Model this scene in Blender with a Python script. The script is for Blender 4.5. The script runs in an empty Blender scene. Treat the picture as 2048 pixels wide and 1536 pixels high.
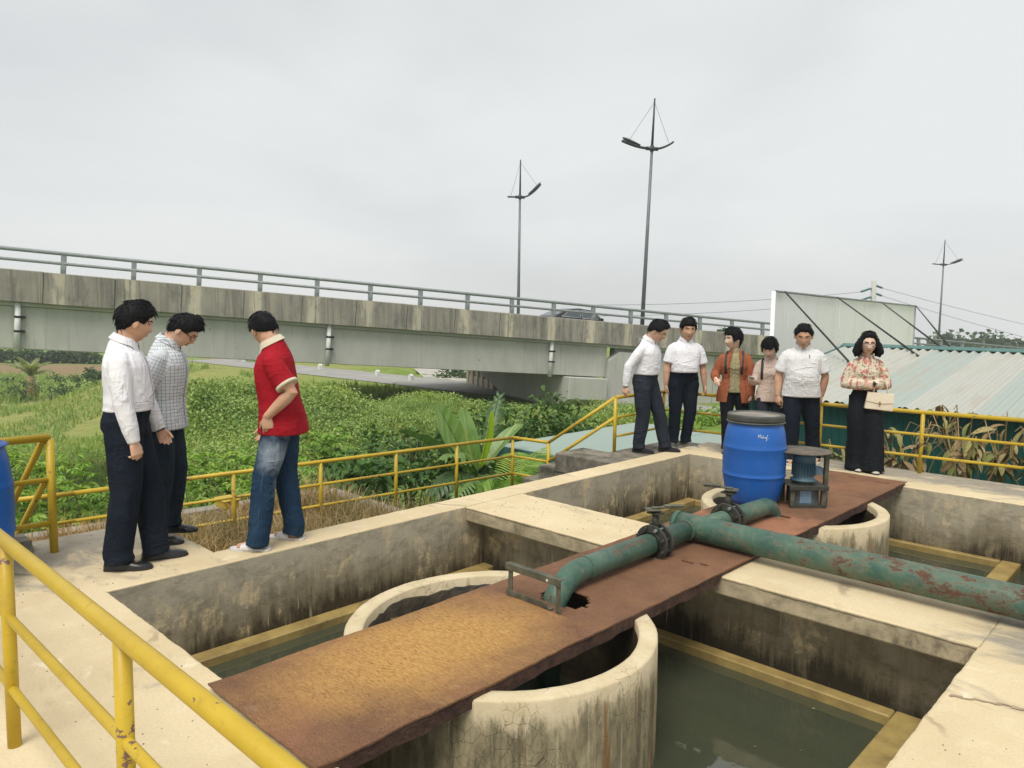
import bpy, math, random
import numpy as np
from mathutils import Vector, Matrix, noise as mnoise
R = math.radians
random.seed(7); rng = np.random.default_rng(7)
scene = bpy.context.scene
COL = scene.collection

# ------------------------------------------------------------------ camera
CAM_F, CAM_Z, HEAD, PITCH, ROLL = 1490.0, 1.66, R(43.6), R(5.16), R(.82)
cam_data = bpy.data.cameras.new('camera'); cam = bpy.data.objects.new('camera', cam_data); COL.objects.link(cam)
cam_data.sensor_width = 36; cam_data.lens = 36 * CAM_F / 2048; cam_data.clip_end = 3000; cam_data.clip_start = .05
CAM_M = Matrix.Rotation(HEAD, 3, 'Z') @ Matrix.Rotation(math.pi / 2 - PITCH, 3, 'X') @ Matrix.Rotation(ROLL, 3, 'Z')
cam.matrix_world = Matrix.Translation((0, 0, CAM_Z)) @ CAM_M.to_4x4()
scene.camera = cam

# ------------------------------------------------------------------ sky, sun, exposure
SUN_EL, SUN_AZ = R(60), R(296)          # azimuth of the sun, from +X counter-clockwise
world = bpy.data.worlds.new('World'); scene.world = world; world.use_nodes = True
wn, wl = world.node_tree.nodes, world.node_tree.links
wn.clear()
w_out = wn.new('ShaderNodeOutputWorld'); w_bg = wn.new('ShaderNodeBackground'); w_add = wn.new('ShaderNodeAddShader')
w_bg2 = wn.new('ShaderNodeBackground')
sky = wn.new('ShaderNodeTexSky'); sky.sky_type = 'NISHITA'; sky.sun_disc = False
sky.sun_elevation = SUN_EL; sky.sun_rotation = math.pi / 2 - SUN_AZ
wl.new(sky.outputs[0], w_bg2.inputs[0]); w_bg2.inputs[1].default_value = .004      # a little clear sky above the cloud
w_tc = wn.new('ShaderNodeTexCoord'); w_map = wn.new('ShaderNodeMapping'); w_map.inputs['Scale'].default_value = (1, 1, 2.6)
w_n = wn.new('ShaderNodeTexNoise'); w_n.inputs['Scale'].default_value = 1.7; w_n.inputs['Detail'].default_value = 5
w_n.inputs['Roughness'].default_value = .45; w_n.inputs['Distortion'].default_value = .35
w_r = wn.new('ShaderNodeValToRGB')
w_r.color_ramp.elements[0].position = .34; w_r.color_ramp.elements[0].color = (.352, .358, .364, 1)
w_r.color_ramp.elements[1].position = .6; w_r.color_ramp.elements[1].color = (.432, .441, .436, 1)
wl.new(w_tc.outputs['Generated'], w_map.inputs[0]); wl.new(w_map.outputs[0], w_n.inputs['Vector'])
wl.new(w_n.outputs[0], w_r.inputs[0]); wl.new(w_r.outputs[0], w_bg.inputs[0]); w_bg.inputs[1].default_value = 1.0
wl.new(w_bg.outputs[0], w_add.inputs[0]); wl.new(w_bg2.outputs[0], w_add.inputs[1]); wl.new(w_add.outputs[0], w_out.inputs[0])
sun_d = bpy.data.lights.new('sun', 'SUN'); sun_d.energy = 1.5; sun_d.angle = R(32); sun_d.color = (1, .95, .86)
sun = bpy.data.objects.new('sun', sun_d); COL.objects.link(sun)
sd = Vector((math.cos(SUN_EL) * math.cos(SUN_AZ), math.cos(SUN_EL) * math.sin(SUN_AZ), math.sin(SUN_EL)))
sun.rotation_euler = sd.to_track_quat('Z', 'Y').to_euler(); sun.location = (0, 0, 30)
scene.view_settings.view_transform = 'Standard'; scene.view_settings.look = 'None'
scene.view_settings.exposure = .90; scene.view_settings.gamma = 1; scene.view_settings.use_curve_mapping = False
scene.render.engine = 'CYCLES'
try:
    scene.cycles.max_bounces = 6; scene.cycles.diffuse_bounces = 3; scene.cycles.glossy_bounces = 3
    scene.cycles.transparent_max_bounces = 8; scene.cycles.use_denoising = True
except Exception: pass

# ------------------------------------------------------------------ helpers: placing
RV = Vector((math.cos(HEAD), math.sin(HEAD), 0)); FV = Vector((-math.sin(HEAD), math.cos(HEAD), 0))
def rf(r, f, z=0.): v = RV * r + FV * f; return Vector((v.x, v.y, z))     # right / ahead of the standpoint, in metres
def ray(x, y): return CAM_M @ Vector(((x - 1024) / CAM_F, -(y - 768) / CAM_F, -1))
def onz(x, y, z=0.): d = ray(x, y); return Vector((0, 0, CAM_Z)) + d * ((z - CAM_Z) / d.z)
def ond(x, y, dep): return Vector((0, 0, CAM_Z)) + ray(x, y) * dep

# ------------------------------------------------------------------ helpers: meshes
class MB:
    def __init__(s): s.v = []; s.f = []; s.sm = []; s.mi = []
    def add(s, vs, fs, smooth=False, mi=0):
        o = len(s.v); s.v.extend([tuple(p) for p in vs]); s.f.extend([tuple(i + o for i in f) for f in fs])
        s.sm.extend([smooth] * len(fs)); s.mi.extend([mi] * len(fs)); return s
    def box(s, a, b, mi=0):
        x0, y0, z0 = a; x1, y1, z1 = b
        return s.add([(x0, y0, z0), (x1, y0, z0), (x1, y1, z0), (x0, y1, z0), (x0, y0, z1), (x1, y0, z1), (x1, y1, z1), (x0, y1, z1)],
              [(3, 2, 1, 0), (4, 5, 6, 7), (0, 1, 5, 4), (1, 2, 6, 5), (2, 3, 7, 6), (3, 0, 4, 7)], False, mi)
    def prism(s, poly, axis, a, b, mi=0):
        """poly: 2-D points, extruded along axis from a to b (axis x: poly is (y,z); y: (x,z); z: (x,y))"""
        def P(p, t): return {'x': (t, p[0], p[1]), 'y': (p[0], t, p[1]), 'z': (p[0], p[1], t)}[axis]
        n = len(poly); vs = [P(p, a) for p in poly] + [P(p, b) for p in poly]
        fs = [tuple(range(n - 1, -1, -1)), tuple(range(n, 2 * n))] + [(i, (i + 1) % n, (i + 1) % n + n, i + n) for i in range(n)]
        return s.add(vs, fs, False, mi)
    def tube(s, path, r, seg=10, cap=True, smooth=True, flat=(1, 1), up=None, mi=0):
        path = [Vector(p) for p in path]; n = len(path)
        rs = list(r) if hasattr(r, '__len__') else [r] * n
        vs = []; fs = []; prev = None
        for i, p in enumerate(path):
            t = (path[min(i + 1, n - 1)] - path[max(i - 1, 0)]).normalized()
            if prev is None:
                u = Vector(up) if up else (Vector((0, 0, 1)) if abs(t.z) < .9 else Vector((1, 0, 0)))
                a = (u - t * u.dot(t)).normalized()
            else:
                a = (prev - t * prev.dot(t)).normalized()
            prev = a; b = t.cross(a)
            for k in range(seg):
                an = 2 * math.pi * k / seg
                vs.append(p + (a * math.cos(an) * flat[0] + b * math.sin(an) * flat[1]) * rs[i])
        for i in range(n - 1):
            for k in range(seg):
                k2 = (k + 1) % seg
                fs.append((i * seg + k, i * seg + k2, (i + 1) * seg + k2, (i + 1) * seg + k))
        s.add(vs, fs, smooth, mi)
        if cap:
            o = len(s.v) - len(vs)
            s.f.append(tuple(o + k for k in range(seg - 1, -1, -1))); s.sm.append(False); s.mi.append(mi)
            s.f.append(tuple(o + (n - 1) * seg + k for k in range(seg))); s.sm.append(False); s.mi.append(mi)
        return s
    def lathe(s, prof, c=(0, 0, 0), seg=32, smooth=True, a0=0, a1=2 * math.pi, mi=0):
        full = abs(a1 - a0 - 2 * math.pi) < 1e-6; m = seg if full else seg + 1; vs = []; fs = []
        for k in range(m):
            an = a0 + (a1 - a0) * k / seg
            for (r, z) in prof: vs.append((c[0] + r * math.cos(an), c[1] + r * math.sin(an), c[2] + z))
        n = len(prof)
        for k in range(seg):
            k2 = (k + 1) % m
            for j in range(n - 1): fs.append((k * n + j, k2 * n + j, k2 * n + j + 1, k * n + j + 1))
        return s.add(vs, fs, smooth, mi)
    def arr(s, V, F, smooth=False, mi=0):
        o = len(s.v); s.v.extend(map(tuple, np.asarray(V).tolist())); F = (np.asarray(F) + o).tolist()
        s.f.extend(map(tuple, F)); s.sm.extend([smooth] * len(F)); s.mi.extend([mi] * len(F)); return s
    def xf(s, M): s.v = [tuple(M @ Vector(p)) for p in s.v]; return s
WLOC = {}
def mesh_obj(name, mb, mat, parent=None, bevel=0, seg=1, world_space=True):
    """one mesh object; coordinates are given in world space and stored relative to the parent's own place"""
    o0 = WLOC.get(parent.name, Vector((0, 0, 0))) if (parent is not None and world_space) else Vector((0, 0, 0))
    me = bpy.data.meshes.new(name)
    vs = mb.v if o0.length == 0 else [(p[0] - o0.x, p[1] - o0.y, p[2] - o0.z) for p in mb.v]
    me.from_pydata(vs, [], mb.f); me.polygons.foreach_set('use_smooth', mb.sm)
    mats = mat if isinstance(mat, (list, tuple)) else [mat]
    for m in mats: me.materials.append(m)
    if len(mats) > 1: me.polygons.foreach_set('material_index', mb.mi)
    me.update()
    o = bpy.data.objects.new(name, me); COL.objects.link(o)
    if parent is not None: o.parent = parent
    WLOC[o.name] = o0
    if bevel:
        b = o.modifiers.new('bevel', 'BEVEL'); b.width = bevel; b.segments = seg; b.limit_method = 'ANGLE'; b.angle_limit = R(40)
    return o
def empty(name, loc=(0, 0, 0), label=None, cat=None, group=None, rot=None):
    o = bpy.data.objects.new(name, None); COL.objects.link(o); o.location = loc; o.empty_display_size = .1
    if rot is not None: o.rotation_euler = rot
    WLOC[o.name] = Vector(loc); tag(o, label, cat, group); return o
def tag(o, label=None, cat=None, group=None, kind=None):
    if label: o['label'] = label
    if cat: o['category'] = cat
    if group: o['group'] = group
    if kind: o['kind'] = kind
    return o
def dup(o, name, loc, parent=None, rot=None):
    c = o.copy(); c.name = name; COL.objects.link(c); c.parent = parent; c.location = loc
    if rot is not None: c.rotation_euler = rot
    return c
def slab(xs, ys, mask, z0, z1, mb=None):
    """solid made of the filled cells of a grid, with no inner faces"""
    mb = mb or MB(); idx = {}
    def V(i, j, k):
        if (i, j, k) not in idx: idx[(i, j, k)] = len(vs); vs.append((xs[i], ys[j], (z0, z1)[k]))
        return idx[(i, j, k)]
    vs = []; fs = []; nx, ny = len(xs) - 1, len(ys) - 1
    full = lambda i, j: 0 <= i < nx and 0 <= j < ny and mask[j][i]
    for j in range(ny):
        for i in range(nx):
            if not full(i, j): continue
            fs.append((V(i, j, 1), V(i + 1, j, 1), V(i + 1, j + 1, 1), V(i, j + 1, 1)))
            fs.append((V(i, j + 1, 0), V(i + 1, j + 1, 0), V(i + 1, j, 0), V(i, j, 0)))
            if not full(i, j - 1): fs.append((V(i, j, 0), V(i + 1, j, 0), V(i + 1, j, 1), V(i, j, 1)))
            if not full(i, j + 1): fs.append((V(i + 1, j + 1, 0), V(i, j + 1, 0), V(i, j + 1, 1), V(i + 1, j + 1, 1)))
            if not full(i - 1, j): fs.append((V(i, j + 1, 0), V(i, j, 0), V(i, j, 1), V(i, j + 1, 1)))
            if not full(i + 1, j): fs.append((V(i + 1, j, 0), V(i + 1, j + 1, 0), V(i + 1, j + 1, 1), V(i + 1, j, 1)))
    return mb.add(vs, fs)

# ------------------------------------------------------------------ helpers: materials
class NT:
    def __init__(s, name):
        s.m = bpy.data.materials.new(name); s.m.use_nodes = True; s.t = s.m.node_tree; s.t.nodes.clear()
        s.out = s.new('ShaderNodeOutputMaterial'); s.b = s.new('ShaderNodeBsdfPrincipled'); s.link(s.b.outputs[0], s.out.inputs[0])
    def new(s, k): return s.t.nodes.new(k)
    def link(s, a, b): s.t.links.new(a, b)
    def put(s, sock, v):
        if hasattr(v, 'is_output') or hasattr(v, 'links'): s.link(v, sock)
        elif isinstance(v, (tuple, list)): sock.default_value = (*v, 1) if (len(v) == 3 and sock.type == 'RGBA') else v
        else: sock.default_value = v
    def pos(s): return s.new('ShaderNodeNewGeometry').outputs['Position']
    def obj(s): return s.new('ShaderNodeTexCoord').outputs['Object']
    def attr(s, n): return s.new('ShaderNodeAttribute') if False else s._attr(n)
    def _attr(s, n): a = s.new('ShaderNodeAttribute'); a.attribute_name = n; return a.outputs['Vector']
    def rand(s): return s.new('ShaderNodeObjectInfo').outputs['Random']
    def map(s, v, scale=(1, 1, 1), loc=(0, 0, 0), rot=(0, 0, 0)):
        n = s.new('ShaderNodeMapping'); s.put(n.inputs['Scale'], scale); s.put(n.inputs['Location'], loc); s.put(n.inputs['Rotation'], rot)
        s.link(v, n.inputs[0]); return n.outputs[0]
    def noise(s, v, scale, detail=4, rough=.55, dist=0):
        n = s.new('ShaderNodeTexNoise'); s.link(v, n.inputs['Vector']); s.put(n.inputs['Scale'], scale)
        n.inputs['Detail'].default_value = detail; n.inputs['Roughness'].default_value = rough; n.inputs['Distortion'].default_value = dist
        return n.outputs[0]
    def voro(s, v, scale, feature='F1', out='Distance', rnd=1):
        n = s.new('ShaderNodeTexVoronoi'); n.feature = feature; s.link(v, n.inputs['Vector']); s.put(n.inputs['Scale'], scale)
        n.inputs['Randomness'].default_value = rnd; return n.outputs[out]
    def ramp(s, f, stops, ip='LINEAR'):
        n = s.new('ShaderNodeValToRGB'); n.color_ramp.interpolation = ip; e = n.color_ramp.elements
        while len(e) < len(stops): e.new(.5)
        for k, (p, c) in enumerate(stops):
            e[k].position = p; e[k].color = (*c, 1) if hasattr(c, '__len__') else (c, c, c, 1)
        s.link(f, n.inputs[0]); return n.outputs[0]
    def mix(s, f, a, b, blend='MIX'):
        n = s.new('ShaderNodeMix'); n.data_type = 'RGBA'; n.blend_type = blend
        s.put(n.inputs[0], f); s.put(n.inputs[6], a); s.put(n.inputs[7], b); return n.outputs[2]
    def math(s, op, a, b=0., c=None, clamp=False):
        n = s.new('ShaderNodeMath'); n.operation = op; n.use_clamp = clamp; s.put(n.inputs[0], a); s.put(n.inputs[1], b)
        if c is not None: s.put(n.inputs[2], c)
        return n.outputs[0]
    def sep(s, v): n = s.new('ShaderNodeSeparateXYZ'); s.link(v, n.inputs[0]); return n.outputs
    def comb(s, x, y, z):
        n = s.new('ShaderNodeCombineXYZ'); s.put(n.inputs[0], x); s.put(n.inputs[1], y); s.put(n.inputs[2], z); return n.outputs[0]
    def smooth(s, v, lo, hi):
        n = s.new('ShaderNodeMapRange'); n.interpolation_type = 'SMOOTHSTEP'; s.put(n.inputs[0], v)
        s.put(n.inputs[1], lo); s.put(n.inputs[2], hi); return n.outputs[0]
    def bump(s, h, strength=.3, dist=.01, prev=None):
        n = s.new('ShaderNodeBump'); n.inputs['Strength'].default_value = strength; n.inputs['Distance'].default_value = dist
        s.put(n.inputs['Height'], h)
        if prev is not None: s.link(prev, n.inputs['Normal'])
        return n.outputs[0]
    def done(s, col=None, rough=.7, metal=0., normal=None, spec=None):
        if col is not None: s.put(s.b.inputs['Base Color'], col)
        s.put(s.b.inputs['Roughness'], rough); s.put(s.b.inputs['Metallic'], metal)
        if normal is not None: s.link(normal, s.b.inputs['Normal'])
        if spec is not None: s.put(s.b.inputs['Specular IOR Level'], spec)
        return s.m
def plain(name, a, b=None, scale=8, rough=.6, metal=0, bump=.1, bscale=60, dist=.004, spec=None, space='obj'):
    n = NT(name); p = n.obj() if space == 'obj' else n.pos()
    b = b or tuple(c * .72 for c in a)
    f = n.ramp(n.noise(p, scale, 5), [(.35, 0), (.65, 1)])
    nm = n.bump(n.noise(p, bscale, 3), bump, dist) if bump else None
    return n.done(n.mix(f, a, b), rough, metal, nm, spec)
# ------------------------------------------------------------------ materials of the place
def m_deck():
    n = NT('cream_concrete'); p = n.pos()
    big = n.noise(p, .9, 5, .6, .3); mid = n.noise(p, 5, 6, .65); fine = n.noise(p, 70, 4, .6)
    c = n.mix(n.ramp(big, [(.38, 0), (.62, 1)]), (.68, .565, .365), (.585, .475, .295))
    c = n.mix(n.math('MULTIPLY', n.ramp(mid, [(.52, 0), (.72, 1)]), .55), c, (.73, .63, .44))
    c = n.mix(n.math('MULTIPLY', n.ramp(fine, [(.45, 0), (.75, 1)]), .25), c, (.36, .28, .17))
    sx, sy, sz = n.sep(p)
    # weathered grey film: strongest on the west platform and along outer margins
    w = n.noise(n.map(p, (1.1, 2.2, 1)), 1.6, 7, .68, .8)
    west = n.math('SUBTRACT', 1, n.smooth(sx, -5.9, -4.85)); north = n.smooth(sy, 8.25, 8.75)
    spot = n.math('MULTIPLY', n.smooth(sx, -1.15, -.45), n.math('MULTIPLY', n.smooth(sy, 4.15, 4.5), n.math('SUBTRACT', 1, n.smooth(sy, 5.0, 5.8))))
    reg = n.math('MAXIMUM', n.math('MAXIMUM', west, n.math('MULTIPLY', north, .8)), n.math('MULTIPLY', spot, 1.0))
    g = n.math('MULTIPLY', n.smooth(n.math('ADD', w, n.math('MULTIPLY', reg, .36)), .56, .78), .92)
    grey = n.mix(n.noise(p, 9, 6, .7), (.13, .115, .095), (.42, .385, .315))
    c = n.mix(g, c, grey)
    # thin cracks with a dirty rim
    cr = n.voro(n.map(n.mix(.12, p, n.noise(p, 5, 4)), (1, 1, 1)), .42, 'DISTANCE_TO_EDGE')
    crk = n.math('MULTIPLY', n.math('SUBTRACT', 1, n.smooth(cr, .002, .009)), n.smooth(n.noise(p, .8, 2), .52, .6))
    c = n.mix(n.math('MULTIPLY', crk, .55), c, (.2, .14, .09))
    st = n.smooth(n.noise(n.map(p, (1, 1, 1), (3, 7, 0)), 2.6, 8, .75), .70, .76)
    c = n.mix(n.math('MULTIPLY', st, .7), c, (.2, .165, .12))
    grit = n.smooth(n.noise(p, 150, 3, .7), .58, .72); c = n.mix(n.math('MULTIPLY', grit, .4), c, (.30, .23, .135))
    pale = n.smooth(n.noise(n.map(p, (1, 1, 1), (9, 1, 0)), 3.2, 7, .7, .6), .60, .72); c = n.mix(n.math('MULTIPLY', pale, .5), c, (.84, .78, .62))
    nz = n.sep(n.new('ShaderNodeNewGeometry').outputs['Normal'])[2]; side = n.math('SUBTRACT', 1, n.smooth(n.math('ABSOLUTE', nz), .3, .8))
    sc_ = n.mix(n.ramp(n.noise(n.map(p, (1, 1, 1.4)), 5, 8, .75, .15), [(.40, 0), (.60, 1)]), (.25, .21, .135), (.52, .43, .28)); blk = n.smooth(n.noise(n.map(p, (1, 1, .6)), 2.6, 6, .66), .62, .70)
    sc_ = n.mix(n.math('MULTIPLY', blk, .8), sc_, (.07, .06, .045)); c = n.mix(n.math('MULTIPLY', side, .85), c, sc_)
    h = n.math('ADD', n.math('MULTIPLY', fine, .6), n.math('SUBTRACT', mid, crk))
    return n.done(c, .86, 0, n.bump(h, .35, .006), .25)
def m_wall():
    n = NT('stained_tank_wall'); p = n.pos(); sx, sy, sz = n.sep(p)
    c = n.mix(n.ramp(n.noise(p, 2.2, 6, .65, .4), [(.36, 0), (.64, 1)]), (.52, .455, .33), (.40, .36, .275))
    patch = n.smooth(n.noise(n.map(p, (1, 1, 1.6)), 4.6, 8, .75, .15), .46, .64)
    c = n.mix(n.math('MULTIPLY', patch, .6), c, (.27, .235, .165))
    lum = n.smooth(n.noise(n.map(p, (1, 1, .8), (5, 2, 1)), 3.4, 8, .75, .2), .52, .64)
    # algae tide mark: a ragged dark band that climbs to different heights, cut by pale runs
    tide = n.math('ADD', n.math('MULTIPLY', n.noise(n.map(p, (1, 1, .35)), 1.1, 8, .72, .25), 1.25), n.math('MULTIPLY', n.noise(n.map(p, (9, 9, .8)), 2.2, 5, .65), .30))
    lvl = n.math('ADD', n.math('MULTIPLY', sz, 1.15), tide)          # high value = clean
    mid = n.math('SUBTRACT', 1, n.smooth(lvl, .28, .62)); c = n.mix(n.math('MULTIPLY', mid, .75), c, n.mix(patch, (.20, .165, .095), (.125, .10, .06)))
    c = n.mix(n.math('MULTIPLY', lum, .85), c, (.68, .55, .33))
    alg = n.math('SUBTRACT', 1, n.smooth(lvl, .10, .34))
    runs = n.smooth(n.noise(n.map(p, (16, 16, .55)), 1.5, 3, .55), .60, .66)
    alg = n.math('MULTIPLY', alg, n.math('SUBTRACT', 1, n.math('MULTIPLY', runs, .4)))
    c = n.mix(n.math('MULTIPLY', alg, .94), c, n.mix(n.noise(p, 14, 5), (.020, .017, .011), (.060, .047, .026)))
    drip = n.math('MULTIPLY', n.smooth(n.noise(n.map(p, (20, 20, 1.6), (1, 5, 0)), 1.1, 4, .55), .63, .67), n.smooth(n.noise(p, 1.6, 2), .46, .56))
    c = n.mix(n.math('MULTIPLY', drip, .55), c, (.60, .52, .35))
    h = n.math('ADD', n.noise(p, 28, 6, .7), n.math('MULTIPLY', patch, .35))
    return n.done(c, .85, 0, n.bump(h, .5, .008), .25)
def m_well():
    n = NT('cracked_well_plaster'); p = n.pos(); sx, sy, sz = n.sep(p)
    c = n.mix(n.ramp(n.noise(p, 5, 7, .65), [(.36, 0), (.64, 1)]), (.66, .56, .38), (.55, .455, .285))
    chips = n.smooth(n.noise(p, 24, 5, .7), .60, .68); c = n.mix(n.math('MULTIPLY', chips, .5), c, (.35, .29, .18))
    w = n.noise(n.map(p, (3, 3, .9)), 2.0, 8, .75, .2)
    edge = n.math('ADD', n.math('MULTIPLY', sz, 1.0), n.math('MULTIPLY', n.math('SUBTRACT', w, .5), .75))
    dirty = n.math('SUBTRACT', 1, n.smooth(edge, -.17, -.06))
    film = n.mix(n.ramp(n.noise(n.map(p, (4, 4, 1.2)), 2.4, 8, .72, .15), [(.40, 0), (.60, 1)]), (.16, .14, .085), (.42, .36, .22))
    c = n.mix(n.math('MULTIPLY', dirty, .88), c, film)
    run = n.math('MULTIPLY', n.smooth(n.noise(n.map(p, (13, 13, .5)), 1.2, 5, .65), .52, .60), dirty)
    c = n.mix(n.math('MULTIPLY', run, .42), c, (.085, .07, .04))
    pale = n.math('MULTIPLY', n.smooth(n.noise(n.map(p, (17, 17, .7), (3, 0, 1)), 1.2, 4, .6), .60, .66), dirty); c = n.mix(n.math('MULTIPLY', pale, .5), c, (.60, .53, .36))
    rust = n.math('MULTIPLY', n.smooth(n.noise(n.map(p, (5, 5, .4), (2, 4, 0)), 1.6, 4), .58, .64), dirty)
    c = n.mix(n.math('MULTIPLY', rust, .7), c, (.26, .125, .04))
    cr = n.math('SUBTRACT', 1, n.smooth(n.voro(n.map(n.mix(.04, p, n.noise(p, 9, 4)), (1, 1, .8)), 19, 'DISTANCE_TO_EDGE'), .004, .028))
    cr = n.math('MULTIPLY', cr, n.smooth(n.noise(p, 2.3, 3), .48, .58))
    c = n.mix(n.math('MULTIPLY', cr, .55), c, (.13, .10, .06))
    h = n.math('SUBTRACT', n.noise(p, 35, 6, .7), cr)
    return n.done(c, .84, 0, n.bump(h, .5, .006), .25)
def m_lip():
    n = NT('ochre_wet_ledge'); p = n.pos()
    c = n.mix(n.ramp(n.noise(p, 6, 6, .65), [(.35, 0), (.65, 1)]), (.40, .295, .105), (.27, .19, .07))
    c = n.mix(n.smooth(n.noise(p, 2.2, 5, .6), .56, .70), c, (.15, .11, .04))
    return n.done(c, .5, 0, n.bump(n.noise(p, 30, 5, .7), .5, .008), .4)
def m_water():
    n = NT('murky_green_water'); p = n.pos()
    h = n.math('ADD', n.noise(n.map(p, (1, 1, 1)), 5, 3, .5), n.math('MULTIPLY', n.noise(p, 24, 2), .15))
    return n.done(n.mix(n.noise(p, .8, 3), (.046, .054, .033), (.062, .068, .043)), .04, 0, n.bump(h, .06, .02), 1.0)
def m_rust(name, deposit=0., pink=.2, seed=0):
    n = NT(name); p = n.pos(); sx, sy, sz = n.sep(p); q = n.map(p, (1, 1, 1), (seed * 3.1, seed * 1.7, 0))
    c = n.mix(n.ramp(n.noise(q, 4, 6, .65), [(.35, 0), (.65, 1)]), (.25, .128, .066), (.165, .082, .045))
    c = n.mix(n.math('MULTIPLY', n.smooth(n.noise(q, 1.6, 5, .6, .4), .45, .68), pink), c, (.40, .18, .10))
    grit = n.noise(q, 120, 5, .7)
    c = n.mix(n.math('MULTIPLY', n.smooth(grit, .5, .72), .6), c, (.40, .235, .155))
    c = n.mix(n.math('MULTIPLY', n.math('SUBTRACT', 1, n.smooth(grit, .32, .46)), .65), c, (.05, .025, .018))
    fl = n.noise(n.map(q, (1, 2.6, 1), (0, 0, 0), (0, 0, .35)), 34, 8, .72, .25)
    if deposit:
        # ochre sludge dried in the middle of the sheet
        ex = n.math('DIVIDE', n.math('SUBTRACT', sx, -2.72), .50); ey = n.math('DIVIDE', n.math('SUBTRACT', sy, 2.28), .92)
        rr = n.math('SQRT', n.math('ADD', n.math('POWER', ex, 2.0), n.math('POWER', ey, 2.0)))
        rr = n.math('ADD', rr, n.math('MULTIPLY', n.math('SUBTRACT', n.noise(q, 3.5, 6, .65, .4), .5), 1.0))
        d = n.math('SUBTRACT', 1, n.smooth(rr, .25, 1.25))
        och = n.mix(n.ramp(fl, [(.38, 0), (.62, 1)]), (.42, .21, .055), (.64, .385, .125))
        c = n.mix(n.math('MULTIPLY', d, .95), c, och)
        wh = n.math('MULTIPLY', d, n.smooth(n.noise(q, 7, 5, .6), .64, .74)); c = n.mix(n.math('MULTIPLY', wh, .7), c, (.66, .52, .34))
    c = n.mix(n.math('MULTIPLY', n.math('SUBTRACT', 1, n.smooth(fl, .33, .44)), n.math('MULTIPLY', n.smooth(n.noise(q, 6, 4), .35, .65), .6)), c, (.08, .038, .022))
    h = n.math('ADD', n.math('MULTIPLY', grit, .5), fl)
    return n.done(c, .8, 0, n.bump(h, .9, .014), .3)
def m_pipe():
    n = NT('flaking_green_pipe_paint'); p = n.pos()
    c = n.mix(n.ramp(n.noise(p, 4.5, 5, .6, .4), [(.35, 0), (.65, 1)]), (.035, .095, .072), (.085, .15, .105))
    c = n.mix(n.math('MULTIPLY', n.smooth(n.noise(p, 2.2, 4, .6), .54, .7), .6), c, (.015, .085, .085))
    c = n.mix(n.math('MULTIPLY', n.smooth(n.noise(p, 24, 5, .7), .50, .68), .45), c, (.19, .20, .13))
    sx, sy, sz = n.sep(p)
    bias = n.math('MULTIPLY', n.smooth(sx, -2.7, -1.2), .085)
    rm = n.math('ADD', n.noise(n.map(p, (1, 1.6, 1.6)), 7.5, 10, .78, .12), bias)
    r1 = n.smooth(rm, .59, .66)
    rust = n.mix(n.noise(p, 40, 5, .7), (.05, .026, .018), (.17, .075, .045))
    halo = n.smooth(rm, .52, .61); c = n.mix(n.math('MULTIPLY', halo, .45), c, (.20, .155, .10)); c = n.mix(r1, c, rust)
    return n.done(c, n.math('ADD', .48, n.math('MULTIPLY', r1, .35)), 0, n.bump(n.math('SUBTRACT', n.math('MULTIPLY', n.noise(p, 60, 4), .3), r1), .5, .004), .4)
def m_yellow(name='worn_yellow_paint', amt=.0):
    n = NT(name); p = n.pos()
    c = n.mix(n.ramp(n.noise(p, 3, 4), [(.35, 0), (.65, 1)]), (.57, .40, .028), (.46, .31, .022))
    c = n.mix(n.math('MULTIPLY', n.smooth(n.noise(p, 26, 5, .7), .54, .72), .45), c, (.30, .19, .03))
    chip = n.smooth(n.math('ADD', n.noise(n.map(p, (1, 1, 1)), 34, 5, .6, .3), n.math('MULTIPLY', n.smooth(n.noise(p, 2.4, 3), .50, .70), .19 + amt)), .74, .765)
    c = n.mix(chip, c, n.mix(n.noise(p, 90, 3), (.10, .05, .04), (.24, .15, .11)))
    return n.done(c, .42, 0, n.bump(n.math('SUBTRACT', n.math('MULTIPLY', n.noise(p, 130, 3), .4), chip), .3, .002), .45)
def m_darkconc():
    n = NT('mossy_dark_concrete'); p = n.pos()
    c = n.mix(n.ramp(n.noise(p, 3, 7, .7, .4), [(.36, 0), (.62, 1)]), (.085, .078, .062), (.27, .245, .195))
    c = n.mix(n.math('MULTIPLY', n.smooth(n.noise(p, 22, 5, .7), .52, .7), .6), c, (.055, .052, .04))
    return n.done(c, .9, 0, n.bump(n.noise(p, 40, 6, .7), .5, .01), .2)
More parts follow.
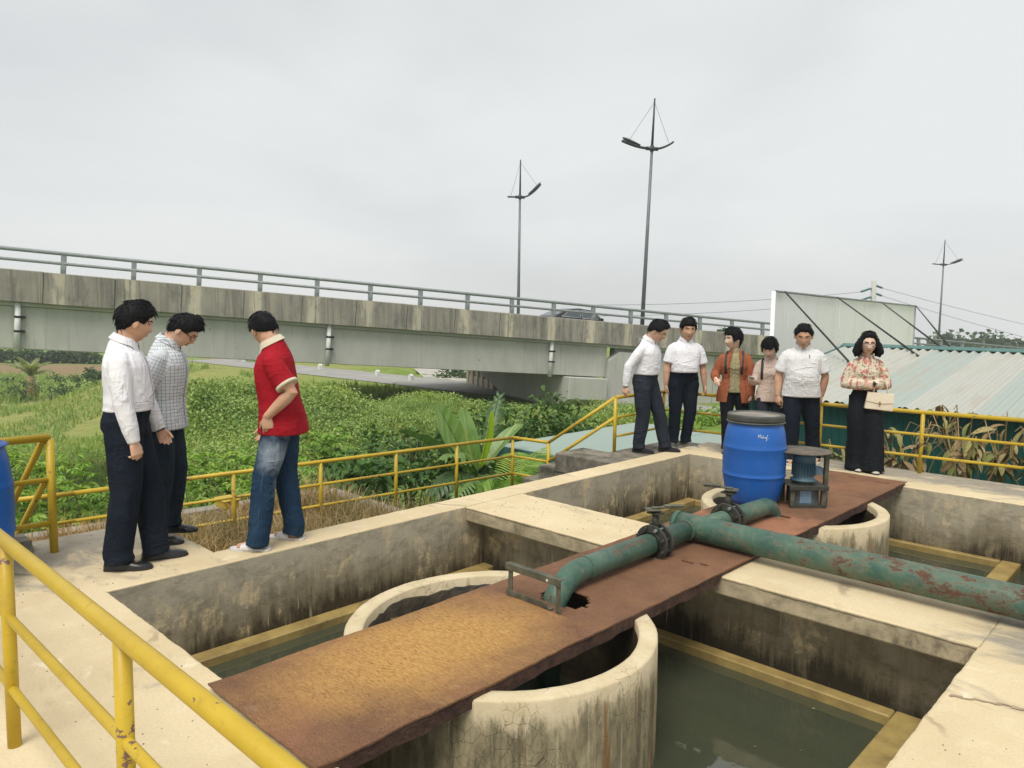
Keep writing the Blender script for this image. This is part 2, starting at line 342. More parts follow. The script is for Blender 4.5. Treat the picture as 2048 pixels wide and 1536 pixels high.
def m_bridge(name='bridge_parapet_concrete', streak=1.):
    n = NT(name); p = n.obj(); g = n.pos(); sx, sy, sz = n.sep(p); r = n.rand()
    q = n.map(g, (1, 1, 1))
    c = n.mix(n.ramp(n.noise(q, 1.4, 6, .65), [(.35, 0), (.65, 1)]), (.36, .335, .28), (.27, .255, .22))
    if streak:
        q2 = n.map(g, (3.2, 3.2, .12)); q3 = n.map(g, (7, 7, .22), (3, 1, 2))
        c = n.mix(n.math('MULTIPLY', n.smooth(n.noise(q2, 2.2, 5, .65), .44, .64), .55), c, (.12, .12, .108))
        pale = n.math('MULTIPLY', n.smooth(n.noise(q3, 1.4, 4, .6), .52, .70), .6)
        c = n.mix(pale, c, (.43, .385, .29))
        # wash-out under each rail post
        u = n.math('ABSOLUTE', n.math('SUBTRACT', n.math('ADD', sx, n.math('MULTIPLY', n.noise(g, 3, 3), .16)), .50))
        wv = n.math('MULTIPLY', n.math('SUBTRACT', 1, n.smooth(u, .10, .30)), n.smooth(n.noise(n.map(g, (9, 9, .5)), 1.2, 4), .34, .50))
        c = n.mix(n.math('MULTIPLY', wv, .9), c, (.58, .53, .41))
        c = n.mix(n.math('MULTIPLY', n.smooth(n.noise(n.map(g, (2.2, 2.2, .9)), 1.3, 7, .7), .5, .62), .45), c, (.12, .118, .105)); c = n.mix(n.math('MULTIPLY', n.smooth(sz, -.05, -.015), .6), c, (.46, .43, .37)); c = n.mix(n.math('MULTIPLY', r, .18), c, (.12, .12, .11))
    return n.done(c, .88, 0, n.bump(n.noise(g, 12, 6, .7), .35, .02), .2)
def m_girder():
    n = NT('girder_concrete'); g = n.pos()
    c = n.mix(n.ramp(n.noise(n.map(g, (1, 1, .5)), 1.2, 6, .65), [(.35, 0), (.65, 1)]), (.50, .505, .455), (.42, .425, .385))
    c = n.mix(n.math('MULTIPLY', n.smooth(n.noise(n.map(g, (6, 6, .3)), 1.5, 4, .6), .54, .68), .45), c, (.33, .335, .295))
    blow = n.math('SUBTRACT', 1, n.smooth(n.voro(n.map(g, (1, 1, 1)), 1.1), .03, .05)); c = n.mix(n.math('MULTIPLY', blow, .6), c, (.12, .12, .11))
    return n.done(c, .85, 0, n.bump(n.noise(g, 20, 5, .7), .2, .01), .2)
M = {}
M['deck'] = m_deck(); M['wall'] = m_wall(); M['well'] = m_well(); M['lip'] = m_lip(); M['water'] = m_water()
M['rust1'] = m_rust('rusted_plate_with_ochre_deposit', 1, .5, 0); M['rust2'] = m_rust('brown_rusted_plate', 0, .15, 2)
M['rust3'] = m_rust('pink_primed_rusted_plate', 0, 1.4, 3); M['rust4'] = m_rust('far_rusted_plate', 0, .35, 4)
M['rustedge'] = plain('dark_rust_edge', (.045, .024, .017), (.10, .05, .033), 18, .85, 0, .8, 70, .01, space='pos')
M['pipe'] = m_pipe(); M['yellow'] = m_yellow(); M['yellow_near'] = m_yellow('chipped_yellow_paint', .045)
M['dkconc'] = m_darkconc(); M['parapet'] = m_bridge(); M['girder'] = m_girder()
M['iron'] = plain('dark_cast_iron', (.035, .042, .036), (.075, .072, .055), 20, .6, .3, .4, 80, space='pos')
M['greyiron'] = plain('grey_green_angle_iron', (.14, .14, .095), (.07, .065, .045), 14, .65, .2, .4, 90, space='pos')
M['galv'] = plain('galvanised_rail_paint', (.27, .295, .295), (.21, .235, .235), 6, .5, .2, .05)
M['pole'] = plain('grey_lamp_pole', (.17, .20, .20), (.13, .15, .15), 3, .5, .3, .05)
M['darkpole'] = plain('dark_lamp_arm', (.035, .042, .048), (.05, .055, .06), 6, .45, .3, .05)
M['pvc'] = plain('white_drain_pipe', (.74, .76, .74), (.64, .66, .64), 4, .5, 0, .05)
M['black'] = plain('black_rubber', (.012, .013, .014), (.02, .02, .02), 10, .55, 0, .1)
M['asphalt'] = plain('asphalt', (.12, .12, .115), (.085, .085, .08), 3, .9, 0, .3, 60, space='pos')
# ------------------------------------------------------------------ the concrete settling tank
XW, XE, YN, YB0, YB1, YF = -4.70, -.80, 1.46, 4.37, 5.09, 8.15      # inner faces and the cross beam
tank = empty('settling_tank', (-2.7, 4.8, 0), 'open cream concrete settling tank with two basins, deck and cross beam', 'tank')
xs = [-6.1, -4.98, XW, XE, 3.5]; ys = [-3.0, YN, 2.24, YF, 9.12]
mask = [[1, 1, 1, 1], [1, 1, 0, 1], [0, 1, 0, 1], [0, 1, 1, 1]]
mb = MB(); slab(xs, ys, mask, -.13, 0, mb)
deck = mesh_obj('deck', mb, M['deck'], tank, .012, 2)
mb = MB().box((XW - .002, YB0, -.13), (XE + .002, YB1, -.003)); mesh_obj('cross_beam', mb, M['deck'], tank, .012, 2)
def tankwall(a, b): return mesh_obj('tank_wall', MB().box(a, b), M['wall'], tank)
tankwall((-4.96, YN - .2, -3.3), (XW - .003, YF + .2, -.132))
tankwall((XW - .002, YF + .003, -3.3), (XE, YF + .2, -.132))
tankwall((XE + .003, YN - .2, -3.3), (XE + .25, YF + .2, -.132))
tankwall((XW - .002, YN - .2, -3.3), (XE, YN - .003, -.132))
tankwall((XW - .002, 4.60, -3.3), (XE + .002, 4.86, -.132))
# faces of the slab edge seen from inside carry on from the wall: a thin render coat on the slab edge
coat = MB()
coat.box((XW - .001, YN + .01, -1.2), (XW + .006, 4.598, -.135)); coat.box((XW - .001, YN + .01, -.1349), (XW + .006, YB0 - .001, -.010)); coat.box((XW - .001, YB1 + .001, -1.2), (XW + .006, YF - .01, -.010))
coat.box((XW + .01, YF - .006, -1.2), (XE - .01, YF + .001, -.010))
mesh_obj('slab_edge_render', coat, M['wall'], tank)
LZ = -.555
def lip(a, b): return mesh_obj('overflow_lip', MB().box((a[0], a[1], -1.0), (b[0], b[1], LZ)), M['lip'], tank, .008)
lip((XW, YN, 0), (XW + .13, 4.60, 0)); lip((XW + .131, 4.40, 0), (-1.21, 4.50, 0)); lip((-1.205, YN, 0), (-1.04, 4.50, 0))
lip((XW, 4.86, 0), (XW + .13, YF, 0)); lip((XW + .131, YF - .07, 0), (-1.37, YF, 0)); lip((-1.365, 4.86, 0), (-1.21, YF, 0))
for c, r in (((-2.74, 2.82), .84), ((-2.74, 6.60), .80)):
    mb = MB(); prof = [(r - .10, -1.3), (r - .10, -.010), (r - .094, -.003), (r - .05, -.001), (r - .007, -.003), (r, -.011), (r + .004, -.3), (r, -1.3)]
    mb.lathe(prof, (c[0], c[1], 0), 96)
    w = mesh_obj('round_well', mb, M['well'], tank)
    d = w.modifiers.new('sub', 'SUBSURF'); d.levels = d.render_levels = 1; d.subdivision_type = 'SIMPLE'
    tx = bpy.data.textures.new('plaster_lumps', 'CLOUDS'); tx.noise_scale = .09
    dm = w.modifiers.new('uneven', 'DISPLACE'); dm.texture = tx; dm.strength = .005; dm.mid_level = .5; dm.texture_coords = 'GLOBAL'
for c, r in (((-2.74, 2.82), .84), ((-2.74, 6.60), .80)):  # near-black slime lining, its colour also carrying the shade inside the wells
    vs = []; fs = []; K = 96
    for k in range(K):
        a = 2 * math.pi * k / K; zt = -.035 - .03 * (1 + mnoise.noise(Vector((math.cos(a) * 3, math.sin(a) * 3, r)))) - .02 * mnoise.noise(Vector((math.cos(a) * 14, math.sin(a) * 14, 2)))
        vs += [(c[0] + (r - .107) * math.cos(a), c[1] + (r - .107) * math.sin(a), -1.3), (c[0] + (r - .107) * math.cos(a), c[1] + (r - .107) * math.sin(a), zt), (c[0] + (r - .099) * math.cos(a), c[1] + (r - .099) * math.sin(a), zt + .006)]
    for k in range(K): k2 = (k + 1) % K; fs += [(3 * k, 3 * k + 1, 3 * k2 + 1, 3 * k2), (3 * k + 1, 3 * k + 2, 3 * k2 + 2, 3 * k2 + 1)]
    mesh_obj('shade_slime_lining', MB().add(vs, fs, True), plain('black_brown_slime_shade', (.018, .014, .008), (.05, .036, .016), 9, .55, 0, .6, 30, .01, space='pos'), tank)
water = mesh_obj('water', MB().add([(XW - .05, YN - .05, -.615), (XE + .05, YN - .05, -.615), (XE + .05, YF + .05, -.615), (XW - .05, YF + .05, -.615)], [(0, 1, 2, 3)]), M['water'])
tag(water, kind='structure')
# dark wet sludge line inside the near well
mb = MB()
for k in range(22):
    a = 1.75 + k * .085; rr = .725 + random.uniform(-.01, .008)
    p = Vector((-2.74 + rr * math.cos(a), 2.82 + rr * math.sin(a), -.17 + .03 * math.sin(k * .7) + random.uniform(-.02, .02)))
    mb.tube([p, p + Vector((-.07 * math.sin(a), .07 * math.cos(a), random.uniform(-.02, .02)))], [.012, .018], 6)
mesh_obj('dried_sludge_crust', mb, plain('sludge', (.10, .075, .03), (.03, .025, .012), 20, .6), tank)
# landing, steps and lower walkway on the west side
land = empty('concrete_landing', (-5.4, 8, 0), 'dark weathered concrete landing with steps going down on its left side', 'landing')
mb = MB(); slab([-5.87, -5.45, -4.983], [6.95, 7.5, 8.95], [[1, 1], [0, 1]], -.24, -.004, mb); mesh_obj('slab', mb, M['dkconc'], land, .01)
mesh_obj('underside_flight', MB().prism([(-5.87, -.245), (-5.6, -.245), (-5.75, -.40), (-6.2, -.78), (-6.2, -1.0), (-5.87, -.75)], 'y', 6.96, 7.49), M['dkconc'], land)
for k, (x0, x1, z) in enumerate(((-6.14, -5.873, -.2), (-6.41, -6.143, -.4), (-6.68, -6.413, -.6))):
    mesh_obj('step', MB().box((x0, 6.95, z - .2), (x1, 7.5, z)), M['dkconc'], land, .008)
mesh_obj('support_wall', MB().box((-5.4, 7.2, -3.3), (-4.99, 8.9, -.242)), M['dkconc'], land)

# worn arrises: the concrete edges round the basins are lumpy and chipped
def arris(a, b, r=.011, sd=0):
    a = Vector(a); b = Vector(b); L = (b - a).length; n = max(4, int(L / .022)); pts = []; rs = []
    for k in range(n + 1):
        p = a.lerp(b, k / n); q = p * 1.0; e = mnoise.noise(q * 6 + Vector((sd, 0, 0))); f = mnoise.noise(q * 31 + Vector((0, sd, 0))); chip = max(0, mnoise.noise(q * 2.3 + Vector((sd, 5, 0))) - .25) * max(0, f) * .03
        pts.append(p + Vector((mnoise.noise(q * 9), mnoise.noise(q * 9 + Vector((7, 0, 0))), 0)) * .0035 - Vector((0, 0, chip))); rs.append(max(.004, r + .003 * e + .0025 * f - chip * .4))
    mesh_obj('worn_edge', MB().tube(pts, rs, 8), M['deck'], tank)
ez = -.0115
for sd_, (a, b) in enumerate((((XW - .006, YN, ez), (XW - .006, YB0, ez)), ((XW - .006, YB1, ez), (XW - .006, YF, ez)), ((XW, YN - .006, ez), (XE, YN - .006, ez)), ((XW, YB0 + .006, ez - .003), (XE, YB0 + .006, ez - .003)), ((XW, YB1 - .006, ez - .003), (XE, YB1 - .006, ez - .003)),
        ((XE + .006, YN, ez), (XE + .006, YB0, ez)), ((XE + .006, YB1, ez), (XE + .006, YF, ez)), ((XW, YF + .006, ez), (XE, YF + .006, ez)), ((-4.974, 2.25, ez), (-4.974, 6.94, ez)), ((-6.09, 2.234, ez), (-4.99, 2.234, ez)))):
    arris(a, b, .011, sd_ * 3.7)
# brown crack with a branching damp stain on the right-hand deck
M['crackm'] = plain('damp_brown_crack', (.30, .21, .14), (.40, .30, .20), 16, .9, 0, .3, 60, space='pos')
def stain(name, pts, ws, z=.0035):
    vs = []; fs = []
    for k, ((x, y), w) in enumerate(zip(pts, ws)):
        a = Vector((pts[min(k + 1, len(pts) - 1)][0] - pts[max(k - 1, 0)][0], pts[min(k + 1, len(pts) - 1)][1] - pts[max(k - 1, 0)][1], 0)).normalized(); nn = Vector((-a.y, a.x, 0))
        vs += [Vector((x, y, z)) + nn * w * random.uniform(.5, 1.3), Vector((x, y, z)) - nn * w * random.uniform(.5, 1.3)]
        if k: fs.append((2 * k - 2, 2 * k - 1, 2 * k + 1, 2 * k))
    mesh_obj(name, MB().add(vs, fs), M['crackm'], tank)
def wig(p, q, n, j): return [(p[0] + (q[0] - p[0]) * t + random.gauss(0, j), p[1] + (q[1] - p[1]) * t + random.gauss(0, j)) for t in np.linspace(0, 1, n)]
stain('crack_stain', wig((-.775, 3.68), (-.28, 3.86), 26, .006), [.006 + .008 * abs(math.sin(k * .9)) for k in range(26)])
stain('crack_stain', wig((-.46, 3.80), (-.40, 3.58), 14, .008), [.006 + .016 * abs(math.sin(k * .5)) for k in range(14)], .0042)
stain('crack_stain', wig((-.44, 3.79), (-.30, 3.64), 12, .008), [.004 + .012 * abs(math.sin(k * .7 + 1)) for k in range(12)], .0048)
# grit and crumbs lying about
mb = MB()
for k in range(260):
    x, y = random.choice(((random.uniform(-4.6, -2.2), random.uniform(.7, 1.4)), (random.uniform(-.75, .3), random.uniform(1.8, 6)), (random.uniform(-4.6, -3.2), random.uniform(4.4, 5.05)), (random.uniform(-6, -4.8), random.uniform(.9, 2.2)))); r = random.uniform(.002, .006)
    mb.add([(x + r, y, 0), (x - r * .5, y + r, 0), (x - r * .6, y - r * .8, 0), (x, y, r * 1.1)], [(0, 1, 3), (1, 2, 3), (2, 0, 3)])
tag(mesh_obj('grit', mb, plain('grit', (.22, .17, .11), (.12, .10, .07), 20, .9), tank), kind='stuff')
# scum and leaf scraps floating on the water
mb = MB()
for k in range(34):
    x, y = random.choice(((random.uniform(-2.0, -1.25), random.uniform(1.8, 4.3)), (random.uniform(-4.5, -3.5), random.uniform(1.7, 4.3)), (random.uniform(-2.0, -1.45), random.uniform(5.2, 8.0)))); r = random.uniform(.004, .016) if k % 6 else random.uniform(.015, .03); a = random.uniform(0, 6.28)
    mb.add([(x + r * random.uniform(.5, 1) * math.cos(a + t), y + r * random.uniform(.5, 1) * math.sin(a + t), -.6115) for t in (0, 1, 2, 3, 4.2, 5.2)], [(0, 1, 2, 3, 4, 5)])
tag(mesh_obj('floating_scum', mb, plain('pale_scum', (.24, .23, .16), (.12, .10, .05), 30, .7)), 'scraps of pale scum and leaf floating on the basin water', 'scum', kind='stuff')
# ------------------------------------------------------------------ rusted plates across the tank
plates = empty('steel_walkway', (-2.67, 4.8, .03), 'long rusted steel plate walkway laid across both wells', 'walkway')
PX0, PX1 = -3.12, -2.245
def plate(name, y0, y1, z, mat, holes=(), label=None, cs=.03, skew=0.):
    nx = int(round((PX1 - PX0) / cs)); ny = int(round((y1 - y0) / cs))
    xs = np.linspace(PX0, PX1, nx + 1); ys = np.linspace(y0, y1, ny + 1); idx = {}; mb = MB(); vs = []; fs = []
    keep = np.ones((ny, nx), bool)
    for j in range(ny):
        for i in range(nx):
            cx, cy = (xs[i] + xs[i + 1]) / 2, (ys[j] + ys[j + 1]) / 2
            for (hx, hy, ha, hb) in holes:
                if ((cx - hx) / ha) ** 2 + ((cy - hy) / hb) ** 2 < 1: keep[j, i] = False
    def V(i, j, k):
        if (i, j, k) not in idx:
            x, y = xs[i], ys[j]; nz = mnoise.noise(Vector((x * 3, y * 3, 4))) * .006
            e = mnoise.noise(Vector((y * 7, x, 1))) * .008 + mnoise.noise(Vector((y * 25, x, 1))) * .004
            if i in (0, nx): x += e
            if j in (0, ny): y += mnoise.noise(Vector((x * 9, y, 3))) * .006 + skew * (x - PX0)
            idx[(i, j, k)] = len(vs); vs.append((x, y, z + nz - (0 if k else .009)))
        return idx[(i, j, k)]
    full = lambda i, j: 0 <= i < nx and 0 <= j < ny and keep[j, i]
    for j in range(ny):
        for i in range(nx):
            if not keep[j, i]: continue
            fs.append((V(i, j, 1), V(i + 1, j, 1), V(i + 1, j + 1, 1), V(i, j + 1, 1)))
            if not full(i, j - 1): fs.append((V(i, j, 0), V(i + 1, j, 0), V(i + 1, j, 1), V(i, j, 1)))
            if not full(i, j + 1): fs.append((V(i + 1, j + 1, 0), V(i, j + 1, 0), V(i, j + 1, 1), V(i + 1, j + 1, 1)))
            if not full(i - 1, j): fs.append((V(i, j + 1, 0), V(i, j, 0), V(i, j, 1), V(i, j + 1, 1)))
            if not full(i + 1, j): fs.append((V(i + 1, j, 0), V(i + 1, j + 1, 0), V(i + 1, j + 1, 1), V(i + 1, j, 1)))
    o = mesh_obj(name, mb.add(vs, fs), mat, plates)
    if label: o['label'] = label
    return o
plate('plate', 1.365, 3.06, .036, M['rust1'], (), 'rusted plate with dried ochre sludge', skew=-.0)
plate('plate', 3.065, 4.80, .033, M['rust2'], ((-2.66, 3.27, .16, .125), (-2.50, 4.36, .055, .02), (-2.40, 4.40, .025, .012)), 'brown gritty plate with pipe hole')
plate('plate', 4.806, 6.10, .036, M['rust3'], ((-2.56, 5.98, .075, .03),), 'pinkish primed plate')
plate('plate', 6.106, 8.24, .033, M['rust4'], ((-2.72, 8.05, .05, .012), (-2.42, 8.02, .08, .012)), 'far rusted plate')
for x0, x1 in ((PX0 + .005, PX0 + .04), (PX1 - .04, PX1 - .004)):
    mb = MB(); N = 90; yy = np.linspace(1.40, 8.2, N); vs = []; fs = []
    for k, y in enumerate(yy):
        zb = -.042 + mnoise.noise(Vector((y * 6, x0, 0))) * .012 + mnoise.noise(Vector((y * 21, x0, 5))) * .007
        if y < 1.47 or YB0 - .01 < y < YB1 + .01 or y > YF: zb = max(zb, .004)
        for p in ((x0, zb), (x1, zb), (x1, .0235), (x0, .0235)): vs.append((p[0] + mnoise.noise(Vector((y * 17, p[0] * 3, 2))) * .003, y, p[1]))
    for k in range(N - 1):
        for e in range(4): a = 4 * k + e; b = 4 * k + (e + 1) % 4; fs.append((a, b, b + 4, a + 4))
    fs += [(3, 2, 1, 0), (4 * N - 4, 4 * N - 3, 4 * N - 2, 4 * N - 1)]
    mesh_obj('edge_angle', mb.add(vs, fs), M['rustedge'], plates)
for y in np.arange(1.6, 8.1, .62):
    if YB0 - .05 < y < YB1 + .05: continue
    mesh_obj('cross_bar', MB().box((PX0 + .041, y, -.03), (PX1 - .041, y + .04, .018)), M['rustedge'], plates)

# ------------------------------------------------------------------ pipes and valves
PZ = .125
pr = empty('green_pipework', (-2.74, 4.82, .03), 'flaking green steel pipe with a branch pipe lying across the plates', 'pipe')
mb = MB(); mb.tube([(-2.86, 4.82, .135), (-2.6, 4.82, .135), (-1.5, 4.82, .135), (0, 4.82, .135), (3.6, 4.82, .135)], .104, 28, False)
mb.lathe([(.104, 0), (.108, .004), (.108, .012), (.0, .012)], (0, 0, 0), 28)
main = mesh_obj('main_pipe', MB().tube([(-2.86, 4.82, .135), (-2.6, 4.82, .135), (-1.5, 4.82, .135), (0, 4.82, .135), (3.6, 4.82, .135)], .094, 28), M['pipe'], pr)
mesh_obj('end_collar', MB().tube([(-2.868, 4.82, .135), (-2.835, 4.82, .135)], .100, 28), M['pipe'], pr)
PB = [(-2.74, 4.70, PZ), (-2.74, 3.52, PZ), (-2.74, 3.46, PZ - .003), (-2.737, 3.39, PZ - .020), (-2.733, 3.32, PZ - .060), (-2.73, 3.26, PZ - .115), (-2.725, 3.21, -.08), (-2.72, 3.19, -.5)]
mesh_obj('branch_pipe', MB().tube(PB, .073, 24), M['pipe'], pr)
PB2 = [(-2.70, 4.94, PZ), (-2.665, 5.5, PZ), (-2.645, 5.84, PZ), (-2.642, 5.92, PZ - .03), (-2.64, 5.965, PZ - .09), (-2.64, 5.975, -.4)]
mesh_obj('branch_pipe', MB().tube(PB2, .073, 24), M['pipe'], pr)
for p, q in (((-2.74, 4.742, PZ), (-2.74, 4.718, PZ)), ((-2.74, 3.56, PZ), (-2.74, 3.548, PZ)), ((-2.698, 4.90, PZ), (-2.697, 4.925, PZ))):
    mesh_obj('weld_bead', MB().tube([p, q], .078, 24), M['pipe'], pr)
def valve(y, x, ang, lab):
    o = empty('butterfly_valve', (x, y, PZ), lab, 'valve')
    fl = MB()
    for s in (-1, 1):
        t = MB(); t.tube([(0, s * .028, 0), (0, s * .028 + s * .02, 0)], .127, 36); t.tube([(0, s * .048, 0), (0, s * .075, 0)], .085, 24, False)
        t.xf(Matrix.Translation((x, y, PZ))); mesh_obj('flange', t, M['iron'], o, .003)
    body = MB().tube([(x, y - .027, PZ), (x, y + .027, PZ)], .098, 30); mesh_obj('valve_body', body, M['iron'], o)
    for k in range(8):
        a = 2 * math.pi * (k + .5) / 8; c = Vector((x + .107 * math.cos(a), y, PZ + .107 * math.sin(a)))
        b = MB().tube([c + Vector((0, -.062, 0)), c + Vector((0, .062, 0))], .0085, 6)
        b.tube([c + Vector((0, -.07, 0)), c + Vector((0, -.053, 0))], .013, 6).tube([c + Vector((0, .053, 0)), c + Vector((0, .07, 0))], .013, 6)
        mesh_obj('bolt', b, M['galv'] if k in (1, 6) else M['iron'], o)
    st = MB().tube([(x, y, PZ + .09), (x, y, PZ + .20)], [.027, .022], 14); st.box((x - .05, y - .035, PZ + .2), (x + .05, y + .035, PZ + .212)); st.tube([(x, y, PZ + .212), (x, y, PZ + .235)], .03, 12)
    mesh_obj('stem', st, M['iron'], o)
    h = MB().box((-.03, -.016, .236), (.19, .016, .248)); h.box((.06, -.02, .249), (.2, .02, .259)); h.box((-.07, -.045, .226), (.03, .045, .2355))
    h.xf(Matrix.Translation((x, y, PZ)) @ Matrix.Rotation(ang, 4, 'Z')); mesh_obj('lever', h, M['greyiron'], o, .003)
valve(4.33, -2.74, R(52), 'black flanged valve with grey lever on the nearer branch pipe')
valve(5.26, -2.68, R(200), 'black flanged valve on the branch pipe just before the blue barrel')
# red paint marks on the near branch
M['redmark'] = plain('faded_red_marking', (.36, .05, .03), (.2, .05, .04), 30, .7)
mb = MB()
for k in range(11):
    y = 3.80 + k * .035 + random.uniform(-.006, .006); a0 = R(20 + random.uniform(-6, 8)); L = random.uniform(.3, .75); dy = random.uniform(-.02, .02)
    mb.tube([(-2.74 + .0735 * math.sin(a0 + L * t), y + dy * t, PZ + .0735 * math.cos(a0 + L * t)) for t in (0, .33, .66, 1)], .0022, 5)
tag(mesh_obj('red_marking', mb, M['redmark'], pr), kind='stuff')
# small angle-iron frame beside the pipe end
fr = empty('angle_iron_frame', (-2.74, 3.08, .035), 'small rectangular angle-iron frame standing on the plate by the pipe end', 'frame')
mesh_obj('top_bar', MB().box((-2.945, 3.055, .222), (-2.525, 3.095, .229)).box((-2.945, 3.055, .190), (-2.525, 3.061, .2215)), M['greyiron'], fr, .002)
mesh_obj('bottom_bar', MB().box((-2.94, 3.062, .037), (-2.60, 3.10, .043)).box((-2.94, 3.062, .0435), (-2.62, 3.068, .072)), M['greyiron'], fr, .002)
for x in (-2.925, -2.56): mesh_obj('leg', MB().box((x, 3.063, .036), (x + .032, 3.068, .221)).box((x, 3.0685, .036), (x + .005, 3.10, .221)), M['greyiron'], fr, .001)
mesh_obj('bolt_hole', MB().tube([(-2.62, 3.0545, .206), (-2.62, 3.054, .206)], .008, 12), M['pvc'], fr)

# ------------------------------------------------------------------ motor under a round cover
mo = empty('mixer_motor', (-2.60, 6.5, .035), 'blue ribbed electric motor under a round rusty cover plate behind the barrel', 'motor')
M['motor'] = plain('faded_blue_motor_paint', (.045, .13, .20), (.10, .17, .20), 9, .5, .1, .3, 60, space='pos')
c = Vector((-2.61, 6.50, 0)); mb = MB().lathe([(.0, .50), (.07, .50), (.093, .488), (.098, .465), (.098, .42), (.088, .415), (.084, .30), (.084, .275), (.11, .27), (.11, .255), (0, .255)], (c.x, c.y, 0), 32)
mesh_obj('motor_body', mb, M['motor'], mo)
for k in range(26):
    a = 2 * math.pi * k / 26; d = Vector((math.cos(a), math.sin(a), 0)); t = Vector((-d.y, d.x, 0)) * .0028
    p0 = c + d * .083; p1 = c + d * .1
    mesh_obj('cooling_fin', MB().add([(p0 - t) + Vector((0, 0, .30)), (p1 - t) + Vector((0, 0, .30)), (p1 + t) + Vector((0, 0, .30)), (p0 + t) + Vector((0, 0, .30)),
        (p0 - t) + Vector((0, 0, .415)), (p1 - t) + Vector((0, 0, .415)), (p1 + t) + Vector((0, 0, .415)), (p0 + t) + Vector((0, 0, .415))],
        [(3, 2, 1, 0), (4, 5, 6, 7), (0, 1, 5, 4), (1, 2, 6, 5), (2, 3, 7, 6), (3, 0, 4, 7)]), M['motor'], mo)
jb = c + RV * .125; b = MB().box((-.035, -.04, -.035), (.035, .04, .035)); b.xf(Matrix.Translation(jb + Vector((0, 0, .345))) @ Matrix.Rotation(HEAD, 4, 'Z'))
M['ltblue'] = plain('pale_blue_box', (.24, .36, .48), (.15, .24, .34), 8, .5)
mesh_obj('terminal_box', b, M['ltblue'], mo, .006)
rotc = Matrix.Translation((c.x, c.y, 0)) @ Matrix.Rotation(HEAD, 4, 'Z')
mesh_obj('gearbox', MB().box((-.11, -.10, .04), (.11, .10, .20)).tube([(0, 0, .20), (0, 0, .253)], .08, 20).xf(rotc), plain('gearbox_grey', (.10, .13, .13), (.045, .05, .045), 9, .6, .1, .4, 40, space='pos'), mo, .012)
mesh_obj('name_plate', MB().box((-.06, -.1025, .07), (.04, -.1005, .18)).xf(rotc), M['ltblue'], mo)
mesh_obj('motor_shelf', MB().box((-.17, -.15, .222), (.17, .15, .232)).box((-.17, -.156, .195), (.17, -.1505, .232)).xf(rotc), M['iron'], mo, .003)
for sx, sy, top in ((-.15, -.13, .221), (.12, -.13, .221), (-.15, .11, .221), (.12, .11, .221), (.165, -.06, .512), (-.2, .12, .512)):
    mesh_obj('leg', MB().box((sx, sy, .034), (sx + .036, sy + .006, top)).box((sx, sy + .0065, .034), (sx + .006, sy + .036, top)).xf(rotc), M['greyiron'], mo)
mesh_obj('base_bar', MB().box((-.155, -.137, .035), (.16, -.1305, .06)).xf(rotc), M['iron'], mo)
mesh_obj('cover_plate', MB().lathe([(0, .528), (.236, .523), (.238, .515), (0, .514)], (c.x - .01, c.y, 0), 40), plain('weathered_cover_disc', (.17, .14, .105), (.085, .075, .06), 12, .8, .1, .6, 50, space='pos'), mo)

# ------------------------------------------------------------------ barrels
M['blue'] = (lambda n: n.done(n.mix(n.math('MULTIPLY', n.smooth(n.noise(n.map(n.obj(), (1, 1, .35)), 34, 6, .75), .60, .72), .35), n.mix(n.smooth(n.noise(n.obj(), 3, 5), .35, .7), (.012, .105, .42), (.016, .125, .46)), (.16, .27, .48)), n.math('ADD', .30, n.math('MULTIPLY', n.noise(n.obj(), 14, 5, .7), .2)), 0, n.bump(n.noise(n.obj(), 9, 4), .08, .01), .45))(NT('blue_barrel_plastic'))
M['lid'] = plain('dark_grey_lid_ring', (.05, .055, .05), (.09, .09, .08), 10, .55)
M['lidtop'] = plain('dusty_lid_top', (.30, .27, .235), (.18, .165, .135), 6, .8)
def barrel(loc, rot, label, H=.80, RR=.273, lid=True):
    o = empty('blue_barrel', loc, label, 'barrel')
    k = RR / .273; h = H / .80
    prof = [(0, .02), (.16, .02), (.185, 0), (.205, .012), (.222, .045), (.246, .12), (.262, .215), (.268, .25), (.2705, .255), (.2755, .262), (.2705, .269), (.271, .30), (.273, .40), (.272, .50), (.2745, .507), (.2705, .515), (.266, .55), (.255, .63), (.240, .69), (.232, .705), (.232, .72)]
    b = mesh_obj('shell', MB().lathe([(r * k, z * h) for r, z in prof], loc, 56), M['blue'], o)
    if lid:
        mesh_obj('rim_ring', MB().lathe([(r * k, z * h) for r, z in [(.228, .722), (.248, .722), (.254, .729), (.248, .737), (.235, .74)]], loc, 56), M['lid'], o)
        mesh_obj('lid_band', MB().lathe([(r * k, z * h) for r, z in [(.23, .741), (.243, .742), (.247, .75), (.244, .772), (.247, .785), (.240, .797), (.226, .798), (.222, .786)]], loc, 56), M['lid'], o)
        mesh_obj('lid', MB().lathe([(r * k, z * h) for r, z in [(.224, .787), (.21, .779), (.12, .784), (0, .788)]], loc, 56), M['lidtop'], o)
    else:
        mesh_obj('collar', MB().lathe([(r * k, z * h) for r, z in [(.228, .715), (.25, .715), (.255, .722), (.23, .732), (.205, .74), (.205, .76), (.215, .765), (.205, .772), (.205, .80), (.0, .80)]], loc, 56), M['blue'], o)
    return o, prof, k, h
bar, bprof, bk, bh = barrel((-2.965, 6.27, .036), 0, 'blue plastic barrel with dark lid standing on the rusty plates')
M['ink'] = plain('white_marker', (.66, .70, .74), (.6, .66, .72), 8, .6)
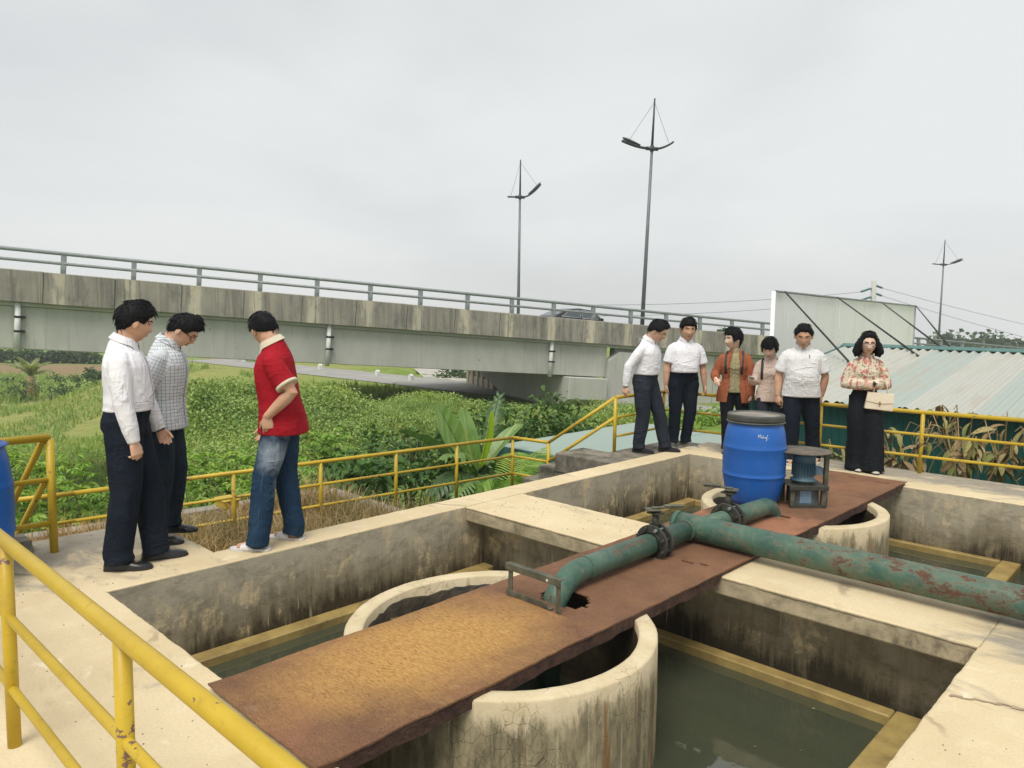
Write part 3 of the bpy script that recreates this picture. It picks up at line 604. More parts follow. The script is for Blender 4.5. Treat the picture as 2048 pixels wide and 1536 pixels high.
def on_barrel(c, prof, k, h, ang, z, off=.001):
    zz = [p[1] * h for p in prof]; rr = [p[0] * k for p in prof]
    for i in range(len(zz) - 1):
        if zz[i] <= z <= zz[i + 1] and i > 2: r = rr[i] + (rr[i + 1] - rr[i]) * (z - zz[i]) / max(1e-6, zz[i + 1] - zz[i]); break
    else: r = rr[-1]
    return (c[0] + (r + off) * math.cos(ang), c[1] + (r + off) * math.sin(ang), c[2] + z)
facing = math.atan2(-(FV.y), -(FV.x))          # side of a barrel that looks at the standpoint
strokes = [[(0, 0), (.006, 1)], [(.5, 1.05), (.1, .5), (.5, 0)], [(.75, 1.15), (.75, 0), (1.05, .05), (1.1, .45), (.78, .5)], [(1.65, .5), (1.35, .5), (1.28, .1), (1.6, .05), (1.68, .5), (1.7, 0)], [(1.45, .75), (1.6, 1.0)],
           [(1.85, .5), (1.9, 0), (1.95, .4), (2.15, .45), (2.2, 0)], [(2.7, .5), (2.4, .5), (2.35, .1), (2.65, .1), (2.72, .55), (2.72, -.5), (2.4, -.65)], [(3.1, 1.2), (3.05, .55)], [(3.3, .2), (3.36, .25)], [(3.7, .25), (3.78, .2)]]
mb = MB()
for st in strokes:
    pts = [on_barrel((-2.965, 6.27, .036), bprof, bk, bh, facing + (x * .026 - .055) / .262, .615 + y * .028 - x * .002, .0012) for x, y in st]
    mb.tube(pts, .0022, 5)
mesh_obj('handwriting', mb, M['ink'], bar)
b2, bprof2, bk2, bh2 = barrel((-5.43, .90, .001), 0, 'blue plastic barrel with torn white label and green tap at left edge', .93, .275, False)
M['paper'] = (lambda n: n.done(n.mix(n.smooth(n.noise(n.obj(), 26, 5, .7), .58, .64), (.72, .74, .74), (.10, .11, .12)), .8))(NT('torn_paper_label'))
mb = MB(); vs = []; fs = []; K = 22
for i in range(K):
    a = facing - .75 + 1.5 * i / (K - 1) * 1.0
    for j in range(4):
        z = .43 + .145 * j / 3 + (random.uniform(-.012, .012) if j in (0, 3) else 0); vs.append(on_barrel((-5.43, .90, .001), bprof2, bk2, bh2, a, z, .0015))
for i in range(K - 1):
    for j in range(3): fs.append((i * 4 + j, (i + 1) * 4 + j, (i + 1) * 4 + j + 1, i * 4 + j + 1))
mesh_obj('torn_label', mb.add(vs, fs, True), M['paper'], b2)
mb = MB()
for i in range(9):
    a = facing + .1 + i * .09; mb.tube([on_barrel((-5.43, .90, .001), bprof2, bk2, bh2, a + dx, .665 + dz, .0012) for dx, dz in ((0, 0), (.03, .03 * (i % 2)), (.05, -.01), (.06, .02))], .0025, 5)
mesh_obj('white_scratches', mb, M['ink'], b2)
M['tap'] = plain('green_tap_plastic', (.015, .30, .12), (.01, .22, .09), 8, .4)
tp = Vector((-5.43, .90, 0)) + (RV * .93 - FV * .25).normalized() * .22; td = (RV * .93 - FV * .25).normalized()
mesh_obj('tap', MB().tube([tp + Vector((0, 0, .13)), tp + td * .09 + Vector((0, 0, .135)), tp + td * .13 + Vector((0, 0, .12)), tp + td * .14 + Vector((0, 0, .08))], [.016, .016, .017, .014], 10).tube([tp + td * .085 + Vector((0, 0, .13)), tp + td * .085 + Vector((0, 0, .165))], .012, 8), M['tap'], b2)

# ------------------------------------------------------------------ railings
def railing(label, posts, rails, ztops, base, rp=.025, rtop=.026, rmid=.018, mat='yellow', extra=None, loc=None, joints=False):
    """posts: xy list (a post at each); rails run through the polyline `rails` at each height"""
    o = empty('yellow_railing', (posts[0][0], posts[0][1], base), label, 'railing', 'yellow pipe railings')
    for (x, y) in posts: mesh_obj('post', MB().tube([(x, y, base), (x, y, ztops[0] - .01)], rp, 14), M[mat], o)
    for k, z in enumerate(ztops):
        r = rtop if k == 0 else rmid
        for a, b in zip(rails[:-1], rails[1:]):
            A = Vector((a[0], a[1], z)); B = Vector((b[0], b[1], z))
            mesh_obj('rail', MB().tube([A, B], r, 14), M[mat], o)
        for a in rails[1:-1]:
            mesh_obj('elbow', MB().lathe([(0, -r * 1.04), (r * .75, -r * .75), (r * 1.05, 0), (r * .75, r * .75), (0, r * 1.04)], (a[0], a[1], z), 14), M[mat], o)
    return o
railing('chipped yellow pipe railing in the near left foreground', [(-4.4, .655), (-3.23, .665), (-2.06, .675), (-.87, .685)], [(-4.4, .655), (.4, .695)], [.80, .51, .23], 0, .0235, .0245, .0165, 'yellow_near')
lr = railing('yellow railing with sloping stair rails beside the left barrel', [(-5.72, 1.46), (-5.74, .1)], [(-5.72, 1.46), (-5.74, -.6)], [.80, .51, .21], 0, .026, .0265, .018)
for z0, z1 in ((.79, .0), (.50, -.29)):
    mesh_obj('stair_rail', MB().tube([(-5.74, 1.43, z0), (-6.75, 1.38, z1)], .021, 12), M['yellow'], lr)
mesh_obj('stair_post', MB().tube([(-6.55, 1.38, -.9), (-6.55, 1.38, .15)], .022, 12), M['yellow'], lr)
st = empty('concrete_stair', (-6.4, 1.0, 0), 'concrete stair going down behind the left barrel', 'stair')
for k in range(7): mesh_obj('step', MB().box((-6.38 - k * .28, .3, -.4 - k * .2), (-6.103 - k * .28, 1.42, -.18 - k * .2)), M['dkconc'], st, .008)
mesh_obj('string_wall', MB().prism([(-6.09, .075), (-5.86, .075), (-5.80, .0015), (-6.09, .0015)], 'y', 1.10, 1.36), M['dkconc'], st)
wr = [(-7.33, 1.5), (-7.262, 2.03), (-6.79, 7.16), (-6.21, 7.22)]
wl_posts = [(-7.262 + (y - 2.03) * .092, y) for y in (1.55, 2.49, 3.43, 4.38, 5.34, 6.23, 7.16)] + [(-6.21, 7.22)]
wrail = railing('long low yellow railing on the lower walkway behind the men', wl_posts, wr, [.05, -.20, -.435], -.66, .021, .022, .016)
for z0, z1 in ((.05, .68), (-.2, .43), ):
    mesh_obj('stair_rail', MB().tube([(-6.21, 7.22, z0), (-5.41, 7.55, z1)], .021, 12), M['yellow'], wrail)
fr_pts = [(-5.41, 7.55), (-5.45, 8.72), (-1.4, 9.08), (2.2, 9.08)]
fposts = [(-5.41, 7.55), (-5.43, 8.12), (-5.45, 8.72), (-4.5, 8.80), (-3.40, 8.90), (-2.33, 9.0), (-1.2, 9.08), (-.05, 9.08), (1.1, 9.08)]
railing('yellow railing round the far edge of the tank behind the group', fposts, fr_pts, [.68, .43, .19], -.002, .022, .023, .016)
# ------------------------------------------------------------------ road bridge
BSL = math.atan(.064)
bd = (RV * .8957 + FV * .4446).normalized(); B0 = rf(-.03, 31, 1.80)
Xb = Vector((bd.x * math.cos(BSL), bd.y * math.cos(BSL), -math.sin(BSL))); Yb = Vector((0, 0, 1)).cross(bd).normalized(); Zb = Xb.cross(Yb)
BM = Matrix((Xb, Yb, Zb)).transposed()
def bw(x, y, z): return B0 + BM @ Vector((x, y, z))
bridge = empty('road_bridge', B0, 'weathered concrete road overpass with grey rails crossing behind everyone', 'bridge', None, BM.to_euler())
def bpart(name, mb, mat, parent=None, bevel=0): return mesh_obj(name, mb, mat, parent or bridge, bevel, 1, False)
PT = 5.6
p0 = bpart('parapet_panel', MB().box((.012, 0, -1.0), (1.988, .22, 0)), M['parapet'], None, .012); p0.location = (-.52, 0, 0)
for k in range(-17, 23):
    if k == 0: continue
    c = dup(p0, 'parapet_panel', (-.52 + 2.0 * k, random.uniform(-.008, .008), random.uniform(-.008, .008)), bridge)
pm = MB(); prof = [(.05, -.02), (.035, .12), (.05, .28), (.075, .42), (.085, .56), (.08, .66)]
vs = []; fs = []
for (y, z) in prof:
    w = .075; dd = .075
    vs += [(-w, y - dd, z), (w, y - dd, z), (w, y + dd, z), (-w, y + dd, z)]
for k in range(len(prof) - 1):
    for e in range(4): a = 4 * k + e; b = 4 * k + (e + 1) % 4; fs.append((a, b, b + 4, a + 4))
fs += [(3, 2, 1, 0), tuple(4 * len(prof) - 4 + e for e in range(4))]
pm.add(vs, fs); post0 = bpart('rail_post', pm, M['galv'], None, .01); post0.location = (0, .03, 0)
for k in range(-17, 23):
    if k: dup(post0, 'rail_post', (2.0 * k, .03, 0), bridge)
for nm, y, z, r in (('top_rail', .085, .63, .062), ('lower_rail', .05, .31, .05)):
    bpart(nm, MB().tube([(-35, y, z), (46, y, z)], r, 14), M['galv'])
bpart('parapet_core', MB().box((-35, .06, -.985), (46, .2, -.02)), M['girder'])
bpart('deck_slab', MB().box((-35, .225, -1.12), (46, 11.38, -.92)), M['girder'])
bpart('far_parapet', MB().box((-35, 11.4, -1.0), (46, 11.62, -.25)), M['girder'])
for k, y in enumerate((.34, 3.4, 6.4, 9.4)):
    g = MB().prism([(y, -1.122), (y + 1.0, -1.122), (y + 1.0, -1.35), (y + .75, -1.5), (y + .75, -2.2), (y + .85, -2.48), (y, -2.48)], 'x', -35, 5.05) if k else MB().box((-35, y, -2.48), (5.05, y + .8, -1.122))
    bpart('girder', g, M['girder'], None, .02)
cap = MB().prism([(-.15, -2.52), (9.4, -2.52), (9.4, -3.05), (8.2, -3.35), (6.6, -3.85), (5.9, -4.25), (1.5, -4.25), (.6, -3.9), (-.15, -3.5)], 'x', 2.9, 4.9)
pier = bpart('pier_cap', cap, M['girder'], None, .03)
bpart('pier_stem', MB().prism([(1.45, -4.24), (5.95, -4.24), (5.3, -4.8), (4.9, -5.6), (4.7, -9.2), (2.4, -9.2), (2.2, -5.6), (1.9, -4.9)], 'x', 3.0, 4.8), M['girder'], None, .05)
M['abut'] = m_bridge('abutment_concrete', 0)
bpart('abutment_wall', MB().box((5.6, .55, -9.5), (46, .95, -1.13)), M['girder'])
bpart('abutment_cheek', MB().prism([(5.05, -1.7), (5.6, -1.3), (6.6, -1.3), (6.6, -8), (5.05, -8)], 'y', .12, .5), M['girder'], None, .02)
for k in range(16): bpart('wall_panel', MB().box((6.65 + k * 2.4, .42, -7.5), (9.02 + k * 2.4, .545, -1.18)), M['girder'], None, .02)
for x in (-17.2, -7.45, 2.1):
    dp = bpart('drain_pipe', MB().tube([(x, .2, -1.01), (x, .2, -2.56)], .085, 16), M['pvc'])
    for z in (-1.5, -1.95):
        bk_ = bpart('bracket', MB().tube([(x, .2, z), (x, .2, z + .07)], .093, 16).box((x, .18, z), (x + .2, .34, z + .07)), M['black'], dp); 
# ------------------------------------------------------------------ street lamps
def lamp(base, H, spike, lean, yaw, variant, label, sc=1.):
    o = empty('street_lamp', base, label, 'street lamp', 'street lamps along the bridge', (lean[0], lean[1], yaw))
    def P(name, mb, mat, par=None): return mesh_obj(name, mb, mat, par or o, 0, 1, False)
    P('pole', MB().tube([(0, 0, 0), (0, 0, H)], [.105 * sc, .06 * sc], 14), M['pole'])
    P('mast', MB().tube([(0, 0, H), (0, 0, H + spike)], [.06 * sc, .035 * sc], 10), M['darkpole'])
    P('hub', MB().tube([(0, 0, H - .12), (0, 0, H + .12)], .10 * sc, 12).tube([(-.28, 0, H), (.28, 0, H - .02)], .085 * sc, 10), M['darkpole'])
    arms = {0: ((-1, 1.15, .28), (1, .72, .30)), 1: ((-1, .50, .0), (1, 1.0, .72)), 2: ((-1, .75, .05), (1, 1.45, .42))}[variant]
    for s, L, up in arms:
        pts = [(s * (.2 + L * t), 0, H + up * t ** 1.7) for t in np.linspace(0, 1, 8)]
        am = P('arm', MB().tube([(x, -.1, z) for x, y, z in pts], .035 * sc, 8).tube([(x, .1, z) for x, y, z in pts], .035 * sc, 8).tube([(pts[-1][0], -.12, pts[-1][2]), (pts[-1][0], .12, pts[-1][2])], .04 * sc, 8), M['darkpole'])
        P('stay_wire', MB().tube([(pts[-1][0] * .8, 0, pts[-1][2]), (0, 0, H + spike * .93)], .008, 5), M['darkpole'])
        if L > .8:
            q = [Vector(pts[2]), Vector(pts[4]), Vector(pts[6]), Vector(pts[7])]; 
            P('lamp_head', MB().tube([v + Vector((0, 0, .09 + .02 * k)) for k, v in enumerate(q)], [.06, .16, .17, .05], 12, True, True, (.45, 1)), M['darkpole'])
    return o
lb = bw(6.75, -.14, -.85); lamp(lb, 9.2, 2.15, (0, R(1.4), ), HEAD, 0, 'tallest grey street lamp with twin arms above the dark car') if False else None
def lamp_at(px, y_arm, dep, H, spike, leanpx, variant, label):
    top = ond(px, y_arm, dep); base = top - Vector((0, 0, H))
    ax = RV * leanpx; base = base - ax * H
    dirv = (top - base); o = lamp(base, dirv.length, spike, (0, 0), 0, variant, label)
    q = dirv.to_track_quat('Z', 'Y').to_matrix(); z = dirv.normalized(); x = (RV - z * RV.dot(z)).normalized(); y = z.cross(x)
    o.rotation_euler = Matrix((x, y, z)).transposed().to_euler(); return o
lamp_at(1304, 297, 33.7, 9.0, 2.2, .026, 0, 'tallest grey street lamp with two raised arms, above the dark car')
lamp_at(1040, 394, 44, 8.6, 2.15, .0, 1, 'grey street lamp with one upturned lamp head, left of the tallest')
lamp_at(1887, 529, 67, 9.0, 2.2, .0, 2, 'small far street lamp right of the white billboard')
lb = bw(6.75, -.12, -.7); mbk = MB().prism([(0, 0), (.62, -.32), (.62, -.42), (0, -.42)], 'y', -.2, .2)
bpart('lamp_bracket', MB().prism([(-.14, -.62), (.02, -.62), (.02, -.9), (-.14, -.7)], 'x', 6.45, 7.0), M['girder'])
# ------------------------------------------------------------------ car on the bridge
car = empty('dark_car', bw(5.0, 3.0, -.92), 'dark grey sedan driving on the bridge behind the rails', 'car', None, BM.to_euler())
def cpart(name, mb, mat, par=None, bevel=0): return mesh_obj(name, mb, mat, par or car, bevel, 2, False)
M['carpaint'] = plain('dark_car_paint', (.022, .026, .034), (.028, .032, .04), 3, .22, .3, 0)
M['carglass'] = plain('tinted_car_glass', (.10, .125, .14), (.07, .085, .10), 2, .05, 0, 0)
prof = [(-2.3, .35), (-2.36, .62), (-2.28, .92), (-1.75, 1.02), (-1.0, 1.05), (.9, .98), (1.9, .86), (2.25, .70), (2.3, .38)]
vs = []; fs = []; n = len(prof)
for y, sx in ((-.92, 1), (-.86, 1.0), (.86, 1.0), (.92, 1)):
    for (x, z) in prof: vs.append((x * (.985 if abs(y) > .9 else 1), y, z - (.03 if abs(y) > .9 and z > .8 else 0)))
for j in range(3):
    for i in range(n - 1): fs.append((j * n + i, j * n + i + 1, (j + 1) * n + i + 1, (j + 1) * n + i))
fs += [tuple(range(n - 1, -1, -1)), tuple(range(3 * n, 4 * n))]
cpart('body', MB().add(vs, fs), M['carpaint'], None, .05)
cab = [(-1.75, 1.02), (-1.0, 1.40), (-.35, 1.50), (.35, 1.46), (1.05, .97)]; vs = []; fs = []; n = len(cab)
for y in (-.84, -.62, .62, .84):
    for (x, z) in cab: vs.append((x, y if z < 1.1 else (y * .80), z))
vs = []
for s, ins in ((-1, 0), (-1, 1), (1, 1), (1, 0)):
    for (x, z) in cab: vs.append((x, s * ((.86 - .32 * max(0, z - 1.0)) if not ins else .6), z + (.02 if ins and z > 1.1 else 0)))
for j in range(3):
    for i in range(n - 1): fs.append((j * n + i, j * n + i + 1, (j + 1) * n + i + 1, (j + 1) * n + i))
fs += [tuple(range(n - 1, -1, -1)), tuple(range(3 * n, 4 * n))]
cpart('cabin', MB().add(vs, fs), M['carpaint'], None, .03)
for x0, x1 in ((-1.35, -.35), (-.28, .72)):
    zt0 = 1.16 if x0 < -1 else 1.4; pts = [(x0, 1.06), (x1, 1.05), (min(x1, .5) if x1 > .5 else x1, 1.12 if False else (1.40 if x1 < .5 else 1.12)), (x1 - .0 if x1 < .5 else .28, 1.42), (x0 + (.32 if x0 < -1 else 0), 1.40)]
    pts = [(-1.38, 1.07), (-.36, 1.06), (-.36, 1.43), (-.95, 1.34)] if x0 < -1 else [(-.28, 1.06), (.78, 1.04), (.30, 1.40), (-.28, 1.435)]
    vv = [(x, -(.866 - .32 * max(0, z - 1.0)), z) for x, z in pts]; cpart('side_window', MB().add(vv, [(0, 1, 2, 3)]), M['carglass'])
    cpart('chrome_trim', MB().tube([(v[0], v[1] - .004, v[2]) for v in vv] + [(vv[0][0], vv[0][1] - .004, vv[0][2])], .009, 5), M['pvc'])
cpart('windscreen', MB().add([(.42, -.60, 1.455), (1.0, -.72, 1.015), (1.0, .72, 1.015), (.42, .60, 1.455)], [(0, 1, 2, 3)]), M['carglass'])
cpart('rear_window', MB().add([(-1.08, -.60, 1.385), (-1.70, -.70, 1.065), (-1.70, .70, 1.065), (-1.08, .60, 1.385)], [(3, 2, 1, 0)]), M['carglass'])
for x in (-1.42, 1.38):
    for y in (-.84, .84):
        w = cpart('wheel', MB().tube([(x, y - .1, .33), (x, y + .1, .33)], .33, 24), M['black']); cpart('rim', MB().tube([(x, y - .11, .33), (x, y + .11, .33)], .2, 16), M['galv'], w)
M['tail'] = plain('red_tail_light', (.4, .02, .02), (.3, .02, .02), 5, .2, 0, 0)
cpart('tail_light', MB().box((-2.34, -.9, .76), (-2.05, -.6, .86)), M['tail'], None, .02); cpart('tail_light', MB().box((-2.34, .6, .76), (-2.05, .9, .86)), M['tail'], None, .02)
cpart('headlight', MB().box((1.95, -.88, .66), (2.27, -.55, .80)), M['pvc'], None, .02); cpart('headlight', MB().box((1.95, .55, .66), (2.27, .88, .80)), M['pvc'], None, .02)
cpart('wing_mirror', MB().box((.62, -1.05, 1.0), (.80, -.88, 1.13)), M['carpaint'], None, .03)
# ------------------------------------------------------------------ sheds: corrugated sheets
def m_sheet(name, a, b, stain):
    n = NT(name); p = n.pos()
    c = n.mix(n.rand(), a, b); c = n.mix(n.math('MULTIPLY', n.smooth(n.noise(n.map(p, (2.5, .5, .5)), 1.6, 5, .6), .45, .68), .55), c, stain)
    return n.done(c, .55, .1, n.bump(n.noise(p, 15, 4), .1, .01), .4)
M['sheet'] = m_sheet('faded_aqua_roof_sheet', (.46, .46, .41), (.33, .40, .37), (.40, .36, .29))
M['green'] = m_sheet('dark_green_wall_sheet', (.006, .072, .062), (.009, .085, .072), (.014, .065, .055))
M['aqua'] = m_sheet('pale_green_flat_roof', (.27, .36, .315), (.30, .385, .34), (.33, .38, .325))
M['greentrim'] = plain('green_ridge_trim', (.075, .185, .165), (.06, .15, .135), 5, .5, .1)
def corr(A, U, V, w, l, amp, pitch, nv=2, thick=.002):
    """corrugated sheet: corner A, unit U across the ribs, unit V along them"""
    N = U.cross(V).normalized(); k = max(4, int(round(w / pitch * 8))); vs = []; fs = []
    for j in range(nv):
        for i in range(k + 1):
            vs.append(A + U * (w * i / k) + V * (l * j / (nv - 1)) + N * (amp * math.sin(2 * math.pi * (w * i / k) / pitch)))
    m = k + 1
    for j in range(nv - 1):
        for i in range(k): fs.append((j * m + i, j * m + i + 1, (j + 1) * m + i + 1, (j + 1) * m + i))
    return MB().add(vs, fs, True)
shed = empty('green_shed', (-2, 13, -3.2), 'dark green shed with pale corrugated sheet roof behind the right railing', 'shed')
eL = Vector((-5.84, 11.42, .44)); rL = Vector((-5.84, 16.5, 1.14)); sv = (rL - eL); sl = sv.length; sv.normalize()
x = -5.84; k = 0
while x < 7:
    w = .87; o = mesh_obj('roof_sheet', corr(Vector((x, 11.42, .44 + (.006 if k % 2 else 0))), Vector((1, 0, 0)), sv, w + .04, sl, .024, .16), M['sheet'], shed); x += w; k += 1
bv = Vector((0, 1, -.14)).normalized()
mesh_obj('back_roof', MB().add([(-5.84, 16.5, 1.14), (7, 16.5, 1.14), (7, 21.5, .4), (-5.84, 21.5, .4)], [(0, 1, 2, 3)]), M['sheet'], shed)
mesh_obj('ridge_cap', MB().prism([(16.30, 1.135), (16.5, 1.185), (16.7, 1.135), (16.7, 1.15), (16.5, 1.2), (16.30, 1.15)], 'x', -5.9, 7), M['greentrim'], shed)
mesh_obj('barge_board', MB().tube([(-5.86, 11.42, .44), (-5.86, 16.5, 1.15)], .03, 6), M['greentrim'], shed)
x = -5.7; k = 0
while x < 7:
    mesh_obj('wall_sheet', corr(Vector((x, 11.62 + (.004 if k % 2 else 0), -3.6)), Vector((1, 0, 0)), Vector((0, 0, 1)), .93, 3.98, .012, .11), M['green'], shed); x += .9; k += 1
x = 11.62
while x < 21:
    mesh_obj('wall_sheet', corr(Vector((-5.7, x, -3.6)), Vector((0, 1, 0)), Vector((0, 0, 1)), .93, 4.0, .012, .11), M['green'], shed); x += .9
flat = empty('flat_roof_shed', (-8, 11.5, -3.2), 'low shed with pale green flat roof and dark green walls below the landing', 'shed')
for k in range(4):
    mesh_obj('roof_sheet', MB().box((-9.56 + k * .95, 9.66, -.735), (-8.62 + k * .95, 14.2, -.70 + .003 * (k % 2))), M['aqua'], flat)
mesh_obj('fascia', MB().box((-9.60, 9.62, -.92), (-5.76, 9.655, -.70)), M['greentrim'], flat)
x = -9.5
while x < -5.8:
    mesh_obj('wall_sheet', corr(Vector((x, 9.72, -3.6)), Vector((1, 0, 0)), Vector((0, 0, 1)), .76, 2.86, .012, .09), M['green'], flat); x += .74
x = 9.72
while x < 14:
    mesh_obj('wall_sheet', corr(Vector((-9.52, x, -3.6)), Vector((0, 1, 0)), Vector((0, 0, 1)), .76, 2.86, .012, .09), M['green'], flat); x += .74
# ------------------------------------------------------------------ white billboard seen from behind
bb0 = ond(1545, 640, 17.2); bb1 = ond(1828, 646, 30.8); bb0.z = bb1.z = 0; ub = (bb1 - bb0); bl = ub.length; ub.normalize(); bnrm = Vector((-ub.y, ub.x, 0))
bill = empty('white_billboard', (bb0.x, bb0.y, -3.2), 'tall white sheet-metal billboard seen from behind with slanted stays', 'billboard')
M['white'] = (lambda n: n.done(n.mix(n.math('MULTIPLY', n.smooth(n.noise(n.map(n.pos(), (3, 3, .3)), 1.1, 5), .48, .7), .5), n.mix(n.rand(), (.86, .86, .83), (.89, .89, .86)), (.74, .74, .70)), .6))(NT('white_sheet_metal'))
NP = 6
for k in range(NP):
    A = bb0 + ub * (bl * k / NP) + bnrm * (.006 * (k % 2)); zt = 2.30 + .02 * (k % 3)
    mesh_obj('panel', corr(A + Vector((0, 0, -2.6)), ub, Vector((0, 0, 1)), bl / NP - .015, 2.6 + zt, .003, .28), M['white'], bill)
mesh_obj('edge_post', MB().tube([bb0 + Vector((0, 0, -3.4)), bb0 + Vector((0, 0, 2.33))], .05, 8), M['white'], bill)
mesh_obj('edge_post', MB().tube([bb1 + Vector((0, 0, -3.4)), bb1 + Vector((0, 0, 2.33))], .05, 8), M['galv'], bill)
mesh_obj('top_bar', MB().tube([bb0 + Vector((0, 0, 2.33)) - bnrm * .05, bb1 + Vector((0, 0, 2.33)) - bnrm * .05], .03, 6), M['galv'], bill)
nr = Vector((0, -sv.z, sv.y))
for f, (ax, ay) in zip((.035, .30, .62, .99), ((1702, 728), (1838, 713), (1887, 698), (1903, 698))):
    T = bb0 + ub * (bl * f) + Vector((0, 0, 2.34)) - bnrm * .06
    d = ray(ax, ay); t = nr.dot(eL - Vector((0, 0, CAM_Z))) / nr.dot(d); P = Vector((0, 0, CAM_Z)) + d * t
    mesh_obj('stay', MB().tube([T, P], .02, 8), M['black'], bill)
# ------------------------------------------------------------------ power pole and wires
pb = ond(1747, 604, 62); pole = empty('power_pole', (pb.x, pb.y, -2.5), 'concrete power pole with insulators beyond the white billboard', 'pole')
top = ond(1748, 562, 62)
mesh_obj('shaft', MB().tube([(pb.x, pb.y, -2.5), tuple(top)], [.26, .2], 12), M['girder'], pole)
wires = []
for k, (dx, yy) in enumerate(((-1.1, 575), (-1.15, 592), (.75, 570), (.7, 586))):
    c = ond(1748, yy, 62); e = c + RV * dx - Vector((0, 0, .35 * abs(dx)))
    n_ = 6 if dx < 0 else 4; mb = MB().tube([c, e], .03, 6)
    mesh_obj('insulator_arm', mb, M['darkpole'], pole)
    for j in range(n_):
        q = c.lerp(e, .3 + .7 * j / n_); mesh_obj('insulator', MB().lathe([(0, .1), (.07, .08), (.15, 0), (.06, -.06), (0, -.1)], tuple(q), 10), M['greentrim'], pole)
    wires.append(e)
for k, (e, (tx, ty, td)) in enumerate(zip(wires, ((1160, 610, 60), (1180, 632, 60), (2300, 700, 75), (2300, 735, 75)))):
    B = ond(tx, ty, td); pts = [e.lerp(B, t) - Vector((0, 0, 1.2 * t * (1 - t) * 4 * .25)) for t in np.linspace(0, 1, 14)]
    w = mesh_obj('power_line', MB().tube(pts, .014, 4), M['darkpole']); tag(w, ('thin power line running left from the upper pole arm', 'thin power line running left from the lower pole arm', 'thin power line running right from the upper pole arm', 'thin power line running right from the lower pole arm')[k], 'wire', 'power lines')
# ------------------------------------------------------------------ terrain
def sstep(x, a, b): t = np.clip((x - a) / (b - a), 0, 1); return t * t * (3 - 2 * t)
def vhash(ix, iy, iz=0):
    h = (ix.astype(np.int64) * 374761393 + iy.astype(np.int64) * 668265263 + np.asarray(iz).astype(np.int64) * 2147483647) & 0x7fffffff
    h = ((h ^ (h >> 13)) * 1274126177) & 0x7fffffff; return ((h ^ (h >> 16)) & 0xffff) / 65535.
def vnoise2(x, y, seed=0):
    x = np.asarray(x, float); y = np.asarray(y, float); ix = np.floor(x); iy = np.floor(y); fx = x - ix; fy = y - iy
    fx = fx * fx * (3 - 2 * fx); fy = fy * fy * (3 - 2 * fy)
    a = vhash(ix, iy, seed); b = vhash(ix + 1, iy, seed); c = vhash(ix, iy + 1, seed); d = vhash(ix + 1, iy + 1, seed)
    return (a * (1 - fx) + b * fx) * (1 - fy) + (c * (1 - fx) + d * fx) * fy - .5
def vnoise3(P, seed=0):
    P = np.asarray(P, float); I = np.floor(P); Fr = P - I; Fr = Fr * Fr * (3 - 2 * Fr); out = 0
    for dz in (0, 1):
        for dy in (0, 1):
            for dx in (0, 1):
                h = vhash(I[:, 0] + dx + 7919 * (I[:, 2] + dz), I[:, 1] + dy, seed)
                out = out + h * (Fr[:, 0] if dx else 1 - Fr[:, 0]) * (Fr[:, 1] if dy else 1 - Fr[:, 1]) * (Fr[:, 2] if dz else 1 - Fr[:, 2])
    return out - .5
RP0 = np.array([1.7, 36.0]); RDIR = np.array([.739, -.674]); RNRM = np.array([-.674, -.739])
def road_s(r, f): return (r - RP0[0]) * RNRM[0] + (f - RP0[1]) * RNRM[1]
def hgt(r, f):
    r = np.asarray(r, float); f = np.asarray(f, float); s = road_s(r, f)
    base = -3.3 - 2.7 * sstep(-r / np.maximum(f, 1), .30, .50) * sstep(f, 13, 26)
    tr_ = (r - RP0[0]) * RDIR[0] + (f - RP0[1]) * RDIR[1]; bank = (1 - sstep(s, 2.0, 15.)) * (-2.3 - base) * sstep(tr_, -44, -36)
    behind = sstep(-s, 4, 14)
    z = base + bank * (1 - .6 * behind)
    tb = (r + .03) * .8957 + (f - 31) * .4446; nb = (r + .03) * .4446 - (f - 31) * .8957       # spoil mound in front of the bridge
    zc = np.interp(tb, [-15.5, -12.5, -7, 0, 2.8], [-6, -.75, -1.25, -2.1, -3.1])
    k = np.where(nb > 3, np.clip((14.5 - nb) / 11.5, 0, 1), np.clip((nb + 2.5) / 5.5, 0, 1)) ** 1.15
    z = np.maximum(z, base + (zc - base) * k)
    onroad = (1 - sstep(np.abs(s + 1.2), 2.6, 3.6)) * (tr_ > -38)
    bump = vnoise2(r * .35, f * .35) * .55 + vnoise2(r * .8, f * .8, 3) * .45 + vnoise2(r * 1.7, f * 1.7, 6) * .2
    near = sstep(np.hypot(r, f), 14, 22) * (1 - sstep(np.hypot(r, f), 80, 200))
    flat = sstep(-r, 12, 20) * .75
    z = z + bump * near * (1 - onroad) * (1 - flat)
    z = np.where((s < -4) & (s > -26) & (tr_ > -16) & (tr_ < 6), -2.42, z); z = np.where(onroad > .99, -2.3, z); dd = np.hypot(r, f); return np.where(dd > 140, np.minimum(z, 1.66 - dd * .0325), z)
def to_world(r, f, z): r = np.asarray(r); f = np.asarray(f); return np.stack([RV.x * r + FV.x * f, RV.y * r + FV.y * f, np.broadcast_to(z, r.shape)], -1)
rad = np.concatenate([[.0], np.linspace(3, 24, 30), np.geomspace(24.6, 110, 120), np.geomspace(118, 262, 14)])
front = np.linspace(R(38), R(142), 240); back = np.linspace(R(142), R(398), 60)[1:-1]
ang = np.concatenate([front, back]); A_, R_ = np.meshgrid(ang, rad, indexing='ij')
gr, gf = R_ * np.cos(A_), R_ * np.sin(A_); gz = hgt(gr, gf)
GV = to_world(gr.ravel(), gf.ravel(), gz.ravel()); na, nr_ = len(ang), len(rad)
ii, jj = np.meshgrid(np.arange(na), np.arange(nr_ - 1), indexing='ij'); i2 = (ii + 1) % na
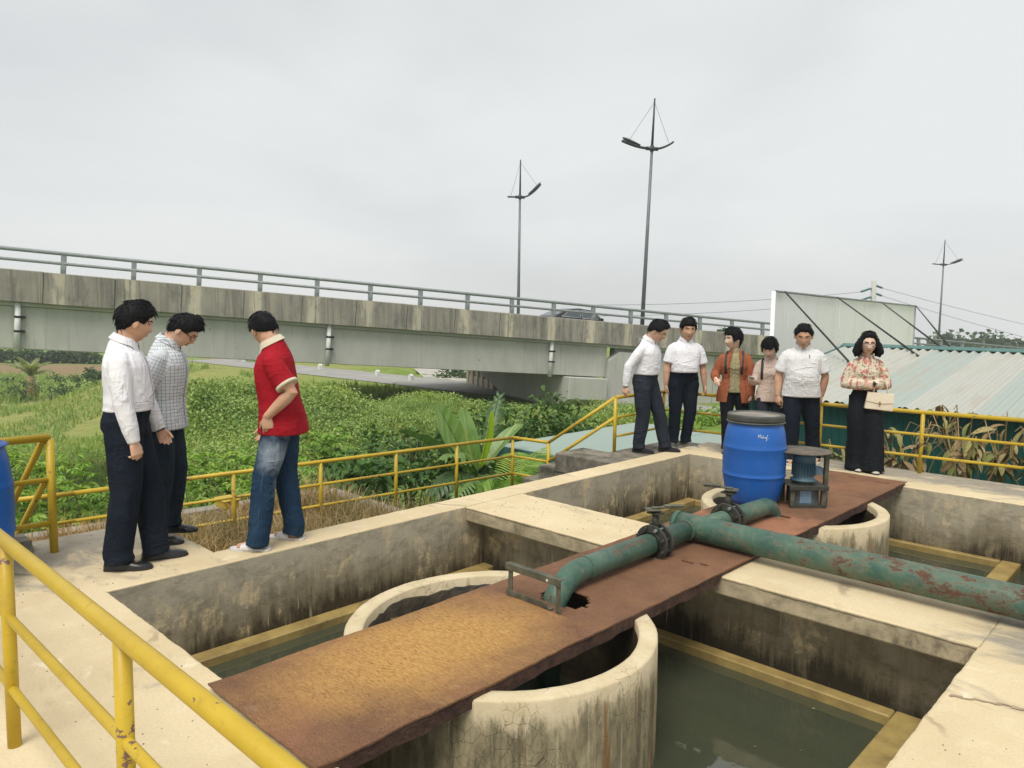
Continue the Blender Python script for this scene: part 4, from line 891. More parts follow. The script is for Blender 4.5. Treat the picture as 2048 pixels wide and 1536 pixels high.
GF = np.stack([ii * nr_ + jj, ii * nr_ + jj + 1, i2 * nr_ + jj + 1, i2 * nr_ + jj], -1).reshape(-1, 4)
def m_ground():
    n = NT('field_ground'); p = n.map(n.pos(), (1, 1, 1), (0, 0, 0), (0, 0, -HEAD)); r, f, z = n.sep(p)
    big = n.noise(p, .12, 5, .6, .5); mid = n.noise(p, .9, 6, .65); fine = n.noise(p, 9, 5, .7)
    green = n.mix(n.ramp(mid, [(.36, 0), (.64, 1)]), (.17, .27, .05), (.27, .35, .09))
    dry = n.mix(fine, (.36, .35, .13), (.30, .32, .10)); soil = n.mix(mid, (.27, .185, .10), (.33, .235, .14))
    left = n.smooth(n.math('MULTIPLY', r, -1.), 7, 15)
    patch = n.math('MULTIPLY', left, n.math('MULTIPLY', n.smooth(n.math('ADD', f, n.math('MULTIPLY', big, 12)), 48, 54), n.math('SUBTRACT', 1, n.smooth(n.math('ADD', f, n.math('MULTIPLY', big, 10)), 66, 74))))
    c = n.mix(n.math('MULTIPLY', patch, .85), green, dry)
    c = n.mix(n.math('MULTIPLY', n.smooth(big, .56, .66), .5), c, dry)
    strip = n.math('MULTIPLY', n.smooth(n.math('MULTIPLY', r, -1.), 14, 18), n.math('MULTIPLY', n.smooth(n.math('ADD', f, n.math('MULTIPLY', mid, 3)), 86, 89), n.math('SUBTRACT', 1, n.smooth(f, 104, 107))))
    c = n.mix(strip, c, soil)
    far = n.smooth(f, 110, 116); c = n.mix(n.math('MULTIPLY', far, .8), c, n.mix(big, (.19, .28, .08), (.24, .32, .11)))
    st = n.noise(n.map(p, (.5, 1.6, 1)), 1.6, 7, .72); c = n.mix(n.math('MULTIPLY', n.smooth(st, .52, .66), .6), c, (.10, .13, .03)); c = n.mix(n.math('MULTIPLY', n.math('SUBTRACT', 1, n.smooth(st, .34, .46)), .5), c, (.33, .34, .12)); c = n.mix(n.math('MULTIPLY', n.smooth(fine, .55, .75), .35), c, (.05, .075, .018))
    return n.done(c, .95, 0, n.bump(n.math('ADD', fine, mid), .8, .15), .1)
ground = mesh_obj('ground', MB().arr(GV, GF, True), m_ground()); tag(ground, kind='structure')
# country road beyond the bank, with a pale concrete yard on its far side
tt = np.linspace(-38, 24, 60); vs = []; fs = []
for k, t in enumerate(tt):
    for off in (-3.4, 1.0):
        c = RP0 + RDIR * t + RNRM * off; vs.append(to_world(np.array(c[0]), np.array(c[1]), -2.27).tolist())
    if k: fs.append((2 * k - 2, 2 * k, 2 * k + 1, 2 * k - 1))
M['road'] = plain('pale_worn_road', (.34, .335, .31), (.27, .265, .245), 1, .9, 0, .2, 30, space='pos')
road = mesh_obj('road', MB().add(vs, [f[::-1] for f in fs]), M['road']); tag(road, kind='structure')
yd = [onz(828, 737, -2.39), onz(850, 757, -2.39), onz(975, 766, -2.39), onz(950, 738, -2.39)]
yard = mesh_obj('yard_pavement', MB().add([tuple(v) for v in yd], [(0, 1, 2, 3)]), plain('pale_concrete_yard', (.46, .44, .39), (.38, .36, .32), 1, .9, 0, .1, space='pos')); tag(yard, kind='structure')
M['plaster'] = plain('cream_plaster', (.50, .44, .34), (.42, .37, .29), 1.5, .85, 0, .1, space='pos')
wl0 = onz(940, 766, -2.3); wl1 = onz(990, 780, -2.3); wu = (wl1 - wl0); wl_ = wu.length; wu.normalize()
bw_ = empty('boundary_wall', tuple(wl0), 'low cream boundary wall with pillars seen under the bridge', 'wall')
mesh_obj('plinth', MB().box((0, -.12, 0), (wl_, .12, .5)).xf(Matrix.Translation(wl0) @ Matrix.Rotation(math.atan2(wu.y, wu.x), 4, 'Z')), M['plaster'], bw_)
for k in range(6):
    mesh_obj('pillar', MB().box((k * wl_ / 5 - .16, -.18, 0), (k * wl_ / 5 + .16, .18, 1.5)).xf(Matrix.Translation(wl0) @ Matrix.Rotation(math.atan2(wu.y, wu.x), 4, 'Z')), M['plaster'], bw_)
mesh_obj('coping', MB().box((-.2, -.14, 1.2), (wl_ + .2, .14, 1.3)).xf(Matrix.Translation(wl0) @ Matrix.Rotation(math.atan2(wu.y, wu.x), 4, 'Z')), M['plaster'], bw_)
ORD = ['leftmost', 'second from the left', 'third from the left', 'fourth from the left', 'fifth from the left']
# white marker stones along the road
for k, (px_, dd) in enumerate(((487, 60), (540, 57), (640, 53), (755, 48), (822, 45))):
    p_ = ond(px_, 700, dd); r_, f_ = p_.dot(RV), p_.dot(FV); mk = mesh_obj('road_marker', MB().box((-.12, -.12, 0), (.12, .12, .62)).prism([(-.12, .62), (.12, .62), (0, .72)], 'y', -.12, .12).xf(Matrix.Translation((p_.x, p_.y, -2.6))), M['pvc'], None)
    tag(mk, 'small white marker stone, ' + ORD[k] + ', beside the road under the bridge', 'marker', 'white road markers')
# ------------------------------------------------------------------ foliage
def m_leaf(name, cols, rough=.55, trans=.25):
    n = NT(name); g = n.new('ShaderNodeNewGeometry'); k = len(cols)
    c = n.ramp(g.outputs['Random Per Island'], [(i / max(1, k - 1), c) for i, c in enumerate(cols)])
    pn = n.noise(n.pos(), .55, 4, .6); c = n.mix(n.math('MULTIPLY', n.smooth(pn, .52, .66), .55), c, n.mix(1., c, (1.45, 1.15, .9), 'MULTIPLY')); c = n.mix(n.math('MULTIPLY', n.math('SUBTRACT', 1, n.smooth(pn, .36, .48)), .6), c, n.mix(1., c, (.6, .75, .8), 'MULTIPLY'))
    n.done(c, rough, 0, None, .3)
    t = n.new('ShaderNodeBsdfTranslucent'); n.link(n.mix(1., c, (1.3, 1.35, .6), 'MULTIPLY'), t.inputs[0])
    m = n.new('ShaderNodeMixShader'); m.inputs[0].default_value = trans
    n.link(n.b.outputs[0], m.inputs[1]); n.link(t.outputs[0], m.inputs[2]); n.link(m.outputs[0], n.out.inputs[0]); return n.m
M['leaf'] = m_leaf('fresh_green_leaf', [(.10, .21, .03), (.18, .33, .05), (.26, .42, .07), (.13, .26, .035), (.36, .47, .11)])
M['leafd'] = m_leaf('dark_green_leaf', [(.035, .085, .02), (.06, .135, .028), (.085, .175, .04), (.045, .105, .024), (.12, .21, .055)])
M['weed'] = m_leaf('bank_weed_leaf', [(.19, .30, .075), (.26, .38, .10), (.33, .45, .13), (.40, .47, .18), (.22, .33, .085)])
M['straw'] = m_leaf('dry_straw', [(.30, .20, .085), (.44, .32, .16), (.36, .24, .11), (.54, .42, .23), (.22, .135, .06)])
M['hedge'] = m_leaf('far_hedge_leaf', [(.04, .085, .03), (.06, .115, .04), (.085, .15, .055)])
M['bark'] = plain('green_brown_stem', (.13, .10, .055), (.08, .065, .035), 12, .9)
def orient(N, tilt=.7, rg=rng):
    """unit leaf axes: d along the leaf (mostly outward), w across"""
    a = rg.uniform(0, 2 * np.pi, N); e = rg.normal(-.1, tilt * .6, N)
    d = np.stack([np.cos(a) * np.cos(e), np.sin(a) * np.cos(e), np.sin(e)], -1)
    up = np.stack([rg.normal(0, .35, N), rg.normal(0, .35, N), np.ones(N)], -1)
    w = np.cross(d, up); w /= np.linalg.norm(w, axis=1, keepdims=True) + 1e-9; return d, w
def leaf_mesh(P, d, w, L, W, fold=.25, droop=.2):
    N = len(P); L = np.broadcast_to(L, N)[:, None]; W = np.broadcast_to(W, N)[:, None]; nrm = np.cross(w, d)
    dn = np.array([0, 0, -1.])
    V = np.stack([P, P + d * L * .42 + w * W + nrm * W * fold, P + d * L + dn * L * droop, P + d * L * .42 - w * W + nrm * W * fold], 1).reshape(-1, 3)
    F = np.arange(4 * N).reshape(N, 4); F = np.concatenate([F[:, [0, 1, 2]], F[:, [0, 2, 3]]])
    return V, F
def shrub(label, r, f, top, rad_, mat='leaf', L=.15, n=1300, palm=True, name='leafy_shrub', cat='shrub', group='shrubs below the walkway', stems=7, base=None, squash=1., shape=1.):
    base = float(hgt(r, f)) - .05 if base is None else base; b = rf(r, f, base); H = top - base
    o = empty(name, b, label, cat, group); mb = MB(); tips = []
    for k in range(stems):
        a = random.uniform(0, 6.283); rr = rad_ * random.uniform(.15, .85) ; h = H * random.uniform(.62, .96) * (1 - .25 * (rr / rad_) ** 2)
        q = b + Vector((math.cos(a) * rr, math.sin(a) * rr, h)); m = b.lerp(q, .5) + Vector((random.uniform(-.1, .1), random.uniform(-.1, .1), h * .08))
        mb.tube([b + Vector((random.uniform(-.08, .08), random.uniform(-.08, .08), 0)), m, q], [.025, .018, .008], 6); tips += [q, m.lerp(q, .5), m.lerp(q, .75)]
    mesh_obj('stems', mb, M['bark'], o)
    c = np.array(b); N = n; u = rng.uniform(0, 1, N); a = rng.uniform(0, 2 * np.pi, N)
    # clumps: leaves gather round random clump centres in the upper shell
    nc = max(10, n // 55); ca = rng.uniform(0, 2 * np.pi, nc); cr_ = rad_ * np.sqrt(rng.uniform(.02, 1, nc)); ch = H * (1 - rng.uniform(0, 1, nc) ** 1.6 * .78) * (1 - .30 * shape * (cr_ / rad_) ** 2)
    C = np.stack([cr_ * np.cos(ca), cr_ * np.sin(ca), ch], -1); idx = rng.integers(0, nc, N)
    sp = rng.normal(0, 1, (N, 3)) * np.array([.24, .24, .13]) * (rad_ * .75); P = c + C[idx] + sp
    P[:, 2] = np.maximum(P[:, 2], base + .05)
    Ls = L * rng.uniform(.6, 1.25, N)
    if palm:
        k = 5; P5 = np.repeat(P[:N // k], k, 0); Ls = np.repeat(Ls[:N // k], k); an = np.tile(np.linspace(-1.25, 1.25, k), N // k) + np.repeat(rng.uniform(0, 6.28, N // k), k)
        dr = -.15 + rng.normal(0, .16, len(P5)); d = np.stack([np.cos(an) * np.cos(dr), np.sin(an) * np.cos(dr), np.sin(dr)], -1)
        w = np.cross(d, np.array([0, 0, 1.]) + rng.normal(0, .2, (len(P5), 3))); w /= np.linalg.norm(w, axis=1, keepdims=True)
        V, Fc = leaf_mesh(P5, d, w, Ls, Ls * .24, .2, .25)
    else:
        d, w = orient(N, .8); V, Fc = leaf_mesh(P, d, w, Ls, Ls * .3, .25, .3)
    fo = mesh_obj('foliage', MB().arr(V, Fc), M[mat], o); tag(fo, kind='stuff'); return o
def topz(px_, y, d): return 1.66 - (y - (619 + px_ * .0143)) * d / 1490
def rpx(px_, d): return (px_ - 1024) / 1490 * d
row = [(-40, 905, 11.0, 1.1, 'leaf', 'leafy green shrub at the far left edge behind the blue barrel'), (60, 893, 12.2, 1.0, 'leaf', 'leafy green shrub just left of the stair railing post'),
       (165, 900, 11.2, 1.0, 'leaf', 'leafy green shrub between the railing post and the man in white'), (300, 890, 12.4, 1.1, 'leaf', 'leafy green shrub half hidden behind the two standing men'),
       (430, 868, 12.6, 1.05, 'leaf', 'leafy green shrub between the checked shirt and the red polo'), (520, 880, 11.4, .9, 'leaf', 'leafy green shrub hidden behind the jeans of the man in red'),
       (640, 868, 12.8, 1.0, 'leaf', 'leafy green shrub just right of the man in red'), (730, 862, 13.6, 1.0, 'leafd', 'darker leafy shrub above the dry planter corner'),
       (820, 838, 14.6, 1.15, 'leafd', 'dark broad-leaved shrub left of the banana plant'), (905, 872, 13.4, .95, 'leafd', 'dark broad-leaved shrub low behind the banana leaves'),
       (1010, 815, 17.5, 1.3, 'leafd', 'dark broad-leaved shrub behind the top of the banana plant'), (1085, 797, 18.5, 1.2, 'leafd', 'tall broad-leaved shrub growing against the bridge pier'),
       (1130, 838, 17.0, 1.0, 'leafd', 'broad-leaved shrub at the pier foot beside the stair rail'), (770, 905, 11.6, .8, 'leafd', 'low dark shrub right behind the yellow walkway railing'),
       (380, 905, 11.0, .9, 'leaf', 'low leafy shrub beneath the checked shirt, behind the railing')]
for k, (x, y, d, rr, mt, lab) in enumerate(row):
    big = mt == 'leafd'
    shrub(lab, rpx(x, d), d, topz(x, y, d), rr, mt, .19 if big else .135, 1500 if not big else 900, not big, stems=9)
for k, (x, y, d, rr, lab) in enumerate(((1265, 838, 27, 1.5, 'low weedy bush under the abutment, left of the first white shirt'), (1340, 830, 28, 1.6, 'low weedy bush between the two white shirted men'), (1420, 832, 29, 1.6, 'low weedy bush left of the rust blazer'), (1490, 836, 29, 1.6, 'low weedy bush behind the rust blazer'))):
    shrub(lab, rpx(x, d), d, topz(x, y, d), rr, 'leaf', .2, 700, False, 'weedy_bush', 'bush', 'bushes at the foot of the abutment', 5)
# weeds over the bank, grass over the field: nobody could count them
def scatter(N, cond):
    out = []; tot = 0
    while tot < N:
        f = rng.uniform(14, 84, N); x = rng.uniform(-.74, .22, N); r = x * f; m = cond(r, f) & (rng.uniform(0, 1, N) < np.clip(26 / f, .25, 1)); out.append(np.stack([r[m], f[m]], -1)); tot += m.sum()
    return np.concatenate(out)[:N]
def bankcond(r, f): tb = (r + .03) * .8957 + (f - 31) * .4446; nb = (r + .03) * .4446 - (f - 31) * .8957; return (nb > .5) & (nb < 15) & (tb > -16) & (tb < 5) & (f > 15)
Q = scatter(9000, bankcond); cl = vnoise2(Q[:, 0] * .55, Q[:, 1] * .55, 5) + .5
k = 22; hh = (.12 + .5 * cl ** 1.5)
P = np.repeat(Q, k, 0); hk = np.repeat(hh, k); z = hgt(P[:, 0], P[:, 1]) + hk * rng.uniform(.1, 1, len(P)) ** .7
P = P + rng.normal(0, .2, P.shape); d, w = orient(len(P), 1.0); Ls = rng.uniform(.045, .115, len(P)) * (.7 + .6 * np.repeat(cl, k))
V, Fc = leaf_mesh(to_world(P[:, 0], P[:, 1], z), d, w, Ls, Ls * .33, .3, .2)
weeds = mesh_obj('bank_weeds', MB().arr(V, Fc), M['weed']); tag(weeds, 'tangle of green weeds covering the bank below the road', 'weeds', kind='stuff')
def blades(Pw, H, W, lean=.35):
    N = len(Pw); a = rng.uniform(0, 6.283, N); d = np.stack([np.cos(a), np.sin(a), np.zeros(N)], -1); t = rng.normal(0, lean, N)[:, None]
    b = rng.uniform(0, 6.283, N); sd_ = np.stack([np.cos(b), np.sin(b), np.zeros(N)], -1); H = np.broadcast_to(H, N)[:, None]; W = np.broadcast_to(W, N)[:, None]; up = np.array([0, 0, 1.])
    mid = Pw + up * H * .55 + sd_ * H * t * .4; tip = Pw + up * H * (1 - .25 * np.abs(t)) + sd_ * H * t
    V = np.stack([Pw - d * W, Pw + d * W, mid + d * W * .7, mid - d * W * .7, tip], 1).reshape(-1, 3); F = np.arange(5 * N).reshape(N, 5)
    return V, F
def poly5(V, F, mat, name): mb = MB(); mb.arr(V, F[:, [0, 1, 2, 3]]); mb.f += [tuple(t) for t in F[:, [3, 2, 4]].tolist()]; mb.sm += [False] * len(F); mb.mi += [0] * len(F); return mesh_obj(name, mb, mat)
Q = scatter(38000, lambda r, f: (road_s(r, f) > 3) & (f > 15) & (vnoise2(r * .2, f * .2, 9) > -.18))
V, Fc = blades(to_world(Q[:, 0], Q[:, 1], hgt(Q[:, 0], Q[:, 1])), rng.uniform(.1, .45, len(Q)) * np.clip(Q[:, 1] / 40, .8, 1.8), rng.uniform(.015, .035, len(Q)) * np.clip(Q[:, 1] / 30, 1, 2.5), .6)
Q = scatter(7000, lambda r, f: (r < -15) & (f > 60) & (f < 84) & (vnoise2(r * .16, f * .16, 12) > -.05)); V2, F2 = blades(to_world(Q[:, 0], Q[:, 1], hgt(Q[:, 0], Q[:, 1])), rng.uniform(.5, 1.15, len(Q)), rng.uniform(.04, .08, len(Q)), .5); Fc = np.concatenate([Fc, F2 + len(V)]); V = np.concatenate([V, V2])
gs = poly5(V, Fc, M['weed'], 'field_grass'); tag(gs, 'long green grass growing over the field on the left', 'grass', kind='stuff')
# ------------------------------------------------------------------ planter of dead grass beside the tank
pl = empty('concrete_planter', (-6.6, 3.6, -.6), 'low concrete planter bed beside the tank, overgrown with dead grass', 'planter')
M['kerb'] = plain('grey_kerb_concrete', (.33, .30, .25), (.22, .205, .175), 4, .9, 0, .3, 30, space='pos')
KC = [(-8.55, 1.2), (-8.2, 5.22), (-4.99, 5.16)]
for a, b in zip(KC[:-1], KC[1:]):
    A = Vector((a[0], a[1], 0)); B = Vector((b[0], b[1], 0)); u = (B - A); l = u.length; u.normalize(); nn = Vector((-u.y, u.x, 0)) * .09
    mesh_obj('kerb', MB().prism([tuple((A + nn)[:2]), tuple((A - nn)[:2]), tuple((B - nn)[:2]), tuple((B + nn)[:2])][::1], 'z', -3.3, -.58), M['kerb'], pl, .01)
mesh_obj('soil_bed', MB().add([(-8.5, 1.2, -.68), (-4.98, 1.2, -.68), (-4.98, 5.1, -.68), (-8.15, 5.1, -.68)], [(0, 1, 2, 3)]), plain('dry_soil', (.16, .115, .065), (.10, .07, .04), 5, .95, 0, .5, 30, space='pos'), pl)
N = 11000; x = rng.uniform(-8.1, -5.3, N); y = rng.uniform(1.3, 5.05, N); kk = vnoise2(x * 2.2, y * 2.2, 4) + .5
V, Fc = blades(np.stack([x, y, np.full(N, -.68)], -1), (.12 + .36 * kk) * rng.uniform(.5, 1.25, N), rng.uniform(.004, .009, N), .75)
dg = poly5(V, Fc, M['straw'], 'dead_grass'); tag(dg, 'tangled brown dead grass filling the planter behind the men', 'grass', kind='stuff')
yb = mesh_obj('yellow_box', MB().box((-.22, -.16, 0), (.22, .16, .16)).box((-.25, -.19, .16), (.25, .19, .20)).xf(Matrix.Translation(onz(455, 1014, -.58)) @ Matrix.Scale(.55, 4)), M['yellow'], None, .01); tag(yb, 'small yellow box on the planter kerb behind the red polo man', 'box')
# ------------------------------------------------------------------ banana plant
def blade_leaf(L, W, arch, torn=0., n=14, seed=1):
    """one long leaf along +Y, arching; torn>0 cuts it into strips"""
    rg = np.random.default_rng(seed); mb = MB(); vs = []; fs = []
    t = np.linspace(0, 1, n); y = L * t * (1 - .12 * arch * t); z = L * (arch * .55 * (t - 1.25 * t ** 2)); wd = W * np.sin(np.pi * np.clip(t * .93 + .05, 0, 1)) ** .55
    if not torn:
        for i in range(n):
            for u in (-1, -.5, -.06, .06, .5, 1): vs.append((u * wd[i], y[i], z[i] + abs(u) * wd[i] * .38 - (.0 if abs(u) > .1 else .02) + (rg.normal(0, .008) if abs(u) == 1 else 0)))
        for i in range(n - 1):
            for k in range(5): a = i * 6 + k; fs.append((a, a + 1, a + 7, a + 6))
        mb.add(vs, fs, True)
    else:
        for s in (-1, 1):
            for i in range(n - 1):
                cut = rg.uniform(.1, .9) * torn; y1 = y[i + 1] - (y[i + 1] - y[i]) * cut * .5; dr = rg.uniform(.15, .9) * wd[i]
                vs = [(0, y[i], z[i]), (s * wd[i] * .55, y[i] + .05 * L, z[i] + .12 * wd[i]), (s * wd[i], y[i] + .09 * L, z[i] - dr), (s * wd[i], y1 + .08 * L, z[i + 1] - dr), (s * wd[i] * .55, y1 + .05 * L, z[i + 1] + .12 * wd[i]), (0, y[i + 1], z[i + 1])]
                mb.add(vs, [(0, 1, 4, 5), (1, 2, 3, 4)] if s > 0 else [(5, 4, 1, 0), (4, 3, 2, 1)], True)
    mb.tube([(0, yy, zz - .012) for yy, zz in zip(y, z)], [.022 * (1 - .8 * q) for q in t], 6)
    return mb
def m_ban(name, a, b):
    n = NT(name); p = n.obj(); x, y, z = n.sep(p)
    v = n.noise(n.map(p, (1.5, 26, 1.5)), 1.2, 3); c = n.mix(n.smooth(v, .35, .65), a, b)
    rib = n.math('SUBTRACT', 1, n.smooth(n.math('ABSOLUTE', x), .006, .022)); c = n.mix(rib, c, (.34, .42, .14))
    n.done(c, .38, 0, n.bump(v, .3, .01), .45); t = n.new('ShaderNodeBsdfTranslucent'); n.link(n.mix(1., c, (1.5, 1.5, .6), 'MULTIPLY'), t.inputs[0])
    m = n.new('ShaderNodeMixShader'); m.inputs[0].default_value = .35; n.link(n.b.outputs[0], m.inputs[1]); n.link(t.outputs[0], m.inputs[2]); n.link(m.outputs[0], n.out.inputs[0]); return n.m
M['ban'] = m_ban('banana_leaf', (.15, .27, .07), (.24, .36, .13)); M['bany'] = m_ban('young_banana_leaf', (.36, .52, .03), (.44, .58, .06)); M['band'] = m_ban('old_banana_leaf', (.06, .13, .04), (.10, .17, .065))
bd_ = 12.6; bb_ = ond(955, 940, bd_); ban = empty('banana_plant', (bb_.x, bb_.y, -3.3), 'banana plant with tall bright leaves behind the yellow walkway railing', 'banana plant')
mesh_obj('pseudostem', MB().tube([(bb_.x, bb_.y, -3.3), (bb_.x + .05, bb_.y, -2.2), (bb_.x + .02, bb_.y + .02, -1.25)], [.14, .12, .07], 14), plain('banana_stem', (.20, .22, .08), (.12, .13, .05), 6, .6), ban)
def leaf_to(parent, base_px, tip_px, d0, d1, W, arch, mat, torn=0, seed=1, roll=0, nm='leaf', stalk=True):
    A = ond(*base_px, d0); B = ond(*tip_px, d1); v = B - A; L = v.length; y = v.normalized()
    side = y.cross(Vector((0, 0, 1))); side = side.normalized() if side.length > .2 else RV.copy()
    if abs(y.z) > .6: side = (RV - y * RV.dot(y)).normalized()
    z = side.cross(y); Mx = Matrix((side, y, z)).transposed().to_4x4(); Mx = Matrix.Translation(A) @ Mx @ Matrix.Rotation(roll, 4, 'Y')
    mb = blade_leaf(L, W, arch, torn, 14, seed).xf(Mx); o = mesh_obj(nm, mb, M[mat], parent)
    return o
for bp, tp_, d0, d1, W, arch, mt, torn, roll in (((948, 945), (872, 804), 12.6, 12.2, .21, .25, 'ban', 0, .35), ((955, 940), (926, 815), 12.7, 12.9, .17, .18, 'ban', 0, -.25), ((960, 935), (985, 822), 12.5, 12.3, .11, .12, 'bany', 0, 1.0),
    ((945, 950), (795, 850), 12.5, 12.0, .14, .35, 'band', 0, .5), ((965, 935), (1000, 788), 13.0, 13.6, .15, .1, 'band', .4, 0), ((970, 930), (1046, 842), 12.8, 13.2, .15, .3, 'ban', 0, -.5),
    ((955, 945), (880, 900), 12.4, 11.6, .23, .9, 'ban', .5, .2), ((950, 950), (850, 980), 12.3, 11.6, .26, 1.0, 'band', .8, 0), ((960, 950), (1000, 985), 12.3, 11.9, .22, .9, 'band', .7, .1), ((955, 960), (905, 990), 12.3, 11.5, .24, .8, 'ban', .6, .1), ((948, 945), (880, 835), 12.9, 13.8, .13, .4, 'band', .2, .3)):
    leaf_to(ban, bp, tp_, d0, d1, W, arch, mt, torn, random.randint(1, 999), roll)
# small palm with feathery fronds beside the shed
pp = ond(1010, 975, 12.0); palm = empty('feathery_palm', (pp.x, pp.y, -3.3), 'small palm with arching feathery fronds below the landing stairs', 'palm')
mesh_obj('trunk', MB().tube([(pp.x, pp.y, -3.3), (pp.x, pp.y, -1.35)], [.1, .07], 10), M['bark'], palm)
def frond(A, tip, arch, n=30, ll=.42):
    v = tip - A; L = v.length; y = v.normalized(); side = y.cross(Vector((0, 0, 1))).normalized(); mb = MB(); pts = []
    for i in range(n):
        t = i / (n - 1); pts.append(A + v * t + Vector((0, 0, arch * 4 * t * (1 - t))))
    mb.tube(pts, [.016 * (1 - .8 * i / n) for i in range(n)], 5)
    for i in range(3, n):
        t = i / (n - 1); l = ll * math.sin(math.pi * min(1, t * .8 + .15)); tg = (pts[i] - pts[i - 1]).normalized()
        for s in (-1, 1):
            e = pts[i] + (side * s * .8 + tg * .55).normalized() * l + Vector((0, 0, -.3 * l)); m = pts[i].lerp(e, .5) + Vector((0, 0, .05 * l))
            mb.add([pts[i] - tg * .008, pts[i] + tg * .012, m + tg * .014, e, m - tg * .012], [(0, 1, 2, 4), (4, 2, 3)], False)
    return mb
for k, (tx, ty, td, ar) in enumerate(((1070, 970, 11.8, .35), (1090, 930, 12.6, .3), (960, 985, 11.6, .3), (1030, 1010, 11.3, .4), (1095, 893, 12.9, .12), (985, 1020, 11.4, .35), (1040, 905, 12.8, .25))):
    mesh_obj('frond', frond(Vector((pp.x, pp.y, -1.35)), ond(tx, ty, td), ar), M['leaf'], palm)
# distant banana on the left field
bf = ond(62, 770, 64); fb = empty('distant_banana', (bf.x, bf.y, -6.0), 'distant pale banana plant standing alone in the left field', 'banana plant')
mesh_obj('trunk', MB().tube([(bf.x, bf.y, -6.1), (bf.x, bf.y, -4.0)], [.5, .3], 10), M['straw'], fb)
M['banp'] = m_ban('pale_banana_leaf', (.20, .25, .10), (.27, .31, .14))
for k in range(9):
    a = 2 * math.pi * k / 9 + .3; e = random.uniform(.3, 1.2); A = Vector((bf.x, bf.y, -4.0)); v = Vector((math.cos(a) * math.cos(e), math.sin(a) * math.cos(e), math.sin(e)))
    y = v; side = y.cross(Vector((0, 0, 1))).normalized(); z = side.cross(y); Mx = Matrix.Translation(A) @ Matrix((side, y, z)).transposed().to_4x4()
    mesh_obj('leaf', blade_leaf(random.uniform(1.6, 2.2), .3, .7, .3, 10, k).xf(Mx), M['banp'], fb)
# ------------------------------------------------------------------ far hedge and trees
def tree(label, px_, ytop, d, rad_, mat='hedge', n=500, L=.5, name='far_tree', group='far trees', trunk=True, base=-3.3):
    r, f = rpx(px_, d), d; top = topz(px_, ytop, d); b = rf(r, f, base); o = empty(name, b, label, 'tree', group); H = top - base
    mesh_obj('trunk', MB().tube([b, b + Vector((.1, 0, H * .4)), b + Vector((.05, .1, H * .75))], [.14, .11, .05], 8), M['bark'], o)
    nc = 14; C = rng.normal(0, 1, (nc, 3)); C /= np.linalg.norm(C, axis=1, keepdims=True); C *= rng.uniform(.35, .8, nc)[:, None] * np.array([rad_, rad_, H * .32]); C[:, 2] += H * .62
    P = np.array(b) + C[rng.integers(0, nc, n)] + rng.normal(0, 1, (n, 3)) * rad_ * .22; dd, w = orient(n, 1.); Ls = L * rng.uniform(.6, 1.3, n)
    V, Fc = leaf_mesh(P, dd, w, Ls, Ls * .45, .3, .2); c = mesh_obj('crown', MB().arr(V, Fc), M[mat], o); tag(c, kind='stuff')
ORD = ['leftmost', 'second from the left', 'third from the left', 'fourth from the left', 'fifth from the left', 'sixth from the left', 'seventh from the left', 'eighth from the left', 'ninth from the left', 'tenth from the left', 'eleventh from the left']
for k, px_ in enumerate(range(4, 200, 18)):
    tree('hedge tree, ' + ORD[k] + ', in the dark row across the far field', px_ + random.uniform(-4, 4), 703 + random.uniform(-4, 3), 108, 1.5, 'hedge', 300, .5, 'hedge_tree', 'hedge trees in a row across the field', True, -6.1)
for k, (px_, yt, rr) in enumerate(((1895, 676, 4), (1930, 684, 3.6), (1962, 678, 4), (1990, 682, 4), (2012, 688, 3.4), (2046, 690, 4))):
    tree(('round-topped far tree just right of the small lamp', 'low far tree right of the round-topped one', 'far tree rising above the bridge rail right of the lamp', 'taller far tree near the right edge', 'low far tree close to the right edge', 'far tree at the right edge above the rail')[k], px_, yt, 150, rr, 'hedge', 420, 1.1, base=-5)
tree('small feathery tree growing beyond the bridge rail', 1437, 650, 52, .7, 'hedge', 160, .3, base=-.5); 
tree('thin poplar in the left field beside the man in white', 183, 738, 74, .9, 'hedge', 200, .4, base=-6)
sg = shrub('lone grey-green bush in the field left of the white shirt', rpx(176, 66), 66, topz(176, 742, 66), 1.2, 'hedge', .3, 260, False, 'field_bush', 'bush', None, 5)
sh2 = shrub('pale shrub beside the cream boundary wall', rpx(918, 50), 50, topz(918, 742, 50), 1.6, 'hedge', .35, 420, False, 'yard_shrub', 'shrub', None, 5)
for k, (x, y, d, rr, lab) in enumerate(((30, 752, 62, 1.4, 'dark low bush left of the distant banana'), (100, 752, 62, 1.5, 'dark low bush right of the distant banana'), (128, 748, 63, 1.1, 'small dark bush nearest the man in white'))):
    shrub(lab, rpx(x, d), d, topz(x, y, d), rr, 'hedge', .25, 300, False, 'field_bush', 'bush', 'dark bushes in the field', 5)
# ------------------------------------------------------------------ drying plants behind the right railing
M['dryleaf'] = (lambda n: n.done(n.mix(n.smooth(n.noise(n.obj(), 9, 4), .4, .65), n.ramp(n.rand(), [(0, (.16, .20, .05)), (.22, (.24, .26, .075)), (.42, (.36, .31, .13)), (.6, (.34, .25, .12)), (.8, (.24, .14, .075)), (1, (.42, .37, .20))]), (.20, .15, .07)), .7, 0, None, .25))(NT('drying_leaf'))
lm = MB(); vs = []; fs = []
for i, t in enumerate(np.linspace(0, 1, 7)):
    wd = .15 * math.sin(math.pi * (t * .92 + .04)) ** .8; z = .06 * math.sin(t * 3) - .25 * t * t
    for u in (-1, 0, 1): vs.append((u * wd, t, z + abs(u) * wd * .5))
for i in range(6):
    for k in range(2): a = i * 3 + k; fs.append((a, a + 1, a + 4, a + 3))
lm.add(vs, fs, True); leaf_proto = None
